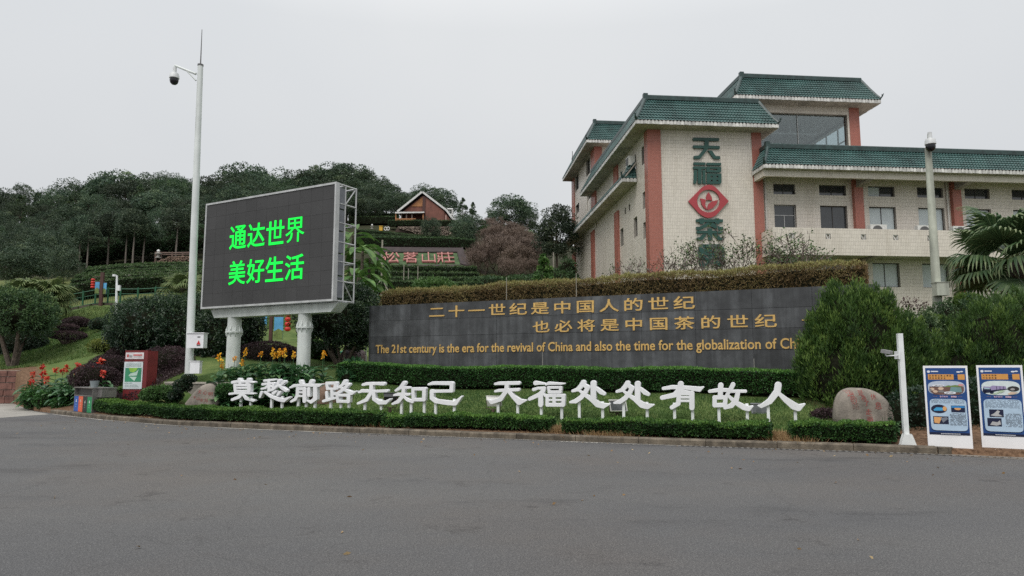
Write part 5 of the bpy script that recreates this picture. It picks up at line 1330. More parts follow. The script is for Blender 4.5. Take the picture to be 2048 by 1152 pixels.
# lower lean-to roof along the left side
zt = 14.36 + .24
slope((-1.0, 29, zt), (-1.0, 2.75, zt), (-.05, 2.75, zt + 1.2), (-.05, 29, zt + 1.2)); drips((-1.0, 29, zt - .24), (-1.0, 2.75, zt - .24), out=(-1, 0, 0)); drips((-1.0, 2.72, zt - .24), (.0, 2.72, zt - .24), out=(0, -1, 0))
slope((-1.0, 2.75, zt), (.0, 2.75, zt), (.0, 3.3, zt + 1.2), (-.45, 3.3, zt + 1.2))
hip((-1.0, 2.75, zt), (-.1, 3.3, zt + 1.15))
mb = newb(); mb.box(-.95, .0, 2.78, 28.9, zt - .25, zt - .1); bpart('soffit', mb, M_soff)
# air conditioner box on the lean-to roof, in front of the opening
# ---- far taller block
mb = newb(); fh = [(18.25, 19.95, 19.45, 21.0), (23.85, 25.7, 19.45, 21.0), (17.95, 19.7, 16.15, 17.8), (23.75, 25.6, 16.15, 18.0)]
wall_front(mb, 15.9, 26.8, -.02, 13.9, 21.3, fh, axis='v', depth=.25); wall_front(mb, -.02, 12, 15.9, 15, 21.3, [])
mb.face([(12, 15.9, 14), (12, 27, 14), (12, 27, 21.3), (12, 15.9, 21.3)])
bpart('upper_wall', mb, [M_tile, M_sillm])
for h_ in fh: window(*h_[:2], -.02, *h_[2:], axis='v', depth=.25)
for u0, u1, v0, v1 in ((-.12, .55, 15.78, 17.5), (-.12, .3, 26.0, 27.3)):
    mb = newb(); mb.box(u0, u1, v0, v1, 14.5, 21.3); bpart('column', mb, M_red)
hiproof(-1.0, 12.6, 14.75, 24.9 + 2.6, 21.1, 1.75, .9, 'flr')
mb = newb(); mb.tube([(-.95, 22, 21.4), (-.95, 22, 22.6)], .03, 5); bpart('roof_rod', mb, M_frame)
# ---- tower room with the tall glazing
mb = newb()
wall_front(mb, 7.65, 15.7, 3.0, 14.5, 20.5, [(8.2, 15.55, 16.9, 19.72)], depth=.3)
wall_front(mb, 3.5, 12.0, 16.35, 14.5, 20.5, [(3.7, 11.8, 16.9, 19.72)], axis='v', depth=-.25)
bpart('tower_wall', mb, [M_tile, M_sillm])
mb = newb(); mb.box(15.7, 16.45, 2.97, 3.7, 14.5, 20.45); bpart('column', mb, M_red)
hiproof(6.9, 17.5, 2.0, 13.2, 20.28, 1.62, .85, 'flr')
mb = newb(); mb.box(7.8, 16.1, 3.35, 12, 19.80, 19.9); mb.box(7.8, 16.1, 11.8, 12, 16.8, 19.8); mb.box(7.7, 8.1, 3.4, 11.8, 16.8, 19.8); bpart('room_interior', mb, pm('grey_interior_plaster', (.42, .42, .42), .9, var=.1))
mb = newb(); mb.box(7.8, 16.1, 3.35, 12, 16.6, 16.8); bpart('room_floor', mb, M_soff)
M_clear = bpy.data.materials.new('clear_window_glass'); n, l = nt(M_clear); n['Principled BSDF'].inputs['Base Color'].default_value = (.55, .62, .62, 1)
_t = n.new('ShaderNodeBsdfTransparent'); _t.inputs[0].default_value = (.80, .85, .86, 1); _g = n.new('ShaderNodeBsdfGlossy'); _g.inputs['Roughness'].default_value = .03; _g.inputs[0].default_value = (.8, .85, .85, 1)
_m = n.new('ShaderNodeMixShader'); _m.inputs[0].default_value = .12; l.new(_t.outputs[0], _m.inputs[1]); l.new(_g.outputs[0], _m.inputs[2]); l.new(_m.outputs[0], n['Material Output'].inputs[0])
mb = newb(); mb.box(8.2, 15.55, 3.22, 3.24, 16.9, 19.72); bpart('glazing', mb, M_clear)
mb = newb(); mb.box(16.20, 16.22, 3.7, 11.8, 16.9, 19.72); bpart('glazing', mb, M_clear)
mb = newb()
for v in (3.75, 5.3, 6.9, 8.5, 10.1, 11.7): mb.box(16.12, 16.19, v - .05, v + .05, 16.9, 19.7)
for z in (18.3, 16.95, 19.68): mb.box(16.11, 16.18, 3.7, 11.8, z - .035, z + .035)
bpart('window_frame', mb, pm('pale_window_frame', (.35, .40, .40), .5))
mb = newb()
for u in (11.9,): mb.box(u - .012, u + .012, 3.15, 3.21, 16.9, 19.7)
bpart('glazing_bar', mb, M_framel)
for (u0, u1, v, n_) in ((9.6, 14.6, 5.6, 5), (9.0, 13.6, 8.2, 4)):       # hanging white light tracks
    mb = newb(); mb.box(u0, u1, v - .04, v + .04, 19.10, 19.18)
    for k in range(n_ + 1): q = u0 + (u1 - u0) * k / n_; mb.box(q - .03, q + .03, v - .03, v + .03, 19.18, 19.8)
    bpart('light_track', mb, pm('white_track_metal', (.8, .8, .8), .5))
# ---- right wing
RW = 34.0; v0 = .25
wins = [(8.47, 9.97), (11.62, 13.5), (15.03, 16.9), (18.49, 20.35), (21.9, 23.7), (25.32, 27.1), (28.6, 30.4)]
holes = [(a, b, 13.08, 13.78) for a, b in wins] + [(a, b, 10.82, 12.38) for a, b in wins] + [(a, b, 7.0, 8.6) for a, b in wins]
mb = newb(); wall_front(mb, GW, RW, v0, GZ0, 14.2, holes, depth=.25); mb.face([(RW, v0, GZ0), (RW, 14, GZ0), (RW, 14, 14.2), (RW, v0, 14.2)])
bpart('wing_wall', mb, [M_tile, M_sillm])
for k, (a, b) in enumerate(wins):
    window(a, b, v0, 13.08, 13.78, 'half' if k == 2 else 'dark', depth=.25)
    if k == 0: window(a, b, v0, 10.82, 12.38, 'light', depth=.25, transom=11.7)
    else: window(a, b, v0, 10.82, 12.38, 'dark' if k == 1 else 'blind', depth=.25)
    window(a, b, v0, 7.0, 8.6, 'blind' if k >= 2 else 'dark', depth=.25)
for u in (13.88, 20.8, 27.72):
    mb = newb(); mb.box(u, u + .62, -.05, .3, GZ0, 14.15); bpart('column', mb, M_red)
    mb = newb(); mb.prism([(-1.4, 13.78), (-.05, 13.58), (-.05, 14.1), (-1.4, 14.1)], u + .15, u + .55, 'x'); bpart('eave_bracket', mb, M_sillm)
    mb = newb(); mb.prism([(-1.4, 8.7), (-.05, 8.45), (-.05, 8.76), (-1.4, 8.76)], u + .15, u + .55, 'x'); bpart('balcony_bracket', mb, M_sillm)
# eave beam, balcony parapet
mb = newb(); mb.box(7.05, RW, -1.42, -1.2, 13.8, 14.2); mb.box(7.05, 7.3, -1.2, 0.0, 13.8, 14.2); bpart('eave_beam', mb, M_tile)
bh = [(u, u + .34, 9.78, 10.12) for u in (8.45, 10.85, 13.2, 15.35, 17.65, 20.0, 22.3, 24.6, 26.9, 29.2)]
mb = newb(); wall_front(mb, 7.4, RW, -1.6, 8.8, 10.42, bh, depth=.14); mb.box(7.4, RW, -1.46, -1.45, 8.8, 10.4)
mb.box(7.4, 7.52, -1.59, .0, 8.8, 10.41); mb.box(7.4, RW, -1.6, -1.46, 8.76, 8.80); mb.box(7.4, RW, -1.6, -1.40, 10.42, 10.47)
bpart('balcony_parapet', mb, [M_tile, M_sillm])
for (u, u2, z, z2) in bh:
    mb = newb(); mb.box(u, u2, -1.56, -1.50, z2 - .05, z2); mb.hexa([(u, -1.56, z2 - .05), (u + .07, -1.56, z2 - .05), (u + .07, -1.5, z2 - .05), (u, -1.5, z2 - .05), (u + .14, -1.56, z), (u + .21, -1.56, z), (u + .21, -1.5, z), (u + .14, -1.5, z)])
    mb.hexa([(u + .30, -1.56, z), (u + .24, -1.56, z), (u + .24, -1.5, z), (u + .30, -1.5, z), (u + .34, -1.56, z2 - .05), (u + .28, -1.56, z2 - .05), (u + .28, -1.5, z2 - .05), (u + .34, -1.5, z2 - .05)])
    bpart('ornament', mb, M_drip)
mb = newb(); mb.box(7.5, RW, -1.45, v0, 8.8, 8.95); bpart('balcony_floor', mb, M_soff)
# roof of the wing
zt = 14.46 + .0; ze = 14.22
slope((6.95, -1.8, zt), (RW + 1, -1.8, zt), (RW + 1, -.95, zt + 1.32), (7.6, -.95, zt + 1.32)); drips((6.95, -1.8, ze), (RW + 1, -1.8, ze)); ridge((7.6, -.95, zt + 1.32), (RW + 1, -.95, zt + 1.32), end=.18)
slope((6.95, -.03, zt), (6.95, -1.8, zt), (7.6, -.95, zt + 1.32), (7.6, -.03, zt + 1.32)); drips((6.95, -.03, ze), (6.95, -1.8, ze), out=(-1, 0, 0)); hip((6.95, -1.8, zt), (7.6, -.95, zt + 1.32)); ridge((7.6, -.03, zt + 1.32), (7.6, -.75, zt + 1.32))
mb = newb(); mb.box(7.0, RW + 1, -1.75, 3.0, ze - .01, ze + .1); bpart('soffit', mb, M_soff)
mb = newb(); mb.box(7.66, RW + 1, -.92, 14, 15.2, 15.6); bpart('roof_flat', mb, M_soff)
# downpipes
M_pipe = pm('white_downpipe', (.62, .60, .56), .6, streak=.2)
for u in (7.86, 20.55):
    mb = newb(); mb.tube([(u, .14, 10.4), (u, .14, 14.1)], .055, 8); bpart('downpipe', mb, M_pipe)
# big sign on the gable
M_sgreen = pm('dark_green_sign_face', (.014, .066, .053), .45, var=.10, vs=2)
M_sred = pm('red_sign_face', (.37, .045, .055), .5, var=.06, vs=2)
M_spale = pm('pale_sign_ground', (.50, .45, .39), .6)
GP = tuple(BC); GN = (BV.x, BV.y, 0)
E1, KE = (1340, 260), 3.8375; F1, KF = (1370, 425), 9.22
def P(*pts): return ('P', list(pts))
S1 = [P((173, 62), (372, 66), (372, 88), (173, 85)), P((173, 120), (377, 126), (377, 148), (173, 143)), P((262, 70), (294, 70), (290, 145), (228, 223), (178, 225), (178, 203), (215, 199), (262, 142)), P((285, 160), (318, 162), (345, 203), (380, 204), (380, 226), (330, 224))]
S2 = [P((176, 251), (268, 253), (268, 272), (176, 271)), P((173, 283), (270, 284), (270, 304), (173, 303)), P((180, 310), (203, 310), (203, 385), (193, 416), (176, 416)), P((210, 300), (238, 300), (238, 416), (210, 416)), P((246, 310), (268, 310), (268, 398), (274, 417), (246, 415)),
      P((275, 254), (388, 256), (388, 276), (275, 274)), P((275, 284), (388, 286), (388, 322), (378, 330), (275, 328)), ('H', [(300, 300), (358, 302), (358, 313), (300, 311)]), P((278, 336), (390, 338), (390, 408), (380, 418), (278, 416)),
      ('H', [(307, 356), (322, 356), (322, 369), (307, 369)]), ('H', [(351, 356), (366, 356), (366, 369), (351, 369)]), ('H', [(307, 386), (322, 386), (322, 399), (307, 399)]), ('H', [(351, 386), (366, 386), (366, 399), (351, 399)])]
S3 = [P((195, 130), (688, 132), (688, 185), (195, 182)), P((252, 112), (338, 112), (338, 205), (325, 217), (268, 217), (258, 205)), P((540, 112), (620, 112), (625, 205), (612, 219), (558, 219), (545, 205)), P((195, 268), (260, 268), (400, 190), (500, 195), (620, 268), (695, 270), (695, 326), (600, 323), (455, 262), (400, 264), (270, 325), (200, 325)),
      P((205, 340), (690, 342), (690, 393), (205, 391)), P((412, 298), (490, 298), (495, 515), (418, 515)), P((318, 405), (392, 405), (312, 512), (205, 514), (205, 465), (262, 461)), P((510, 405), (590, 405), (642, 465), (705, 468), (705, 517), (600, 513))]
S4 = [P((275, 590), (650, 592), (712, 660), (722, 900), (700, 935), (715, 985), (640, 1000), (560, 950), (430, 950), (330, 1020), (262, 985), (240, 880), (222, 740), (240, 650)), ('H', [(340, 652), (480, 654), (480, 668), (340, 666)]), ('H', [(530, 654), (600, 656), (600, 670), (530, 668)]),
      ('H', [(380, 733), (590, 735), (590, 748), (380, 746)]), ('H', [(300, 795), (610, 800), (610, 814), (300, 808)]), ('H', [(450, 876), (610, 880), (595, 893), (455, 890)]), ('H', [(335, 880), (385, 882), (400, 955), (335, 930)])]
LG = [P((136, 550), (222, 463), (245, 440), (270, 428), (292, 424), (318, 428), (342, 440), (365, 463), (446, 549), (368, 636), (345, 660), (318, 673), (292, 677), (268, 673), (242, 660), (216, 640)), ('O', (291, 548, 87))]
LP_ = [P((292, 479), (304, 497), (317, 520), (320, 546), (305, 540), (290, 538), (274, 544), (273, 520), (281, 497)), P((228, 526), (262, 534), (272, 546), (266, 566), (270, 590), (286, 617), (262, 604), (240, 575)), P((286, 617), (284, 592), (292, 570), (318, 550), (366, 539), (350, 575), (325, 602))]
for nm, S_, reg, k, m_, lab in (('天', S1, E1, KE, M_sgreen, None), ('福', S2, E1, KE, M_sgreen, None), ('茶', S3, F1, KF, M_sgreen, None), ('end', S4, F1, KF, M_sgreen, None)):
    me = shape_on_plane(S_, reg, k, GP, GN, .05, .0, 'sign_character', m_, off=.07, step=2.6 if k < 5 else 5.0); part(bld, 'sign_character', me)
me = shape_on_plane(LG, E1, KE, GP, GN, .045, .0, 'emblem', M_sred, off=.07, step=2.0); em = part(bld, 'emblem', me, label='red pointed oval emblem ring with three flower petals')
for k_ in range(3):
    me = shape_on_plane([LP_[k_]], E1, KE, GP, GN, .04, .0, 'petal', M_sred, off=.06, step=1.6); sub(em, 'petal', me)
# air conditioners standing on the balcony
M_ac = pm('white_ac_casing', (.66, .66, .63), .5, var=.08, vs=4, streak=.15); M_acd = pm('dark_fan_grille', (.10, .10, .10), .7)
for k, (u, lab) in enumerate([(14.06, 'white air conditioner on the balcony in front of the first red column'), (17.25, 'white air conditioner on the balcony between the third and fourth tall windows'), (19.7, 'white air conditioner on the balcony behind the pale camera pole'), (21.05, 'white air conditioner on the balcony below the fifth tall window, beside the second red column'), (25.4, 'white air conditioner on the balcony behind the fan palm')]):
    c = BM @ Vector((u + .5, -1.1, 10.3)); th = thing('air_conditioner', lab, 'air conditioner', c, BA, 'air conditioners on the balcony')
    mb = newb(); mb.box(u, u + 1.1, -1.3, -.95, 10.02, 10.84); 
    part(th, 'casing', mb, M_ac)
    mb = newb(); mb.M = BM @ Matrix.Translation((u + .47, -1.305, 10.44)) @ Matrix.Rotation(PI / 2, 4, 'X'); mb.lathe((0, 0, 0), [(.34, 0), (.34, .02), (.31, .03), (.05, .01)], 20); part(th, 'fan_grille', mb, M_acd)
    mb = newb(); mb.box(u + .1, u + 1.05, -1.28, -.98, 9.6, 10.015); part(th, 'stand', mb, M_frame)
th = thing('air_conditioner', 'white air conditioner tucked under the upper eave on the left side of the building', 'air conditioner', BM @ Vector((-.4, 3.3, 15.9)), BA, 'air conditioners on the balcony')
mb = newb(); mb.box(-.5, -.05, 2.9, 3.7, 15.6, 16.25); part(th, 'casing', mb, M_ac)
mb = newb(); mb.box(-.52, -.505, 3.0, 3.6, 15.68, 16.17); part(th, 'fan_grille', mb, M_acd)
# ================================================================== LED BILLBOARD
M_alu = pm('grey_white_steel_frame', (.50, .51, .51), .5, metal=.1, var=.10, vs=2, streak=.15)
M_wpole = pm('white_pole_paint', (.68, .72, .70), .45, var=.07, vs=1.5, streak=.15)
M_led = pm('unlit_led_face', (.045, .043, .042), .75, var=.10, vs=.8, bump=.1, bs=60)
M_green = pm('lit_green_leds', (.0, .25, .03), .8, var=0, emit=(.0, 1.0, .06), estr=.95)
TL = Vector(at(415, 408, 27)); TR = Vector(at(674, 363, 23.7)); BLc = Vector(at(404, 620, 27)); zT = (TL.z + TR.z) / 2 ; zB = 3.95
A0 = Vector((-12.03, 27.0, 0)); A1 = Vector((TR.x, TR.y, 0)); sd = (A1 - A0).normalized(); nn = Vector((-sd.y, sd.x, 0)); LW_ = (A1 - A0).length
bb = thing('led_billboard', 'big LED screen with glowing green Chinese characters raised on two white posts', 'billboard', (A0 + A1) / 2 + Vector((0, 0, 1.4)))
SM = Matrix(((sd.x, nn.x, 0, A0.x), (sd.y, nn.y, 0, A0.y), (0, 0, 1, 0), (0, 0, 0, 1)))     # local x along the face, y backwards, z up
def nb(): m = MB(); m.M = SM; return m
zT = 8.10
mb = nb(); mb.box(.06, LW_ - .06, .0, .10, zB + .06, zT - .06); scr = part(bb, 'screen', mb, M_led)
mb = nb(); fw = .07
mb.box(0, LW_, -.03, .16, zT - fw, zT); mb.box(0, LW_, -.03, .16, zB, zB + fw); mb.box(0, fw, -.028, .158, zB + fw, zT - fw); mb.box(LW_ - fw, LW_, -.028, .158, zB + fw, zT - fw)
part(bb, 'screen_frame', mb, M_alu)
NXm, NZm = 12, 8       # display modules with hairline seams, each a touch lighter or darker
M_mod = pm('led_module_face', (.044, .044, .045), .72, var=.10, vs=.8, rnd=.07)
for i_ in range(NXm):
    for j_ in range(NZm):
        mw, mh_ = (LW_ - 2 * fw) / NXm, (zT - zB - 2 * fw) / NZm; mb = nb(); mb.box(fw + i_ * mw + .004, fw + (i_ + 1) * mw - .004, -.004, .0, zB + fw + j_ * mh_ + .004, zB + fw + (j_ + 1) * mh_ - .004); sub(scr, 'display_module', mb, M_mod)
mb = nb()
for k in range(7):
    x = .4 + k * (LW_ - .8) / 6.0; 
    for j in range(5):
        z0 = zB + .12 + j * (zT - zB - .24) / 5; mb.box(x - .36, x + .36, .165, .46, z0 + .02, z0 + (zT - zB - .24) / 5 - .03)
part(bb, 'led_cabinets', mb, pm('grey_cabinet', (.16, .17, .19), .6, var=.15), kind='stuff')
D = 1.05; mb = nb()
def bar(a, b_, w=.035): mb.tube([a, b_], w, 4)
xs2 = [0.05, LW_ * .25, LW_ * .5, LW_ * .75, LW_ - .05]; zz2 = np.linspace(zB + .03, zT - .03, 7)
for x in xs2:
    bar((x, D, zB), (x, D, zT)); bar((x, .5, zB), (x, .5, zT))
    for i, z in enumerate(zz2): bar((x, .16, z), (x, D, z), .03)
    bar((x, .5, zz2[-2]), (x, D, zT), .025); bar((x, .5, zz2[1]), (x, D, zB), .025)
for z in zz2[::2]: bar((0.05, D, z), (LW_ - .05, D, z)); bar((0.05, .5, z), (LW_ - .05, .5, z))
part(bb, 'back_truss', mb, M_alu)
mb = nb(); 
mb.prism([(.35, .28), (.15, .55), (.30, .55)], 0, .001, 'x')
mb = nb(); L_ = LW_
pf = [(.45, zB - .34), (L_ - .35, zB - .34), (L_ + .0, zB - .02), (.25, zB - .02)]
mb.prism(pf, .25, .75, 'y'); part(bb, 'base_beam', mb, M_wpole)
for px in (467, 608):
    # post under the beam: find where its column meets the mid line of the beam
    r = ray(px, 690); o = Vector(A0 + nn * .5); # intersection in plan
    den = r[0] * sd.y - r[1] * sd.x; t = (o.x * sd.y - o.y * sd.x) / den; c = Vector((r[0] * t, r[1] * t, 0)); gz = H(c.x, c.y)
    R_ = 13.2 / FPX * c.y
    mb = MB(); mb.lathe((c.x, c.y, 0), [(R_, gz - .2), (R_, 3.0), (R_ * 1.0, zB - .32)], 24); post = part(bb, 'post', mb, M_wpole, smooth=True)
    mb = MB(); zf = 3.12 if px > 500 else 3.05
    mb.lathe((c.x, c.y, 0), [(R_ * 1.0, zf - .03), (R_ * 1.27, zf - .03), (R_ * 1.27, zf + .03), (R_ * 1.0, zf + .03)], 24)
    for k in range(10):
        a = 2 * PI * k / 10 + .2; ca, sa = math.cos(a), math.sin(a); s_ = Vector((-sa, ca, 0)) * .012
        for sg, hh, z0 in ((1, .22, zf + .03), (-1, .17, zf - .03)):
            p = [Vector((c.x + ca * R_ * .98, c.y + sa * R_ * .98, z0)), Vector((c.x + ca * R_ * 1.22, c.y + sa * R_ * 1.22, z0)), Vector((c.x + ca * R_ * 1.22, c.y + sa * R_ * 1.22, z0 + sg * .06)), Vector((c.x + ca * R_ * .98, c.y + sa * R_ * .98, z0 + sg * hh))]
            i = [mb.vert(q - s_) for q in p]; j = [mb.vert(q + s_) for q in p]
            mb.f += [i[::-1], j] + [[i[q], i[(q + 1) % 4], j[(q + 1) % 4], j[q]] for q in range(4)]; mb.m += [0] * 6
    sub(post, 'flange', mb, M_wpole)
def sp(px, py):
    p = Vector(onplane(px, py, tuple(A0), (nn.x, nn.y, 0))); return (p - A0).dot(sd), p.z
for line, (xa, ya), (xb, yb), in (('通达世界', (458, 500), (612, 432)), ('美好生活', (456, 571), (611, 506))):
    s0, _ = sp(xa, ya); s1, _ = sp(xb, yb)
    zlo = np.mean([sp(xa, ya)[1], sp(xb, (ya - 17 * 0) - 26)[1]]); 
    pitch = (s1 - s0) / 4
    lo = sp(xa + 20, ya - 2)[1]; hi = sp(xb - 20, yb + 3)[1]
    for k, ch in enumerate(line):
        O = SM @ Vector((s0 + pitch * k + pitch * .03, -.017, lo)); me = glyph_mesh_box(ch, O, sd, nn, pitch * .92, hi - lo, .012, offset=(.0 if ch in '界' else .010)); me.materials.append(M_green); me.name = 'glowing_character'
        o_ = bpy.data.objects.new('glowing_character', me); COL.objects.link(o_); o_.parent = scr

# ================================================================== POLES
def dome_camera(parent, c, s=1.0):
    mb = MB(); mb.lathe(c, [(.05 * s, .30 * s), (.05 * s, .14 * s), (.11 * s, .12 * s), (.13 * s, .05 * s), (.135 * s, -.02 * s), (.12 * s, -.03 * s)], 16); h_ = part(parent, 'camera_housing', mb, pm('white_camera_plastic', (.62, .64, .64), .4), smooth=True)
    mb = MB(); mb.lathe(c, [(.115 * s, -.03 * s), (.12 * s, -.09 * s), (.10 * s, -.16 * s), (.06 * s, -.20 * s), (.01 * s, -.215 * s)], 16); sub(h_, 'camera_dome', mb, pm('black_dome_glass', (.012, .012, .015), .12), smooth=True)
# tall white pole left
b0 = Vector(at(378, 750, 23.9)); t0 = Vector(at(401, 131, 23.9)); gz = H(b0.x, b0.y)
pole = thing('camera_pole', 'tall white tapered steel pole with a dome camera arm, left of the LED screen', 'pole', (b0.x, b0.y, gz))
mb = MB(); mb.tube([(b0.x, b0.y, gz - .1), (b0.x * .5 + t0.x * .5, b0.y, (gz + t0.z) / 2), (t0.x, t0.y, t0.z)], [.135, .12, .09], 20); part(pole, 'shaft', mb, M_wpole, smooth=True)
mb = MB(); mb.lathe((b0.x, b0.y, gz), [(.26, -.02), (.26, .04), (.14, .04), (.14, .3)], 16); part(pole, 'base_plate', mb, M_wpole)
mb = MB(); mb.lathe((t0.x, t0.y, t0.z), [(.10, -.02), (.10, .04), (.05, .04), (.05, .06)], 16); a1 = Vector(at(404, 59, 23.9)); mb.tube([t0, (a1.x, a1.y, a1.z)], [.022, .010], 6); part(pole, 'lightning_rod', mb, pm('dark_rod', (.12, .12, .12), .6))
e = Vector(at(350, 131, 23.9)); m1 = Vector(at(392, 148, 23.9)); m2 = Vector(at(392, 161, 23.9)); q1 = Vector(at(372, 140, 23.9))
mb = MB(); mb.tube([m1, q1, e], [.045, .04, .04], 8); mb.tube([m2, q1], .03, 6); mb.tube([e, e - Vector((0, 0, .22))], .035, 8); part(pole, 'arm', mb, M_wpole, smooth=True)
dome_camera(pole, e - Vector((0, 0, .45)), 1.25)
c = Vector(at(397, 682, 23.6)); mb = MB(); k = 23.6 / FPX; mb.box(c.x - 20 * k, c.x + 13 * k, c.y - .12, c.y + .18, c.z - 14 * k, c.z + 15 * k); mb.box(c.x - 21 * k, c.x + 14.5 * k, c.y - .15, c.y + .2, c.z + 15 * k, c.z + 16.5 * k)
bx = part(pole, 'control_box', mb, M_white)
mb = MB(); tz = c.z - 3 * k; mb.prism([(c.x - .06 + .05, tz - .07), (c.x + .08 + .05, tz - .07), (c.x + .06, tz + .07)], c.y - .127, c.y - .121, 'y'); sub(bx, 'warning_triangle', mb, pm('red_sticker', (.55, .03, .03), .5))
for zz, w in ((c.z + .13, .05), (c.z - .15, .06)):
    mb = MB(); mb.box(c.x + .06 - w, c.x + .06 + w, c.y - .126, c.y - .121, zz - .018, zz + .018); sub(bx, 'printed_label', mb, pm('dark_print', (.08, .08, .08), .6))
c = Vector(at(392, 735, 23.7)); mb = MB(); mb.box(c.x - .16, c.x + .16, c.y - .1, c.y + .1, c.z - .2, c.z + .2); mb.box(c.x - .175, c.x + .175, c.y - .12, c.y + .12, c.z + .2, c.z + .225); part(pole, 'meter_box', mb, M_white)
# right pale pole behind shrubs
b0 = Vector(at(1882, 720, 24)); t0 = Vector(at(1856, 296, 24)); gz = H(b0.x, b0.y)
pole = thing('camera_pole', 'weathered pale green pole with a dome camera in front of the facade on the right', 'pole', (b0.x, b0.y, gz))
M_gp = pm('weathered_pale_green_paint', (.45, .475, .395), .6, var=.12, vs=2.5, streak=.3)
mb = MB(); mb.tube([(b0.x, b0.y, gz - .1), t0], [.165, .105], 20); part(pole, 'shaft', mb, M_gp, smooth=True)
c = Vector(at(1879, 579, 23.8)); k = 23.8 / FPX; mb = MB(); mb.box(c.x - 12 * k, c.x + 12.5 * k, c.y - .2, c.y + .1, c.z - 13 * k, c.z + 13 * k); mb.box(c.x - 13 * k, c.x + 13.5 * k, c.y - .22, c.y + .1, c.z + 13 * k, c.z + 14.2 * k); part(pole, 'control_box', mb, M_gp)
mb = MB(); mb.tube([t0, Vector(at(1855, 268, 24))], [.02, .008], 5); part(pole, 'lightning_rod', mb, M_gp)
mb = MB(); e = Vector(at(1861, 290, 23.75)); mb.tube([t0 - Vector((0, 0, .15)), (e.x, e.y, e.z + .22)], .04, 6); part(pole, 'arm', mb, M_gp)
dome_camera(pole, e + Vector((0, 0, .05)), 1.35)
# thin square pole right
g = ground(1814, 902, .0); tp = at(1797, 667, g[1]); 
pole = thing('camera_pole', 'short white square pole with a small bullet camera beside the inscribed boulder', 'pole', (g[0], g[1], 0))
mb = MB(); mb.M = Matrix.Translation((g[0], g[1], 0)) @ Matrix.Rotation(-.15, 4, 'Z'); mb.box(-.048, .048, -.048, .048, 0, tp[2]); part(pole, 'shaft', mb, M_post)
mb = MB(); mb.M = Matrix.Translation((g[0], g[1], 0)) @ Matrix.Rotation(-.15, 4, 'Z'); mb.box(-.20, .20, -.12, .12, 0, .012)
mb.prism([(-.19, .012), (-.05, .012), (-.05, .36), (-.08, .33)], -.006, .006, 'y'); mb.prism([(.19, .012), (.05, .012), (.05, .36), (.08, .33)], -.006, .006, 'y')
mb.prism([(-.19, .012), (-.05, .012), (-.05, .36), (-.08, .33)], -.115, -.103, 'y'); mb.prism([(.19, .012), (.05, .012), (.05, .36), (.08, .33)], -.115, -.103, 'y'); mb.box(-.05, .05, -.116, -.05, .012, .34)
mb.prism([(-.115, .012), (-.05, .012), (-.05, .3)], -.006, .006, 'x')
part(pole, 'base_plate', mb, M_post)
e = Vector(at(1773, 706, g[1] - .1)); mb = MB(); mb.tube([(tp[0] + .02, g[1] - .03, e.z - .04), (e.x + .02, e.y + .05, e.z - .06), (e.x, e.y + .05, e.z - .02)], .014, 6); mb.box(tp[0] - .07, tp[0] - .04, g[1] - .08, g[1] + .08, e.z - .12, e.z + .04); part(pole, 'bracket', mb, M_white)
mb = MB(); mb.M = Matrix.Translation(e) @ Matrix.Rotation(.5, 4, 'Z') @ Matrix.Rotation(.2, 4, 'X'); mb.box(-.045, .045, -.11, .10, -.01, .06); mb.tube([(0, -.12, .02), (0, -.08, .02)], .028, 10); part(pole, 'bullet_camera', mb, pm('grey_camera_body', (.25, .25, .25), .5))

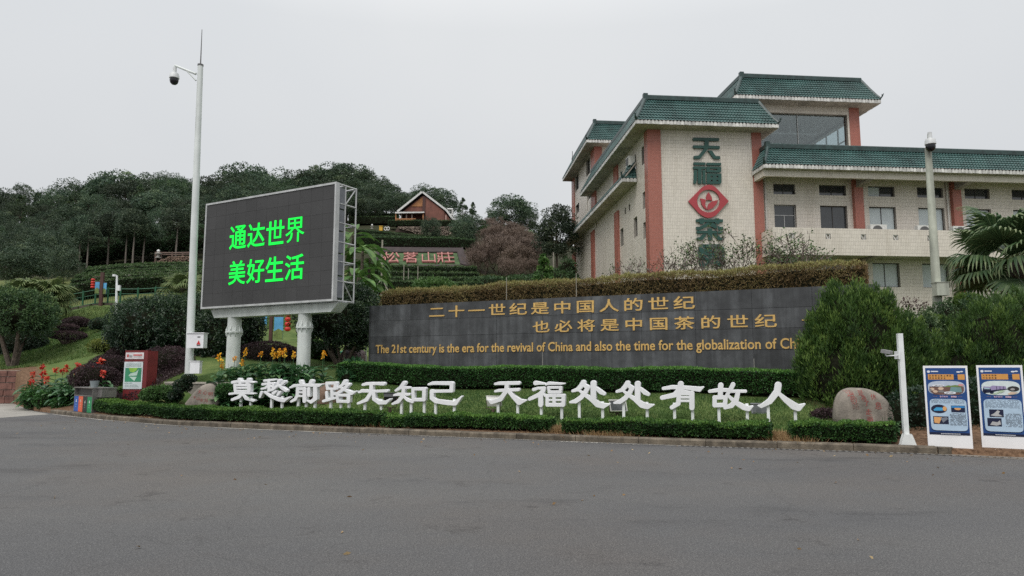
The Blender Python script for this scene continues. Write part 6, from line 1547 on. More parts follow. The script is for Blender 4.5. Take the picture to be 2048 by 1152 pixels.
# ================================================================== POSTER STANDS
M_stand = pm('white_stand_board', (.80, .80, .81), .45, var=.03)
def Pc(name, c, r=.5, **k): return pm('print_' + name, c, r, var=k.get('var', .06), vs=k.get('vs', 8), spec=.3)
PB, PO, PL, PD, PW = Pc('blue', (.018, .065, .22)), Pc('orange', (.62, .30, .08)), Pc('pale_blue', (.42, .55, .68)), Pc('navy', (.012, .016, .045)), Pc('white', (.72, .74, .78))
def stand(label, pxa, pya, pxb, pyb, pytop, which):
    a = Vector(ground(pxa, pya)); b_ = Vector(ground(pxb, pyb)); d = (b_ - a); W_ = d.length; rz = math.atan2(d.y, d.x); Ht = at(pxa, pytop, a.y)[2]
    th = thing('poster_stand', label, 'poster stand', a, rz, 'white poster stands at the right edge')
    def lp(name, mb, m, par=None):
        return part(th, name, mb, m, world=False) if par is None else sub(par, name, mb, m)
    mb = MB(); mb.box(0, W_, -.06, .10, 0, .085); lp('base', mb, M_stand)
    mb = MB(); mb.box(.02, W_ - .02, -.0, .05, .085, Ht); lp('board', mb, M_stand)
    x0, x1 = .055, W_ - .055; z0, z1 = .36, Ht - .045; w = x1 - x0; h = z1 - z0
    mb = MB(); mb.box(x0, x1, -.004, -.0005, z0, z1); po = lp('poster', mb, PB)
    lay = [0]
    def add(nm, polys, m, depth=None):
        lay[0] += 1; y = -.004 - .0012 * lay[0]
        mb = MB()
        for pl in polys: mb.prism([(x0 + u * w, z0 + v * h) for u, v in pl], y, y + .001, 'y')
        sub(po, nm, mb, m)
    def R(u0, v0, u1, v1): return [(u0, v0), (u1, v0), (u1, v1), (u0, v1)]
    def EL(cu, cv, ru, rv, n=24, sq=2.0): 
        out = []
        for k in range(n):
            t = 2 * PI * k / n; c_, s_ = math.cos(t), math.sin(t); out.append((cu + ru * abs(c_) ** (2 / sq) * (1 if c_ > 0 else -1), cv + rv * abs(s_) ** (2 / sq) * (1 if s_ > 0 else -1)))
        return out
    def rows(u0, u1, vt, n, dv, dens=.8, hgt=.010, seed=0):
        r_ = random.Random(seed); o = []
        for k in range(n):
            u = u0 + (.04 if k == 0 else 0)
            while u < u1 - .01:
                ww = min(r_.uniform(.012, .022), u1 - u)
                if r_.random() < dens: o.append(R(u, vt - k * dv - hgt, u + ww, vt - k * dv))
                u += ww + .008
        return o
    add('print', [R(0, 0, 1, .035)], PD)
    add('print', [R(.06, .825, .70, .905), R(.80, .825, .97, .905)], PO)
    add('print', [R(.70, .875, .80, .885), R(.70, .845, .80, .855)], PD)
    chars1, chars2 = (('在高速公路上请您', '保持车距安全') if which == 0 else ('大货车轮胎', '行车前检查'))
    for rrow, txt_ in ((.872, chars1), (.835, chars2)):
        for k, ch in enumerate(txt_):
            me = glyph_mesh_box(ch, (x0 + w * (.09 + .072 * k), -.0095, z0 + h * rrow), Vector((1, 0, 0)), Vector((0, 1, 0)), w * .045, h * .025, .001, offset=.0); me.materials.append(PD); me.name = 'character'; sub(po, 'character', me)
    add('print', [EL(.5, .70, .46, .105, 32, 3.2)], Pc('cartoon_sky', (.46, .52, .62)) if which == 0 else Pc('cartoon_paper', (.62, .70, .70)))
    add('print', [EL(.08, .945, .04, .018, 16)], PW); add('print', [R(.14, .94, .32, .955), EL(.82, .94, .05, .011, 12), EL(.90, .945, .04, .010, 12)], PW)
    if which == 0:
        add('print', [[(.12, .63), (.2, .60), (.8, .60), (.9, .635), (.93, .67), (.93, .72), (.08, .72), (.07, .67)]], Pc('brown_road', (.16, .09, .075)))
        add('print', [[(.45, .72), (.55, .74), (.62, .735), (.72, .745), (.86, .735), (.88, .725), (.88, .715), (.45, .715)]], Pc('cartoon_green', (.16, .24, .07)))
        add('print', [[(.58, .66), (.61, .715), (.86, .71), (.88, .645), (.84, .635), (.58, .64)]], Pc('cartoon_van', (.16, .28, .29)))
        add('print', [EL(.14, .68, .06, .022), EL(.36, .69, .07, .022), EL(.22, .645, .06, .02)], Pc('cartoon_skin', (.60, .45, .34)))
        add('print', [[(.30, .66), (.40, .665), (.46, .645), (.40, .63), (.28, .635)], EL(.10, .665, .03, .02)], Pc('cartoon_grey', (.22, .20, .2)))
        add('print', [EL(.30, .735, .15, .017, 20), EL(.58, .628, .15, .02, 20)], PW)
        add('print', [EL(.86, .745, .07, .017, 12)], Pc('pink', (.62, .30, .30)))
        add('print', rows(.18, .42, .742, 2, .012, .8, .006, 3) + rows(.46, .70, .637, 2, .012, .8, .006, 4), PD)
    else:
        add('print', [[(.06, .655), (.09, .72), (.26, .715), (.30, .735), (.62, .725), (.64, .68), (.30, .655), (.28, .64), (.16, .63)]], Pc('truck_violet', (.30, .25, .42)))
        add('print', [[(.06, .645), (.08, .695), (.25, .695), (.27, .665), (.40, .675), (.66, .69), (.66, .68), (.4, .655), (.28, .635), (.12, .625)], EL(.12, .64, .04, .02), EL(.28, .635, .05, .022)], PD)
        add('print', [EL(.80, .69, .14, .038, 22)], Pc('tyre_black', (.03, .03, .03))); add('print', [EL(.78, .683, .055, .016, 16)], Pc('tyre_hub', (.35, .34, .33)))
        add('print', [[(.10, .705), (.24, .70), (.24, .68), (.10, .68)]], Pc('windscreen', (.35, .48, .55)))
        add('print', [R(.40, .675, .41, .725), R(.48, .68, .49, .725), R(.56, .68, .57, .725)], PD)
        add('print', [[(.42, .64), (.5, .665), (.6, .66), (.5, .63)], [(.30, .62), (.44, .64), (.46, .625), (.34, .605)]], Pc('banknote', (.42, .55, .38)))
        add('print', [[(.66, .62), (.74, .645), (.9, .64), (.8, .61), (.68, .605)]], Pc('cartoon_skin', (.60, .45, .34)))
    add('print', [EL(u, .572, .008, .003, 8) for u in (.16, .20, .24, .78, .82, .86)], PO)
    for k, ch in enumerate('警示案例' + ('：' if 0 else '')):
        me = glyph_mesh_box(ch, (x0 + w * (.32 + .052 * k), -.004 - .0012 * (lay[0] + 1), z0 + h * .559), Vector((1, 0, 0)), Vector((0, 1, 0)), w * .044, h * .023, .001, offset=.005); me.materials.append(Pc('heading_pink', (.75, .5, .58))); me.name = 'character'; sub(po, 'character', me)
    add('print', rows(.56, .74, .582, 1, .01, 1, .022, 9), Pc('heading_pink', (.75, .5, .58)))
    add('print', [EL(.51, .30, .455, .235, 32, 9)], PL)
    if which == 0:
        add('print', rows(.10, .92, .525, 4, .015, .8, .006, 1), PD)
        add('print', [EL(.28, .385, .20, .065, 26), R(.58, .34, .92, .44), R(.12, .16, .50, .275)], PD)
        add('print', [[(.14, .375), (.22, .41), (.36, .405), (.42, .385), (.36, .36), (.16, .355)]], Pc('car_blue', (.05, .32, .58)))
        add('print', [EL(.42, .39, .05, .035), EL(.74, .395, .08, .022), [(.14, .18), (.26, .165), (.34, .26), (.14, .265)]], Pc('fire_orange', (.68, .36, .14)))
        add('print', [R(.59, .405, .91, .435)], Pc('night_sky', (.04, .22, .50)))
        add('print', [[(.30, .25), (.46, .265), (.49, .24), (.36, .18)]], Pc('dashboard', (.18, .2, .24)))
        add('print', rows(.54, .94, .325, 13, .014, .78, .007, 2), Pc('small_print', (.10, .11, .13)))
    else:
        add('print', rows(.10, .92, .525, 8, .0155, .8, .006, 5), PD)
        add('print', [R(.18, .275, .52, .385), R(.12, .14, .46, .26)], PD)
        add('print', [[(.2, .30), (.3, .33), (.38, .375), (.44, .36), (.4, .32), (.5, .29), (.34, .285)], [(.18, .16), (.24, .21), (.36, .20), (.42, .23), (.44, .17), (.34, .15)]], Pc('wreck_grey', (.42, .42, .42)))
        add('print', rows(.56, .94, .33, 14, .014, .78, .007, 6), Pc('small_print', (.10, .11, .13)))
    add('print', rows(.25, .78, .024, 1, .01, .95, .010, 7), PW)
    return th
stand('white stand with blue poster of a cartoon van, nearer the thin white pole', 1855, 905, 1950, 909.5, 731.5, 0)
stand('white stand with blue poster of a truck and big tyre, at the right edge', 1963, 908, 2062, 913, 730.5, 1)

# ================================================================== INFORMATION BOARD, BINS
p = at(246, 779, 25.0); gz = H(p[0], p[1]); 
ib = thing('information_board', 'red metal information board with a white and green poster on the purple slope', 'information board', (p[0], p[1], gz), -.10)
k = 25 / FPX; Wb, Hb = 41 * k, 76 * k; zb = p[2] - gz
M_mar = pm('maroon_painted_steel', (.16, .018, .020), .45, var=.15, vs=3)
mb = MB(); mb.box(0, Wb + .12, .0, .20, -.3, zb + Hb + .02); part(ib, 'cabinet', mb, M_mar, world=False)
mb = MB(); mb.prism([(Wb + .12, .0), (Wb + .30, .32), (Wb + .22, .34), (Wb + .12, .2)], zb - .1, zb + Hb + .0, 'z'); part(ib, 'side_wing', mb, M_mar, world=False)
mb = MB(); mb.box(.03, Wb - .02, -.012, -.002, zb + Hb * .79, zb + Hb * .96); hd = part(ib, 'header_panel', mb, pm('white_header_panel', (.66, .62, .63), .5), world=False)
mb = MB(); mb.box(.08, .15, -.016, -.0135, zb + Hb * .84, zb + Hb * .91); mb.box(.02 + .30, Wb - .08, -.016, -.0135, zb + Hb * .875, zb + Hb * .91); sub(hd, 'print', mb, pm('red_print', (.5, .08, .08), .6))
mb = MB(); mb.box(.17, .28, -.016, -.0135, zb + Hb * .865, zb + Hb * .885); mb.box(.17, .28, -.016, -.0135, zb + Hb * .835, zb + Hb * .855); mb.box(.33, Wb - .09, -.016, -.0135, zb + Hb * .84, zb + Hb * .852); sub(hd, 'print', mb, pm('grey_print', (.2, .2, .2), .6))
mb = MB(); mb.box(.0, Wb - .03, -.014, -.002, zb + .02, zb + Hb * .72); ps = part(ib, 'poster', mb, pm('pale_poster_sheet', (.60, .66, .68), .4), world=False)
mb = MB(); mb.box(.05, Wb - .07, -.018, -.0155, zb + Hb * .20, zb + Hb * .56); mp_ = sub(ps, 'map_print', mb, pm('green_map_print', (.04, .25, .13), .5, var=.15))
mb = MB(); 
mb.prism([(.18, zb + Hb * .56), (.52, zb + Hb * .56), (.46, zb + Hb * .48), (.34, zb + Hb * .44), (.24, zb + Hb * .46)], -.0205, -.019, 'y'); sub(ps, 'map_print', mb, pm('lime_map_print', (.25, .48, .06), .5))
mb = MB(); mb.prism([(.18, zb + Hb * .35), (.50, zb + Hb * .36), (.56, zb + Hb * .53), (.46, zb + Hb * .45), (.26, zb + Hb * .42)], -.0225, -.021, 'y'); mb.prism([(.22, zb + Hb * .33), (.50, zb + Hb * .33), (.42, zb + Hb * .22)], -.0225, -.021, 'y'); sub(ps, 'map_print', mb, pm('pale_map_print', (.45, .60, .52), .5))
mb = MB()
for j in range(3): mb.box(.07, Wb - .09, -.018, -.0155, zb + Hb * (.60 + .03 * j), zb + Hb * (.608 + .03 * j))
mb.box(.05, .34, -.018, -.0155, zb + Hb * .16, zb + Hb * .175)
for j in range(3): mb.box(.06, Wb - .12 - .05 * j, -.018, -.0155, zb + Hb * (.07 + .025 * j), zb + Hb * (.075 + .025 * j))
sub(ps, 'text_lines', mb, pm('green_text', (.14, .25, .2), .6))
# bins
g = ground(147, 823, .13); q = ground(182, 827, .13); d = Vector(q - g); Wt = d.length; rz = math.atan2(d.y, d.x)
bn = thing('recycling_bins', 'stainless recycling bin cabinet with blue, orange, black and green fronts on the kerb', 'bin cabinet', g, rz)
k = g[1] / FPX; hh = 30 * k * 1.02; top = 46.5 * k
for j, (nm, c) in enumerate((('blue', (.02, .10, .40)), ('orange', (.68, .12, .05)), ('black', (.012, .022, .022)), ('green', (.01, .24, .09)))):
    x0_, x1_ = Wt * j / 4 + .005, Wt * (j + 1) / 4 - .005; mb = MB(); mb.box(x0_, x1_, 0, .04, .02, hh); pn = part(bn, 'bin_front', mb, pm('bin_' + nm, c, .45, var=.12, vs=5), world=False, label=nm + ' bin front')
    xm = (x0_ + x1_) / 2; mb = MB()
    if j == 0: mb.prism([(xm - .04, hh * .62), (xm + .04, hh * .62), (xm + .02, hh * .80), (xm - .01, hh * .80)], -.004, -.001, 'y')
    elif j == 1: mb.prism([(xm - .045, hh * .62), (xm + .045, hh * .78), (xm + .03, hh * .8), (xm - .045, hh * .65)], -.004, -.001, 'y'); mb.prism([(xm + .045, hh * .62), (xm - .045, hh * .78), (xm - .03, hh * .8), (xm + .045, hh * .65)], -.0065, -.0045, 'y')
    elif j == 2: mb.prism([(xm - .035, hh * .62), (xm, hh * .57), (xm + .035, hh * .62), (xm + .01, hh * .76)], -.004, -.001, 'y')
    else: mb.prism([(xm - .03, hh * .6), (xm + .045, hh * .62), (xm + .01, hh * .78), (xm - .03, hh * .76)], -.004, -.001, 'y')
    sub(pn, 'symbol', mb, pm('bin_symbol_white', (.7, .75, .75), .5))
    mb = MB(); mb.box(xm - .045, xm + .045, -.004, -.001, hh * .44, hh * .48); mb.box(xm - .045, xm + .045, -.004, -.001, hh * .49, hh * .52); mb.box(xm - .055, xm + .055, -.004, -.001, hh * .32, hh * .36); sub(pn, 'print', mb, pm('bin_print_' + nm, tuple(min(.7, a * 2 + .12) for a in c), .5))
M_ss = pm('brushed_steel', (.30, .29, .28), .35, metal=.7, var=.15, vs=6)
mb = MB(); mb.box(-.03, 0, 0, .6, 0, top); mb.box(Wt, Wt + .03, 0, .6, 0, top); mb.box(-.05, Wt + .05, -.03, .62, top, top + .03); mb.box(0, Wt, 0, .6, hh + .01, hh + .04); mb.box(0, Wt, .55, .6, .0, top); part(bn, 'cabinet', mb, M_ss, world=False)
mb = MB(); mb.box(Wt + .03, Wt + .42, .15, .62, .55, top - .01); mb.box(Wt + .03, Wt + .45, .12, .64, top, top + .03); part(bn, 'side_box', mb, M_ss, world=False)
mb = MB(); mb.box(.0, Wt, .10, .13, hh + .04, top - .02); part(bn, 'opening_panel', mb, pm('dark_opening', (.03, .03, .03), .5), world=False)
mb = MB(); mb.prism([(Wt * .55, .1), (Wt * .85, .1), (Wt * .9, .3), (Wt * .5, .3)], 0, .001, 'y')
bk = thing('bucket', 'small grey plastic bucket standing on the recycling bin cabinet', 'bucket', Vector(g) + Vector((math.cos(rz) * Wt * .85, math.sin(rz) * Wt * .85 + .25, top + .03)), rz)
mb = MB(); mb.lathe((0, 0, 0), [(.11, 0), (.15, .22), (.155, .23), (.14, .23), (.10, .02)], 14); part(bk, 'pail', mb, pm('grey_plastic', (.22, .26, .27), .5), world=False)

# ================================================================== FLOODLIGHTS IN THE LAWN
def flood(label, px, py, Y, rz, mat, s=1.0):
    c = at(px, py, Y); gz = H(c[0], c[1]); th = thing('floodlight', label, 'floodlight', (c[0], c[1], gz), rz, 'floodlights in the lawn'); h = c[2] - gz
    mb = MB(); mb.M = Matrix.Translation((0, 0, h)) @ Matrix.Rotation(-.35, 4, 'X'); mb.hexa([(-.22 * s, -.02, -.13 * s), (.22 * s, -.02, -.13 * s), (.16 * s, .13, -.09 * s), (-.16 * s, .13, -.09 * s), (-.22 * s, -.02, .13 * s), (.22 * s, -.02, .13 * s), (.16 * s, .13, .09 * s), (-.16 * s, .13, .09 * s)])
    mb.box(-.23 * s, .23 * s, -.05, -.018, .12 * s, .15 * s); part(th, 'lamp_housing', mb, mat, world=False)
    mb = MB(); mb.M = Matrix.Translation((0, 0, h)) @ Matrix.Rotation(-.35, 4, 'X'); mb.box(-.19 * s, .19 * s, -.028, -.021, -.11 * s, .11 * s); part(th, 'lamp_glass', mb, pm('lamp_glass_dark', (.08, .09, .09), .1), world=False)
    mb = MB(); mb.tube([(-.2 * s, .05, h), (-.2 * s, .06, h * .4), (0, .06, h * .35), (.2 * s, .06, h * .4), (.2 * s, .05, h)], .014, 6); mb.tube([(0, .06, -.1), (0, .06, h * .36)], .045, 8); part(th, 'bracket', mb, pm('rusty_bracket', (.12, .08, .06), .8, var=.3), world=False)
M_fd, M_fw = pm('black_lamp_body', (.02, .022, .022), .5), pm('white_lamp_body', (.62, .62, .58), .5, streak=.2)
flood('black square floodlight between the fifth and sixth white characters', 782, 796, 20.8, 2.9, M_fd)
flood('white floodlight just left of the first character after the gap', 988, 803, 19.6, 2.8, M_fw)
flood('white floodlight behind the left leg of the right twin character', 1236, 812, 18.6, .25, M_fw, 1.1)
flood('grey floodlight between the two rightmost white characters', 1519, 818, 17.9, -.1, pm('grey_lamp_body', (.16, .17, .18), .4), .95)

# ================================================================== RETAINING STONES, LEFT
M_bl = pm('red_sandstone_block', (.20, .095, .075), .9, var=.25, vs=3, bump=.6, bs=20, rnd=.22, streak=.15)
rw = thing('retaining_wall', 'retaining wall of large red-brown stone blocks with pale joints at the left edge', 'wall', (-25, 34, 0))
mb = MB(); mb.box(-60, -23.7, 33.96, 34.3, -.2, 1.58); part(rw, 'mortar', mb, pm('pale_pointing', (.40, .36, .32), .95, var=.2))
z = 0.0; course = [.36, .30, .34, .28, .30]
for r_, hc in enumerate(course):
    x = -30.0 + RN.uniform(-.3, 0)
    while x < -23.9:
        w = RN.uniform(.45, 1.1); x2 = min(x + w, -23.72)
        if x2 - x > .12:
            mb = MB(); o_ = RN.uniform(0, .03); mb.box(x + .018, x2 - .018, 33.90 - o_, 34.1, z + .018, z + hc - .018); part(rw, 'block', mb, M_bl)
        x = x2
    z += hc
mb = MB(); mb.box(-60, -30.3, 33.9, 34.0, 0, 1.58); part(rw, 'block', mb, M_bl)
cw = thing('planter_wall', 'low concrete planter edge behind the pale boulder and under the white pole', 'wall', (-10, 23.2, .3))
A_ = at(330, 768, 24.1); B_ = at(468, 768, 22.4)
a = Vector((A_[0], A_[1], 0)); b_ = Vector((B_[0], B_[1], 0)); d = (b_ - a).normalized(); n_ = Vector((-d.y, d.x, 0))
mb = MB(); mb.hexa([a + Vector((0, 0, 0)), b_, b_ + n_ * .25, a + n_ * .25] + [v + Vector((0, 0, 1.16)) for v in (a, b_, b_ + n_ * .25, a + n_ * .25)]); part(cw, 'wall_body', mb, M_conc)
mb = MB(); mb.hexa([v + Vector((0, 0, 1.162)) for v in (a - n_ * .03, b_ - n_ * .03, b_ + n_ * .28, a + n_ * .28)] + [v + Vector((0, 0, 1.22)) for v in (a - n_ * .03, b_ - n_ * .03, b_ + n_ * .28, a + n_ * .28)]); part(cw, 'coping', mb, pm('pale_coping', (.38, .35, .30), .9, var=.2))
for k, (px, py, w, lab) in enumerate([(652, 780, .55, 'brown boulder edging the canna bed behind the fourth white character'), (668, 773, .4, 'small brown rock beside the larger boulder at the right end of the canna bed')]):
    c = at(px, py, 22.6); rr_ = random.Random(k); mb = MB(); mb.lathe((c[0], c[1], H(c[0], c[1]) - .2), [(w * .95, 0), (w, .25), (w * .8, .5), (w * .4, .62), (.05, .65)], 9)
    t_ = tag(part(None, 'rock', mb, pm('brown_rock', (.17, .11, .08), .95, var=.3, vs=4, bump=.8, bs=18), smooth=True), lab, 'rock')
# ================================================================== LANTERN POLES, RAILING, VASE
M_brown = pm('brown_pole_paint', (.075, .030, .024), .6); M_lan = pm('red_lantern_silk', (.60, .03, .02), .5, var=.15, vs=6); M_bsky = pm('banner_blue', (.10, .36, .62), .6, var=.15, vs=2); M_bgr = pm('banner_green', (.16, .22, .06), .6, var=.35, vs=4)
def lantern_pole(label, px, pyt, pyb, Y, bans, lan, pw):
    c = at(px, pyb, Y); gz = H(c[0], c[1]); k = Y / FPX; th = thing('banner_pole', label, 'pole', (c[0], c[1], gz)); tz = at(px, pyt, Y)[2]
    mb = MB(); mb.box(c[0] - pw * k / 2, c[0] + pw * k / 2, c[1] - .08, c[1] + .08, gz - .1, tz); part(th, 'shaft', mb, M_brown)
    for x0, x1, y0, y1 in bans:
        a_ = at(x0, y0, Y); b2 = at(x1, y1, Y); zm = b2[2] + (a_[2] - b2[2]) * .38
        mb = MB(); mb.box(a_[0], b2[0], c[1] - .015, c[1] + .015, b2[2], a_[2]); bo = part(th, 'banner', mb, M_bsky)
        mb = MB(); mb.prism([(a_[0], b2[2]), (b2[0], b2[2]), (b2[0], zm), ((a_[0] + b2[0]) / 2, zm + .12), (a_[0], zm * .97 + b2[2] * .03)], c[1] - .02, c[1] - .016, 'y'); sub(bo, 'landscape_print', mb, M_bgr)
        mb = MB(); mb.box(min(a_[0], c[0]), max(b2[0], c[0]), c[1] - .02, c[1] + .02, a_[2] + .01, a_[2] + .05); sub(bo, 'banner_bar', mb, M_brown)
    if lan:
        lx, ly0, ly1, r_, n_l = lan; top_ = at(lx, ly0, Y); bot = at(lx, ly1, Y); dz = (top_[2] - bot[2]) / n_l
        mb = MB(); mb.tube([(c[0], c[1], top_[2] + .15), (top_[0], c[1], top_[2] + .12)], .02, 5); mb.tube([(top_[0], c[1], top_[2] + .12), (top_[0], c[1], bot[2])], .01, 4); part(th, 'lantern_arm', mb, M_brown)
        for j in range(n_l):
            zc_ = top_[2] - dz * (j + .5); R2 = r_ * k; mb = MB(); mb.lathe((top_[0], c[1], zc_), [(R2 * .4, dz * .46), (R2 * .8, dz * .36), (R2, dz * .12), (R2, -dz * .12), (R2 * .8, -dz * .36), (R2 * .4, -dz * .46)], 14); part(th, 'lantern', mb, M_lan, smooth=True)
lantern_pole('brown banner pole with four red lanterns standing above the green railing', 201, 545, 612, 46.5, [(191, 198, 564, 587), (205, 212, 566, 588)], (186.5, 557, 577, 4, 4), 6)
lantern_pole('brown banner pole with red lanterns and scenic banners seen under the LED screen', 541, 560, 684, 36, [(522, 533, 633, 662), (549, 565.5, 634, 679)], (576.5, 624, 663, 6, 4), 6)
# white small camera pole on the lawn edge
c = at(233, 616, 45.5); gz = H(c[0], c[1]); th = thing('camera_pole', 'small white camera pole in front of the green railing', 'pole', (c[0], c[1], gz)); tp = at(234, 551, 45.5)
mb = MB(); mb.tube([(c[0], c[1], gz - .1), (tp[0], c[1], tp[2])], [.085, .06], 10); part(th, 'shaft', mb, M_white, smooth=True)
mb = MB(); mb.tube([(tp[0], c[1], tp[2] - .1), (tp[0] - .15, c[1], tp[2])], .03, 6); mb.box(tp[0] - .22, tp[0] - .08, c[1] - .15, c[1] + .1, tp[2] - .07, tp[2] + .06); part(th, 'camera', mb, M_white)
mb = MB(); q = at(237, 576, 45.4); mb.box(q[0] - .12, q[0] + .1, c[1] - .15, c[1], q[2] - .18, q[2] + .18); part(th, 'control_box', mb, M_white)
# green railing
M_gr = pm('green_railing_paint', (.012, .10, .045), .5, var=.15, vs=4)
rail = thing('railing', 'green metal railing along the hillside path above the lawn', 'railing', at(250, 612, 47))
rp_ = [(140, 614), (165, 611), (190, 608), (215, 606), (240, 604), (275, 602), (310, 600), (345, 598), (380, 597), (430, 597)]
RP = [];
for px, py in rp_:
    w_ = at(px, py, 47.2); RP.append(Vector((w_[0], w_[1], H(w_[0], w_[1]) - .0)))
seg = []
for a, b_ in zip(RP[:-1], RP[1:]):
    n_ = max(1, int((b_ - a).length / 1.0))
    for j in range(n_): seg.append(a.lerp(b_, j / n_))
seg.append(RP[-1])
for a, b_ in zip(seg[:-1], seg[1:]):
    mb = MB(); mb.box(a.x - .045, a.x + .045, a.y - .045, a.y + .045, a.z - .2, a.z + 1.15); part(rail, 'post', mb, M_gr)
    mb = MB()
    for z_ in (1.05, .15, .72): mb.tube([a + Vector((0, 0, z_)), b_ + Vector((0, 0, z_))], .03 if z_ > 1 else .022, 5)
    for j in range(1, 5): q = a.lerp(b_, j / 5); mb.tube([q + Vector((0, 0, .15)), q + Vector((0, 0, .72))], .010, 4)
    part(rail, 'rail_panel', mb, M_gr)
pc_ = thing('path_edge', 'dark concrete edge carrying the green railing above the lawn', 'wall', RP[3])
mb = MB()
for a, b_ in zip(RP[:-1], RP[1:]): mb.hexa([a + Vector((-.1, -.35, -.9)), b_ + Vector((0, -.35, -.9)), b_ + Vector((0, .3, -.9)), a + Vector((-.1, .3, -.9)), a + Vector((-.1, -.35, .06)), b_ + Vector((0, -.35, .06)), b_ + Vector((0, .3, .06)), a + Vector((-.1, .3, .06))])
part(pc_, 'edge_block', mb, pm('dark_stained_concrete', (.10, .085, .07), .95, var=.3, vs=2, streak=.3))
# tea jar and netting behind the tree
c = at(707, 722, 31.5); gz = at(707, 716, 31.5)[2] - .1
tag(part(None, 'ceramic_jar', (lambda m: (m.lathe((c[0], c[1], gz - .6), [(.35, 0), (.42, .05), (.60, .5), (.62, .75), (.52, .98), (.40, 1.06), (.43, 1.10), (.43, 1.22), (.38, 1.25)], 22), m)[1])(MB()), pm('purple_brown_clay', (.11, .065, .065), .5, var=.12, vs=2), smooth=True), 'large purple-brown clay jar behind the stems at the left end of the granite wall', 'jar')
M_net = pm('green_shade_net', (.015, .16, .085), .7, var=.4, vs=3, bump=.8, bs=12)
mb = MB(); NS = 26; c = at(655, 706, 33)
V2 = [[Vector((c[0] + (i / NS - .5) * 2.6, c[1] + (j / 8) * 1.2, at(655, 722, 33)[2] - .1 + .62 * math.sin(PI * i / NS) ** .5 * math.sin(PI * (j + .5) / 9) + .07 * math.sin(i * 1.9 + j * 2.3))) for i in range(NS + 1)] for j in range(9)]
for j in range(8):
    for i in range(NS): mb.face([V2[j][i], V2[j][i + 1], V2[j + 1][i + 1], V2[j + 1][i]])
th = tag(part(None, 'netting_heap', mb, M_net, smooth=True), 'heap of green shade netting behind the right billboard post', 'netting')
# ball lamp by the wall hedge
c = at(735, 582, 30); mb = MB(); mb.lathe((c[0], c[1], c[2]), [(.02, .09), (.07, .07), (.095, 0), (.07, -.07), (.03, -.09)], 12); mb.tube([(c[0], c[1], c[2] - .08), (c[0], c[1], H(c[0], c[1]))], .03, 6)
tag(part(None, 'ball_lamp', mb, pm('white_globe', (.7, .7, .68), .4), smooth=True), 'small white globe lamp rising above the dark tree beside the wall hedge', 'lamp')
# ================================================================== TEA TERRACES
def contour(pts, Y):      # picture points along a row, laid on the hillside
    out = []
    for px, py in pts:
        r = ray(px, py); best = None
        for y in np.linspace(Y - 12, Y + 12, 97):
            p = r * (y / r[1]) + _E; dlt = abs(p[2] - (H(p[0], p[1]) + .9))
            if best is None or dlt < best[0]: best = (dlt, p[0], p[1])
        out.append((best[1], best[2]))
    return out
GT = 'clipped tea hedge rows on the hillside terraces'
M_lit_top = pm('pale_painted_lit_top', (.34, .33, .27), .9, var=.25, vs=1.5)  # pale strips put the lit tops of the tea rows into the colour
def tea_row(lab, pts, h, w, seed, dens=190, L=.15, thi=.75, lit_top=True):
    P_ = pts; th = hedge('tea_hedge', lab, 'tea hedge', P_, h, w, L, .075, dens, L_tea, GT, top_t=.42, seed=seed, lump=.10, thi=thi)
    if lit_top:
        mb = MB()
        for (ax, ay), (bx, by) in zip(P_[:-1], P_[1:]):
            for q in range(5):
                x0, y0, x1, y1 = ax + (bx - ax) * q / 5, ay + (by - ay) * q / 5, ax + (bx - ax) * (q + 1) / 5, ay + (by - ay) * (q + 1) / 5
                za, zb_ = H(x0, y0) + h, H(x1, y1) + h
                mb.hexa([(x0, y0 + w * .45, za - .1), (x1, y1 + w * .45, zb_ - .1), (x1, y1 + w * .45 + .16, zb_ - .1), (x0, y0 + w * .45 + .16, za - .1), (x0, y0 + w * .45, za + .17), (x1, y1 + w * .45, zb_ + .17), (x1, y1 + w * .45 + .16, zb_ + .17), (x0, y0 + w * .45 + .16, za + .17)])
        part(th, 'painted_lit_top', mb, M_lit_top)
ORD = ['lowest', 'second lowest', 'third', 'fourth', 'fifth', 'sixth', 'topmost']
def Yrow(Y0, Y1, n): return [Y0 + (Y1 - Y0) * k / (n - 1) for k in range(n)]
for k, Y in enumerate(Yrow(50.5, 65.5, 6)):
    y_l, y_r = 586 - k * 11.6, 578 - k * 12
    pts = [tuple(at(px, 0 * px + y_l, Y + (px - 140) * .012)[:2]) for px in np.linspace(138 + k * 8, 470, 12)]
    tea_row('%s tea row on the terraces between the left wood and the LED screen' % ORD[k], pts, 1.15, 1.15, 400 + k, dens=170)
for k, Y in enumerate(Yrow(57.5, 66.5, 4)):
    pts = [tuple(at(px, 560, Y + .5 * math.sin(px * .02))[:2]) for px in np.linspace(700, 960 - k * 3, 10)]
    tea_row('%s tea row below the pink hillside characters' % ORD[k], pts, 1.15, 1.3, 420 + k)
for k, Y in enumerate(Yrow(82, 90.5, 3)):
    pts = [tuple(at(px, 480, Y)[:2]) for px in np.linspace(715, 950, 9)]
    tea_row('%s tea row between the pink characters and the stone bank of the lodge' % ORD[k], pts, 1.15, 1.7, 430 + k, dens=110, thi=.6)
for k, Y in enumerate(Yrow(101, 122, 5)):
    pts = [tuple(at(px, 445, Y)[:2]) for px in np.linspace(700, 796, 6)]
    tea_row('%s tea row on the slope left of the brown lodge' % ORD[k], pts, 1.1, 1.8, 440 + k, dens=80)
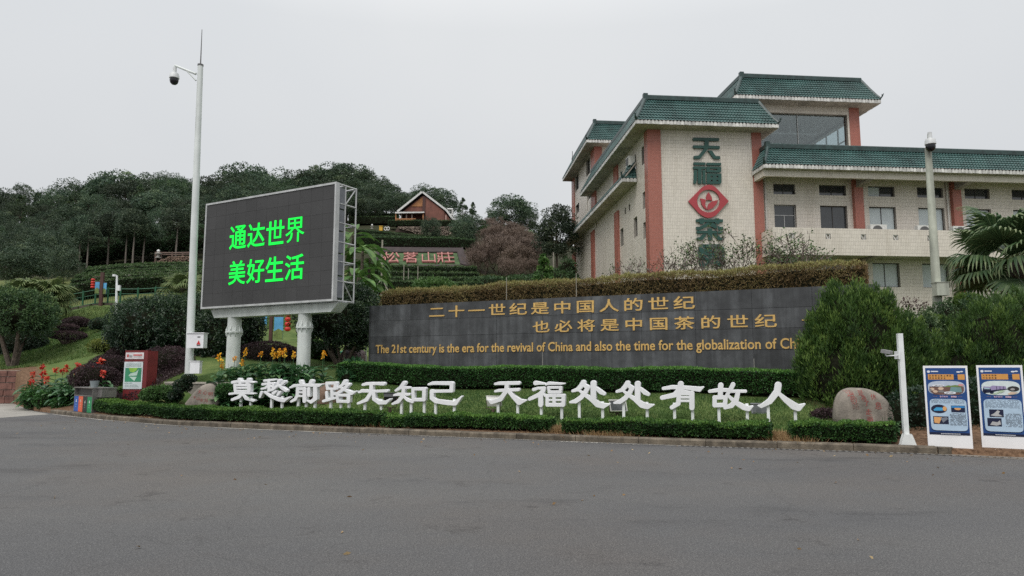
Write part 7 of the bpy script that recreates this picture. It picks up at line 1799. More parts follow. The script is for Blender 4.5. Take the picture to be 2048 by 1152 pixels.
# thin bamboo stakes and guyed pole on the terraces
M_stk = pm('pale_bamboo', (.30, .28, .23), .7, var=.2)
for k, (px, y0, y1, Y) in enumerate([(765, 480, 582, 57), (808, 530, 580, 58), (817, 537, 580, 58), (836, 532, 578, 58), (800, 566, 582, 57), (772, 560, 582, 56.5)]):
    a, b_ = at(px, y0, Y), at(px, y1, Y); mb = MB(); mb.tube([(a[0], a[1], a[2]), (a[0], a[1], H(a[0], a[1]) - .1)], .035 if k else .07, 5)
    if k == 0:
        for s_ in (-1, 1): mb.tube([(a[0], a[1], a[2] - 3.2), (a[0] + s_ * .8, a[1] - .3, H(a[0], a[1]))], .045, 5)
    tag(part(None, 'stake', mb, M_stk), ('tall guyed stake standing before the first pink character' if k == 0 else 'thin pale stake on the terraces below the pink characters'), 'stake', 'stakes standing on the tea terraces')
for k, (px, y0, Y, s) in enumerate([(1013, 562, 0, 7.3), (1107, 505, 62, 0), (1153, 562, 0, 5.5)]):
    if Y == 0:
        p = wallpt((16.8 - (px - 742) / (1748 - 742) * 16.8) * 1.0, 0, .03)
        r = ray(px, 600); t = np.dot(wallpt(0, 0, .03) - _E, WN) / np.dot(r, WN); p = r * t + _E; mb = MB(); mb.tube([(p[0], p[1], 4.0), (p[0], p[1], 4.78)], .012, 4)
        tag(part(None, 'stake', mb, M_stk), 'thin pale stake in front of the dry hedge on the wall', 'stake', 'stakes in the dry hedge on the wall')
    else:
        a = at(px, y0, Y); mb = MB(); mb.tube([(a[0], a[1], a[2]), (a[0], a[1], H(a[0], a[1]))], .06, 5); tag(part(None, 'stake', mb, M_stk), 'pale stake beside the small green tree behind the dry hedge', 'stake')

# ================================================================== HILLSIDE CHARACTERS
hs = thing('hillside_sign', 'four large pink Chinese characters on a green bank framed by dark stone on the hill', 'sign', at(850, 535, 72))
q0, q1, q2, q3 = Vector(at(753, 531, 71)), Vector(at(921, 531, 71)), Vector(at(914, 506, 76)), Vector(at(760, 506, 76))
dx_ = (q1 - q0).normalized(); upd = ((q3 + q2) / 2 - (q0 + q1) / 2); Hh = upd.length; upd.normalize(); nh = dx_.cross(upd).normalized()      # towards viewer
nh = nh if nh.y < 0 else -nh; aw = -nh
mb = MB(); mb.hexa([q0 - nh * .5, q1 - nh * .5, q2 - nh * .5, q3 - nh * .5, q0, q1, q2, q3]); part(hs, 'grass_bank', mb, pm('clipped_green_bank', (.055, .105, .035), .95, var=.35, vs=1.2, bump=.9, bs=8))
M_ds = pm('dark_purple_stone', (.042, .029, .028), .95, var=.3, vs=2, bump=.5, bs=10)
def slab4(a, b_, c, d, t, nm='frame_slope'):
    mb = MB(); mb.hexa([a - nh * .4, b_ - nh * .4, c - nh * .4, d - nh * .4, a + nh * t, b_ + nh * t, c + nh * t, d + nh * t]); part(hs, nm, mb, M_ds)
o0, o1, o2, o3 = Vector(at(733, 538, 69.5)), Vector(at(942, 538, 69.5)), Vector(at(925, 498, 77.5)), Vector(at(750, 496, 77.5))
slab4(o0, o1, q1, q0, .1); slab4(q3, q2, o2, o3, .15); slab4(o0, q0, q3, o3, .25); slab4(q1, o1, o2, q2, .25)
M_pink = pm('pink_painted_letters', (.37, .145, .125), .7, var=.12, vs=1.5)
cw_ = (q1 - q0).length
for ch, x0, x1 in (('松', 761, 798), ('茗', 805, 836), ('山', 844, 872), ('莊', 875, 911)):
    u0 = (x0 - 753) / (921 - 753) * cw_; u1 = (x1 - 753) / (921 - 753) * cw_
    me = glyph_mesh_box(ch, q0 + dx_ * u0 + upd * (Hh * .10) + nh * .16, dx_, aw, u1 - u0, Hh * .80, .16, offset=-.004, updir=upd); me.materials.append(M_pink); me.name = 'character'; part(hs, 'character', me)

# ================================================================== BROWN LODGE
Yh = 100.0; kh = Yh / FPX
def hpnt(px, py, dy=0.0): p = at(px, py, Yh + dy); return Vector(p)
lodge = thing('hill_lodge', 'brown wooden lodge with steep white-edged gable roof and porch on the hilltop', 'house', hpnt(852, 447))
M_bw = pm('brown_timber_cladding', (.20, .075, .052), .7, var=.14, vs=1.5, streak=.15); M_or = pm('orange_timber_panel', (.36, .16, .06), .7, var=.15, vs=1.5); M_wt = pm('white_barge_board', (.62, .62, .60), .6); M_rf = pm('grey_brown_roof_sheet', (.10, .085, .08), .8, var=.2); M_rail = pm('orange_brown_porch_rail', (.42, .18, .07), .6); M_drk = pm('dark_porch_opening', (.025, .018, .018), .9)
z0 = hpnt(850, 447.5).z; X = lambda px: hpnt(px, 447).x; Z = lambda py: hpnt(850, py).z; dd = 7.0
apx, apz = X(844.5), Z(386.5); lx, lz = X(796), Z(425.5); rx1, rz1 = X(893), Z(423); rx2, rz2 = X(911), Z(447)
mb = MB(); mb.prism([(X(849), z0), (X(889), z0), (X(889), Z(424)), (X(849.5), Z(393.5))], Yh - .35, Yh - .05, 'y'); part(lodge, 'front_wall', mb, M_bw)
mb = MB(); mb.prism([(X(803), Z(426)), (X(849), Z(426)), (X(849), Z(393.5)), (X(845), Z(391.5))], Yh - .1, Yh + .1, 'y'); part(lodge, 'gable_wall', mb, M_bw)
mb = MB(); mb.prism([(X(822), Z(413.5)), (X(848.6), Z(413.5)), (X(848.6), Z(395)), (X(845), Z(394))], Yh - .18, Yh - .11, 'y'); part(lodge, 'gable_panel', mb, M_or)
mb = MB(); mb.box(X(849) - .28, X(849) + .14, Yh - .42, Yh + .9, z0, Z(394)); part(lodge, 'corner_post', mb, pm('dark_timber', (.07, .03, .025), .7))
mb = MB(); mb.box(X(806), X(849), Yh + 1.6, Yh + 1.8, z0 - .2, Z(426)); part(lodge, 'porch_back_wall', mb, M_bw)
mb = MB(); mb.prism([(X(889), z0), (X(907), z0), (X(889), Z(424))], Yh - .2, Yh + .0, 'y'); part(lodge, 'side_wall', mb, M_bw)
mb = MB(); mb.box(X(890.5), X(893.5), Yh - .3, Yh - .22, z0, Z(431)); part(lodge, 'pale_door', mb, pm('pale_pink_door', (.42, .26, .22), .7))
# roof planes with white barge boards
def roofplane(ax, az, bx, bz, nm):
    n_ = Vector((-(bz - az), 0, bx - ax)).normalized(); n_ = n_ if n_.z > 0 else -n_; t = n_ * .14
    a, b_ = Vector((ax, Yh - .55, az)), Vector((bx, Yh - .55, bz)); D_ = Vector((0, dd + 1.4, 0)); mb = MB()
    mb.hexa([a, b_, b_ + D_, a + D_, a + t, b_ + t, b_ + D_ + t, a + D_ + t]); r_ = part(lodge, nm, mb, M_rf)
    mb = MB(); e = Vector((0, -.10, 0)); t2 = n_ * .20; s_ = n_ * -.08; mb.hexa([a + s_ + e, b_ + s_ + e, b_ + s_ + e * .05, a + s_ + e * .05, a + t2 + e, b_ + t2 + e, b_ + t2 + e * .05, a + t2 + e * .05]); sub(r_, 'barge_board', mb, M_wt)
roofplane(lx, lz, apx, apz, 'roof'); roofplane(apx, apz, rx1, rz1, 'roof'); roofplane(rx1, rz1, rx2, rz2, 'roof')
mb = MB(); mb.prism([(X(792.5), Z(428)), (X(792.5), Z(431.0)), (X(850.5), Z(430.0)), (X(850.5), Z(427.5))], Yh - 1.4, Yh - 1.25, 'y'); part(lodge, 'porch_fascia', mb, M_wt)
mb = MB(); mb.hexa([(X(793), Yh - 1.2, Z(430)), (X(850), Yh - 1.2, Z(430)), (X(850), Yh + 1.6, Z(426)), (X(805), Yh + 1.6, Z(426)), (X(793), Yh - 1.2, Z(428.5)), (X(850), Yh - 1.2, Z(428)), (X(850), Yh + 1.6, Z(424.5)), (X(805), Yh + 1.6, Z(424.5))]); part(lodge, 'porch_roof', mb, M_rf)
for px in (794, 805, 815, 826, 848):
    mb = MB(); mb.box(X(px) - .07, X(px) + .07, Yh - 1.15, Yh - 1.0, z0 - .6, Z(430)); part(lodge, 'porch_post', mb, M_rail if px in (794, 848) else pm('grey_brown_post', (.16, .12, .10), .7))
mb = MB(); mb.box(X(793), X(849), Yh - 1.3, Yh + 1.6, z0 - .6, z0 - .28); part(lodge, 'porch_floor', mb, M_rail)
for j in range(15):
    x = X(795) + j * (X(828) - X(795)) / 14; mb = MB(); mb.box(x - .05, x + .05, Yh - 1.3, Yh - 1.22, z0 - .3, z0 + .40); part(lodge, 'porch_baluster', mb, M_rail)
mb = MB(); mb.box(X(794), X(834), Yh - 1.31, Yh - 1.20, z0 + .40, z0 + .50); part(lodge, 'porch_handrail', mb, M_rail)
for px in (815, 818.5, 825, 828):
    mb = MB(); mb.box(X(px) - .10, X(px) + .10, Yh + .3, Yh + .35, z0 - .1, Z(437.5)); part(lodge, 'curtain', mb, pm('pale_curtain', (.40, .34, .32), .8))
mb = MB(); mb.box(X(797), X(803), Yh + 1.4, Yh + 1.55, z0 + .6, Z(432)); wn_ = part(lodge, 'window', mb, M_wt)
for px, py in ((798.2, 434.3), (801.5, 434.3), (798.2, 438.3), (801.5, 438.3)):
    mb = MB(); mb.box(X(px) - .11, X(px) + .11, Yh + 1.37, Yh + 1.39, Z(py) - .13, Z(py) + .13); sub(wn_, 'pane', mb, M_drk)
# white bracket frame / stair behind the lodge
mb = MB(); fx = X(897); zt_ = Z(406)
for a, b_ in (((X(889), Yh + 4, Z(406)), (X(901), Yh + 4, Z(406))), ((X(900), Yh + 4, Z(406)), (X(900), Yh + 4, Z(419))), ((X(889), Yh + 4, Z(418)), (X(901), Yh + 4, Z(418)))): mb.tube([a, b_], .14, 4)
for j in range(5): mb.tube([(X(903 + j * .8), Yh + 4, Z(422 + j * 4)), (X(908 + j * .8), Yh + 4, Z(422 + j * 4))], .05, 4)
mb.tube([(X(902), Yh + 4, Z(420)), (X(907), Yh + 4, Z(446))], .07, 4); mb.tube([(X(907.5), Yh + 4, Z(420)), (X(913), Yh + 4, Z(446))], .07, 4)
tag(part(None, 'stair_frame', mb, M_wt), 'white metal frame and stair rail behind the right roof slope of the lodge', 'stair')
# dry-stone bank below the lodge
M_st = pm('pale_field_stone', (.36, .29, .23), .95, var=.3, vs=1.2, rnd=.35)
bank = thing('stone_bank', 'dry-stone bank of pale rubble below the brown lodge', 'stone wall', hpnt(860, 460)); rr_ = random.Random(4)
Yb = 96.0
mb = MB(); a, b_, c, d = [Vector(at(px, py, Yb + .4)) for px, py in ((790, 463), (916, 476), (916, 453), (796, 453))]; mb.face([a, b_, c, d]); part(bank, 'earth_core', mb, pm('dark_bank_earth', (.07, .05, .04), 1))
SB = MB(); cnt = 0
for py in np.arange(454.5, 477, 2.05):
    for px in np.arange(798, 915, 2.3):
        x_, y_ = px + rr_.uniform(-.7, .7), py + rr_.uniform(-.5, .5)
        if y_ > 463 + (x_ - 790) * .105 or (x_ < 830 and y_ > 455 + (x_ - 798) * .28 + 2): continue
        c = Vector(at(x_, y_, Yb + rr_.uniform(-.1, .25))); w, h_ = rr_.uniform(.9, 1.6) * Yb / FPX / 1.15, rr_.uniform(.6, 1.0) * Yb / FPX / 1.1
        SB.hexa([c + Vector(v) for v in ((-w, -.1, -h_), (w, -.12, -h_ * .8), (w * .9, .3, -h_), (-w * .9, .3, -h_), (-w * .8, -.08, h_), (w * .85, -.1, h_ * .9), (w, .3, h_), (-w, .3, h_))])
part(bank, 'rubble_stones', SB, M_st, kind='stuff')
hedge('hedge', 'low dark green hedge along the top of the stone bank before the lodge', 'hedge', [tuple(at(px, 450, Yb + 1.2)[:2]) for px in (778, 800, 830, 860, 890, 915)], .8, 1.0, .16, .08, 110, L_tea, seed=460, top_t=.3, thi=.6, base=hpnt(850, 461).z)
# dry-stone slope and rail on the left wood's edge
bank = thing('stone_bank', 'brown rubble bank at the edge of the left wood above the tea terraces', 'stone wall', at(325, 525, 74)); SB = MB()
mb = MB(); mb.face([Vector(at(px, py, 73.4)) for px, py in ((283, 540), (380, 537), (380, 512), (350, 512), (305, 524))]); part(bank, 'earth_core', mb, pm('dark_bank_earth', (.07, .05, .04), 1))
for py in np.arange(514, 537, 2.6):
    for px in np.arange(286, 380, 3.4):
        x_, y_ = px + rr_.uniform(-1, 1), py + rr_.uniform(-.6, .6)
        if y_ < 535 - (x_ - 286) * .42: continue
        c = Vector(at(x_, y_, 73 + rr_.uniform(-.1, .2))); w, h_ = rr_.uniform(1.2, 2.1) * 73 / FPX, rr_.uniform(.7, 1.2) * 73 / FPX
        SB.hexa([c + Vector(v) for v in ((-w, -.1, -h_), (w, -.12, -h_ * .8), (w * .9, .3, -h_), (-w * .9, .3, -h_), (-w * .8, -.08, h_), (w * .85, -.1, h_ * .9), (w, .3, h_), (-w, .3, h_))])
part(bank, 'rubble_stones', SB, pm('brown_field_stone', (.22, .15, .11), .95, var=.3, vs=1.2), kind='stuff')
Y_ = 74.5; mb = MB()
for px in (312, 323, 345, 366): a = at(px, 504, Y_); mb.tube([(a[0], a[1], a[2]), (a[0], a[1], a[2] - 1.2)], .10, 5)
for py in (505, 508.5): mb.tube([Vector(at(311, py, Y_)), Vector(at(345, py + 1, Y_)), Vector(at(380, py, Y_))], .07, 5)
tag(part(None, 'timber_rail', mb, pm('brown_timber_rail', (.15, .10, .08), .8)), 'rough brown timber rail at the top of the left rubble bank', 'railing')
def stone_lantern(lab, px, pyt, pyb, Y):
    c = at(px, pyb, Y); h = at(px, pyt, Y)[2] - c[2]; mb = MB(); mb.lathe((c[0], c[1], c[2]), [(.32 * h, 0), (.32 * h, .1 * h), (.16 * h, .15 * h), (.14 * h, .4 * h), (.36 * h, .46 * h), (.38 * h, .55 * h), (.2 * h, .60 * h), (.12 * h, .66 * h)], 12)
    th = thing('garden_lantern', lab, 'lamp', c); part(th, 'stone_stand', mb, pm('grey_lantern_stone', (.34, .33, .30), .8)); mb = MB(); mb.lathe((c[0], c[1], c[2]), [(.05 * h, .66 * h), (.17 * h, .74 * h), (.19 * h, .84 * h), (.12 * h, .95 * h), (.02 * h, 1.0 * h)], 12); part(th, 'globe', mb, pm('white_globe', (.7, .7, .68), .4), smooth=True)
stone_lantern('white globe lantern on a stone stand beside the left timber rail', 316, 499, 516, 74); stone_lantern('white globe lantern on the slope left of the lodge', 744, 448, 458, 96)
c = at(762, 457.5, 96); mb = MB(); mb.box(c[0] - .22, c[0] + .22, c[1] - .2, c[1] + .2, c[2] - .30, c[2] + .32); mb.box(c[0] - .26, c[0] + .26, c[1] - .24, c[1] + .24, c[2] + .32, c[2] + .38); tag(part(None, 'bin', mb, pm('yellow_plastic', (.62, .36, .03), .5)), 'yellow bin on the slope left of the lodge', 'bin')
mb = MB(); c = at(774, 457.5, 96)
for dx2, dz2 in ((-.2, 0), (.16, .02)): mb.tube([(c[0] + dx2 + .19 * math.cos(t), c[1], c[2] + dz2 + .24 * math.sin(t)) for t in np.linspace(0, 2 * PI, 13)], .06, 5)
tag(part(None, 'ring_ornament', mb, pm('white_globe', (.7, .7, .68), .4)), 'white double ring ornament beside the yellow bin left of the lodge', 'ornament')
# pale tarpaulin roof glimpsed under the left wood
NS = 18; V2 = []
for j in range(5):
    V2.append([Vector(at(172 + 88 * i / NS, 534 - j * 0.2 - 17 * (math.sin(PI * min(1, (i + 1) / NS * 1.1)) ** .7) * (j / 4) + 1.2 * math.sin(i * 2.1), 82 + j * .7)) for i in range(NS + 1)])
mb = MB()
for j in range(4):
    for i in range(NS): mb.face([V2[j][i], V2[j][i + 1], V2[j + 1][i + 1], V2[j + 1][i]])
tag(part(None, 'tarpaulin', mb, pm('pale_grey_tarpaulin', (.38, .38, .44), .6, var=.12, vs=1), smooth=True), 'pale grey tarpaulin draped under the trees of the left wood', 'tarpaulin')

# ================================================================== WOOD ON THE HILL
VAR = []
specs = [('dome', (4.4, 4.4, 4.6), 6.0, 95, 1.35, 95, .36, .21, L_forest), ('dome', (3.8, 3.8, 5.2), 6.2, 90, 1.25, 90, .32, .19, L_forest), ('dome', (5.0, 4.6, 4.2), 6.0, 105, 1.3, 90, .40, .21, L_forest),
         ('dome', (3.9, 3.9, 4.6), 6.4, 80, 1.1, 100, .42, .11, L_pine), ('cone', (2.7, 2.7, 5.4), 6.0, 95, 1.1, 80, .30, .13, L_pine), ('dome', (4.2, 4.2, 4.0), 6.9, 62, 1.15, 100, .38, .16, L_forest)]
for k, (sh, R_, zc, ncl, clr, per, L_, W_, m_) in enumerate(specs):
    VAR.append(tree_meshes('forest_tree', 500 + k, 10, R_, zc, ncl, clr, per, L_, W_, m_, sh, trunk_r=.17, nl=14))
VH = [zc + R_[2] + .7 for (sh, R_, zc, *_r) in specs]
GF = 'trees of the wood on the hill'
LABK = ['broad-crowned evergreen', 'tall rounded evergreen', 'wide spreading evergreen', 'tufted pine', 'conical conifer', 'open-crowned tree']
def wood_label(px, Y, v):
    rank = 'skyline' if Y > 129 else 'second-rank' if Y > 119 else 'third-rank' if Y > 109 else 'mid-slope' if Y > 100 else 'lower-slope' if Y > 92 else 'front-rank' if Y > 85 else 'foremost'
    zone = ('at the picture edge' if px < 20 else 'above the far left edge' if px < 90 else 'above the left fan palms' if px < 140 else 'above the lantern pole' if px < 190 else 'above the tea terraces' if px < 250 else 'above the small white camera pole' if px < 300 else 'left of the tall white pole' if px < 370 else 'right of the tall white pole' if px < 430 else 'over the left corner of the LED screen' if px < 490 else 'over the left half of the LED screen' if px < 560 else 'over the right half of the LED screen' if px < 630 else 'over the right corner of the LED screen' if px < 690 else 'left of the lodge' if px < 745 else 'just beside the lodge roof')
    return '%s %s of the hill wood, %s' % (rank, LABK[v], zone)
sky_x = [-200, 0, 60, 100, 130, 180, 230, 280, 300, 340, 380, 430, 470, 520, 560, 600, 650, 700, 740, 770, 795, 830, 870, 905, 925]
sky_y = [372, 364, 360, 374, 358, 362, 352, 340, 328, 334, 345, 343, 320, 332, 336, 328, 320, 322, 330, 340, 372, 372, 364, 388, 398]
def ftree(px, ytop, Y, v, lab=None, grp=GF, wpx=None, dz=0, cat='tree', name='forest_tree'):
    p = at(px, ytop, Y); gz = H(p[0], p[1]) + dz; h = max(4.0, p[2] - gz); s = h / VH[v]
    sxy = s * RN.uniform(1.0, 1.35) if wpx is None else (wpx * Y / FPX / 2) / specs[v][1][0]
    tm, cm = VAR[v]; th = plant(name, lab or wood_label(px, Y, v), cat, (p[0], p[1], gz), tm, cm, (sxy, sxy, s), RN.uniform(0, 6.28), grp)
    return th
rows_ = [(134, -60, 800, 50, 0), (124, -60, 800, 46, 12), (114, -60, 800, 46, 30), (104, -60, 760, 46, 52), (96, -60, 400, 48, 70), (88, -60, 300, 54, 90), (82, -60, 400, 52, 104), (78, -60, 150, 54, 128)]
for ri, (Y, xa, xb, st, off) in enumerate(rows_):
    px = xa + RN.uniform(0, 20)
    while px < xb:
        yt = float(np.interp(px, sky_x, sky_y)) + off + RN.uniform(-9, 15)
        ftree(px, yt, Y + RN.uniform(-3, 3), RN.choice([0, 1, 2, 3, 3, 5, 0, 1] if px > 420 else [0, 1, 2, 2, 5, 3, 4, 1]))
        px += st * RN.uniform(.75, 1.2)
for px in range(480, 790, 44): ftree(px + RN.uniform(-8, 8), 372 + RN.uniform(-14, 14), 107 + RN.uniform(-2, 2), RN.choice([3, 0, 1]))
# trees behind and beside the lodge
for px, yt, Y, v, w, lab in [(812, 386, 112, 0, 60, 'bushy green tree behind the left roof slope of the lodge'), (858, 365, 114, 1, 72, 'tall bushy tree rising behind the lodge roof'), (890, 378, 113, 0, 60, 'dark tree behind the right roof slope of the lodge'), (832, 374, 118, 3, 54, 'ragged pine top behind the lodge ridge'),
                       (926, 393, 101, 4, 34, 'pointed dark conifer just right of the lodge'), (946, 402, 100, 4, 32, 'second pointed dark conifer right of the lodge'),
                       (1022, 391, 112, 2, 96, 'umbrella-shaped dark evergreen on the skyline between lodge and building'), (1055, 418, 110, 0, 46, 'small dark evergreen beside the umbrella-shaped tree')]:
    ftree(px, yt, Y, v, lab, None, w)
ftree(402, 402, 90, 0, 'dark evergreen filling the gap between the tall white pole and the screen corner', None, 90)
ftree(938, 425, 88, 1, 'tall dark green tree hiding the right end of the stone bank', None, 72)
ftree(927, 470, 84, 0, 'dark green bushy tree at the right end of the upper tea rows', None, 50)
ftree(862, 449, 90, 0, 'small green tree standing before the stone bank of the lodge', None, 40)
ftree(105, 452, 66, 0, 'yellowish green tree at the left end of the tea terraces', None, 84)
ftree(60, 505, 60, 2, 'broad green tree in front of the left wood above the fan palms', None, 110)
ftree(15, 520, 58, 0, 'green tree at the far left edge below the wood', None, 80)
ftree(130, 530, 57, 1, 'small dark green tree at the left end of the railing', None, 60)
# slender trees at the wood's edge with bare pale trunks
M_pale_bark = pm('pale_grey_bark', (.20, .175, .15), .95, var=.3, vs=5, bump=.5, bs=20)
_mb = M_bark; M_bark = M_pale_bark
VAR.append(tree_meshes('slender_tree', 520, 12, (3.4, 3.4, 3.6), 9.4, 80, 1.1, 90, .36, .20, L_forest, 'dome', trunk_r=.20, nl=12)); specs.append(('dome', (3.4, 3.4, 2.6), 10.2)); VH.append(13.2); M_bark = _mb
for k, (px, yt, Y, w, lab) in enumerate([(165, 432, 77, 56, 'slender pale-trunked tree at the wood edge, first from the left above the lantern pole'), (180, 446, 75, 50, 'slender pale-trunked tree just right of the lantern pole'), (222, 424, 78, 60, 'slender pale-trunked tree above the small white camera pole'), (257, 428, 77, 54, 'slender pale-trunked tree, left of the closest trunk pair above the rubble bank'), (272, 416, 76, 58, 'slender pale-trunked tree, leaning beside the pair left of the rubble bank'), (291, 436, 77, 52, 'slender pale-trunked tree directly above the left end of the rubble bank'), (357, 415, 78, 62, 'slender pale-trunked tree just left of the tall white pole')]):
    ftree(px, yt, Y, 6, lab, None, w, name='slender_tree')
for k in range(7):
    shrub('shrub', '%s undergrowth clump tinted dark for the shaded wood edge above the tea terraces' % ['leftmost', 'second', 'third', 'fourth', 'fifth', 'sixth', 'rightmost'][k], 'bush', [(168 + k * 37, 512 - k * 4.5, 27, 17, 0), (186 + k * 37, 498 - k * 4.5, 25, 20, 3)], 80, .22, .12, 45, L_tea, 640 + k, lump=.2, inner=.3, thi=.5)  # low tint cap puts the wood's dark interior into the leaf colour
# big glossy tree left of the building
tm, cm = tree_meshes('camphor_tree', 600, 10, (3.3, 3.3, 4.5), 5.6, 120, .85, 120, .26, .15, L_forest, 'dome', trunk_r=.22, nl=16)
p = at(1113, 408, 66); gz = at(1120, 556, 66)[2]; s = (p[2] - gz) / 10.1
plant('camphor_tree', 'dense dark green round tree standing against the left corner of the building', 'tree', (p[0], p[1], gz), tm, cm, (s * .92, s * .92, s), .4)
th = thing('hillside_bushes', 'dark undergrowth filling the slope between the bare trees and the building', 'bush', at(1050, 560, 70), group=None)
tm2, cm2 = tree_meshes('young_tree', 601, 5, (1.0, 1.0, 2.2), 2.9, 40, .5, 60, .22, .12, L_bright, 'cone', trunk_r=.06, nl=8)
p = at(1088, 503, 48); plant('young_tree', 'small slender bright green tree just behind the dry hedge left of the building', 'tree', (p[0], p[1], p[2] - 5.2), tm2, cm2, 1.0, 1)
bpy.data.objects.remove(th)
shrub('shrub', 'dark undergrowth on the slope between the bare trees and the building', 'bush', [(1110, 565, 60, 24, 0), (1050, 572, 60, 20, 0), (985, 572, 60, 18, 0), (1135, 545, 20, 30, 0)], 60, .2, .1, 70, L_tea, 602, lump=.2, inner=.3)
for k, (px, py, rx, rz, Y, lab, m_) in enumerate([(1055, 470, 20, 7, 85, 'pale green foliage patch among the bare brown trees', L_bright), (975, 458, 16, 6, 88, 'light green bush top left in the bare brown trees', L_bright), (870, 573, 45, 14, 50, 'bright green bush behind the dry hedge below the pink characters', L_bright), (1150 - 5, 470, 8, 8, 80, 'small bush at the corner of the building', L_tea)]):
    if k == 3: continue
    shrub('shrub', lab, 'shrub', [(px, py, rx, rz, 0)], Y, .18, .1, 130, m_, 610 + k, lump=.3, inner=.5, core=.4)
# big-leaved plants behind the right side of the screen
def bigleaf(lab, px, pyt, pyb, Y, n, L, seed):
    rng = random.Random(seed); c = at(px, pyb, Y); gz = H(c[0], c[1]); top = at(px, pyt, Y)[2]; th = thing('banana_plant', lab, 'plant', (c[0], c[1], gz), group='big-leaved plants right of the LED screen')
    h = top - gz; mb = MB(); mb.tube([(c[0], c[1], gz), (c[0] + .1, c[1], gz + h * .75)], [.16, .08], 7); part(th, 'trunk', mb, M_bark)
    for k in range(n):
        a = 2.4 * k; el = rng.uniform(-.1, 1.0); z = gz + h * rng.uniform(.25, .82); d = Vector((math.cos(a), math.sin(a), el)).normalized(); side = d.cross(Vector((0, 0, 1))).normalized(); p = Vector((c[0], c[1], z)) + d * .2; q = QS(); prev = None; Lk = L * rng.uniform(.7, 1.15)
        for j in range(7):
            u = j / 6; w = .26 * math.sin(PI * min(1, .08 + .92 * u)) ** .7 * (1 if j < 6 else .0) + .005; cur = (p - side * w + Vector((0, 0, w * .3)), p.copy(), p + side * w + Vector((0, 0, w * .3)))
            if prev: q.add(np.array([[prev[0], prev[1], cur[1], cur[0]], [prev[1], prev[2], cur[2], cur[1]]]), [rng.uniform(.3, .9), rng.uniform(.2, .7)])
            prev = cur; d = (d + Vector((0, 0, -.24))).normalized(); p = p + d * Lk / 6
        part(th, 'leaf', q, [L_bright])
for k, (px, pt, pb, Y) in enumerate([(700, 418, 600, 46), (720, 455, 600, 44), (735, 480, 600, 47), (712, 520, 610, 42), (690, 540, 610, 43)]): bigleaf('%s large-leaved light green plant behind the truss of the LED screen' % ['tallest', 'second tallest', 'rightmost', 'lower left', 'lowest'][k], px, pt, pb, Y, 22, 2.3, k)

# ================================================================== BARE TREES AND BUSHES
def bare_mesh(name, seed, h, spread, levels=5, r0=.09, leafy=0, fan=3, w_min=.010, mat=None, up=.35, lr=.74):
    rng = np.random.default_rng(seed); q = QS(); tips = []
    def grow(p, d, L, r, lv):
        e = p + d * L; m_ = (p + e) / 2 + rng.normal(size=3) * L * .05
        if lv <= 1: q.add(tubeq([p, m_, e], [r, r * .85, r * .7], 5), .25)
        else: q.add(twigs(np.array([p, m_]), np.array([m_, e]), max(r * 2, w_min), rng), np.clip(.3 + .12 * lv + .1 * rng.normal(), 0, 1))
        if lv >= levels: tips.append(e); return
        for j in range(fan + (rng.random() < .4)):
            nd = _norm(d + rng.normal(size=3) * spread + np.array([0, 0, up * .5])); grow(e if j < 2 else (m_ + e) / 2, nd, L * rng.uniform(lr - .12, lr + .08), r * .58, lv + 1)
    for j in range(4):
        a = 2 * PI * j / 4 + rng.uniform(-.4, .4); grow(np.array([math.cos(a) * .06, math.sin(a) * .06, -.1]), _norm(np.array([math.cos(a) * spread, math.sin(a) * spread, 1.0])), h * .28, r0, 0)
    tw = q.mesh(name + '_twigs', [mat or L_twig]); lf = None
    if leafy:
        t_ = np.array(tips); i = rng.integers(0, len(t_), leafy); pp = t_[i] + rng.normal(size=(leafy, 3)) * .06; l_ = QS(); l_.add(leaves(pp, _norm(rng.normal(size=(leafy, 3))), .075, .045, rng), np.clip(.6 + .25 * rng.normal(size=leafy), 0, 1)); lf = l_.mesh(name + '_leaves', [L_tea])
    return tw, lf
BA_, BL_ = bare_mesh('myrtle', 700, 2.8, .62, 5, .035, 700, fan=2, w_min=.019, lr=.80)
BB_, BLb = bare_mesh('myrtle', 701, 2.6, .72, 5, .03, 160, fan=2, w_min=.019, lr=.80)
GB = 'bare myrtle bushes above the dry hedge'
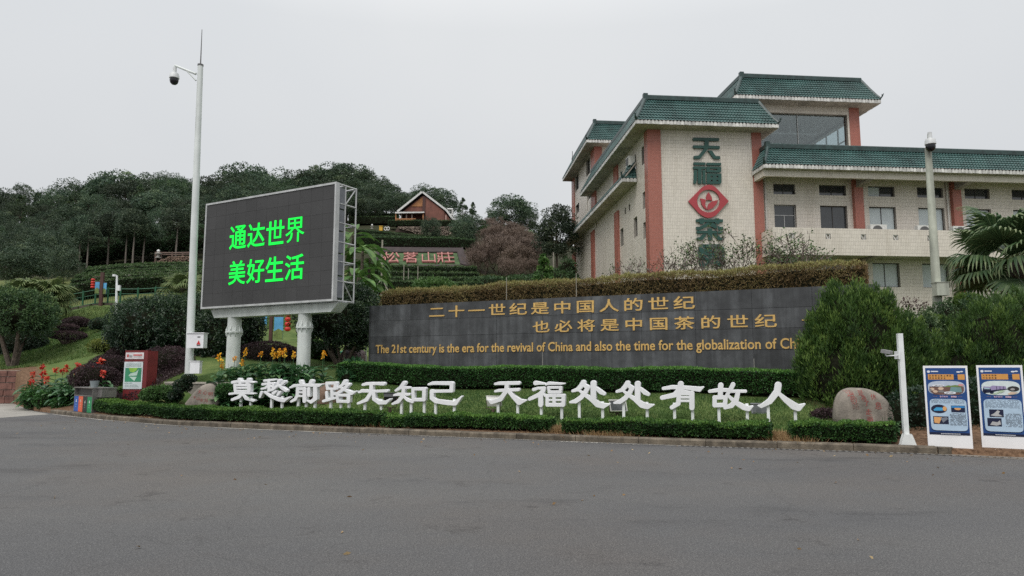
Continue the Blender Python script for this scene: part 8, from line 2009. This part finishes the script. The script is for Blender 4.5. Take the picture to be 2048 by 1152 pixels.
for k, (px, ptop, Y, v, sc, lab) in enumerate([(1290, 490, 26.5, 1, 1.0, 'bare twiggy bush above the dry hedge, leftmost before the big red column'), (1345, 478, 26.2, 1, 1.15, 'bare twiggy bush over the dry hedge just left of the green wall characters'), (1400, 480, 25.8, 1, 1.1, 'bare twiggy bush covering the lowest green wall character'), (1448, 470, 25.6, 0, 1.1, 'half-bare leafy bush right of the green wall characters'), (1492, 460, 25.2, 0, 1.2, 'leafy myrtle bush in front of the right red column'), (1550, 478, 25.0, 0, 1.0, 'rightmost myrtle bush above the dry hedge, under the balcony')]):
    p = at(px, ptop, Y); th = thing('myrtle_bush', lab, 'bush', (p[0], p[1], p[2] - 2.65 * sc), k * 1.3, GB); th.scale = (sc * 1.25, sc * 1.25, sc)
    part(th, 'twigs', BA_ if v == 0 else BB_, world=False); part(th, 'leaves', BL_ if v == 0 else BLb, world=False)
L_rust = leafm('rusty_bare_twigs', (.055, .038, .030), (.10, .070, .054), (.16, .118, .092), rnd=.12, trans=0)
BT, _x = bare_mesh('bare_tree', 710, 8.5, .48, 6, .14, 0, fan=3, w_min=.06, mat=L_rust, up=.9, lr=.80)
BT2, _x = bare_mesh('bare_tree', 711, 8.0, .58, 6, .12, 0, fan=3, w_min=.06, mat=L_rust, up=.9, lr=.80)
for k, (px, yt, yb, Y, sx) in enumerate([(965, 478, 560, 69, .9), (1005, 470, 558, 70, 1.1), (1045, 478, 562, 68, 1.0), (985, 440, 500, 84, 1.1), (1020, 430, 500, 88, 1.2), (1060, 445, 520, 82, 1.0), (1030, 500, 570, 64, .9), (1075, 510, 565, 66, .8), (1000, 455, 530, 76, 1.2), (975, 425, 470, 96, 1.0), (1050, 460, 540, 75, 1.1), (1085, 470, 540, 78, 1.0)]):
    px = 1008 + (px - 1015) * .88; yt += 10; p = at(px, yt, Y); g_ = at(px, yb, Y); h = p[2] - g_[2]; zs_ = BT.vertices; 
    co_ = np.empty(len(zs_) * 3, np.float32); zs_.foreach_get('co', co_); hh_ = np.percentile(co_[2::3], 99.5); s = h / hh_
    th = thing('bare_tree', ('leafless rust-brown tree, %s of the grove between lodge and building' % ['lower left edge', 'lower middle', 'lower right of centre', 'upper left', 'upper middle', 'upper right', 'lowest middle', 'lowest right', 'centre', 'topmost left', 'right of centre', 'rightmost, beside the camphor tree'][k]), 'tree', (p[0], p[1], g_[2]), k * 1.1, 'leafless brown trees on the slope'); th.scale = (s * 1.0 * sx, s * 1.0 * sx, s)
    part(th, 'branches_or_core', BT if k % 2 else BT2, world=False)
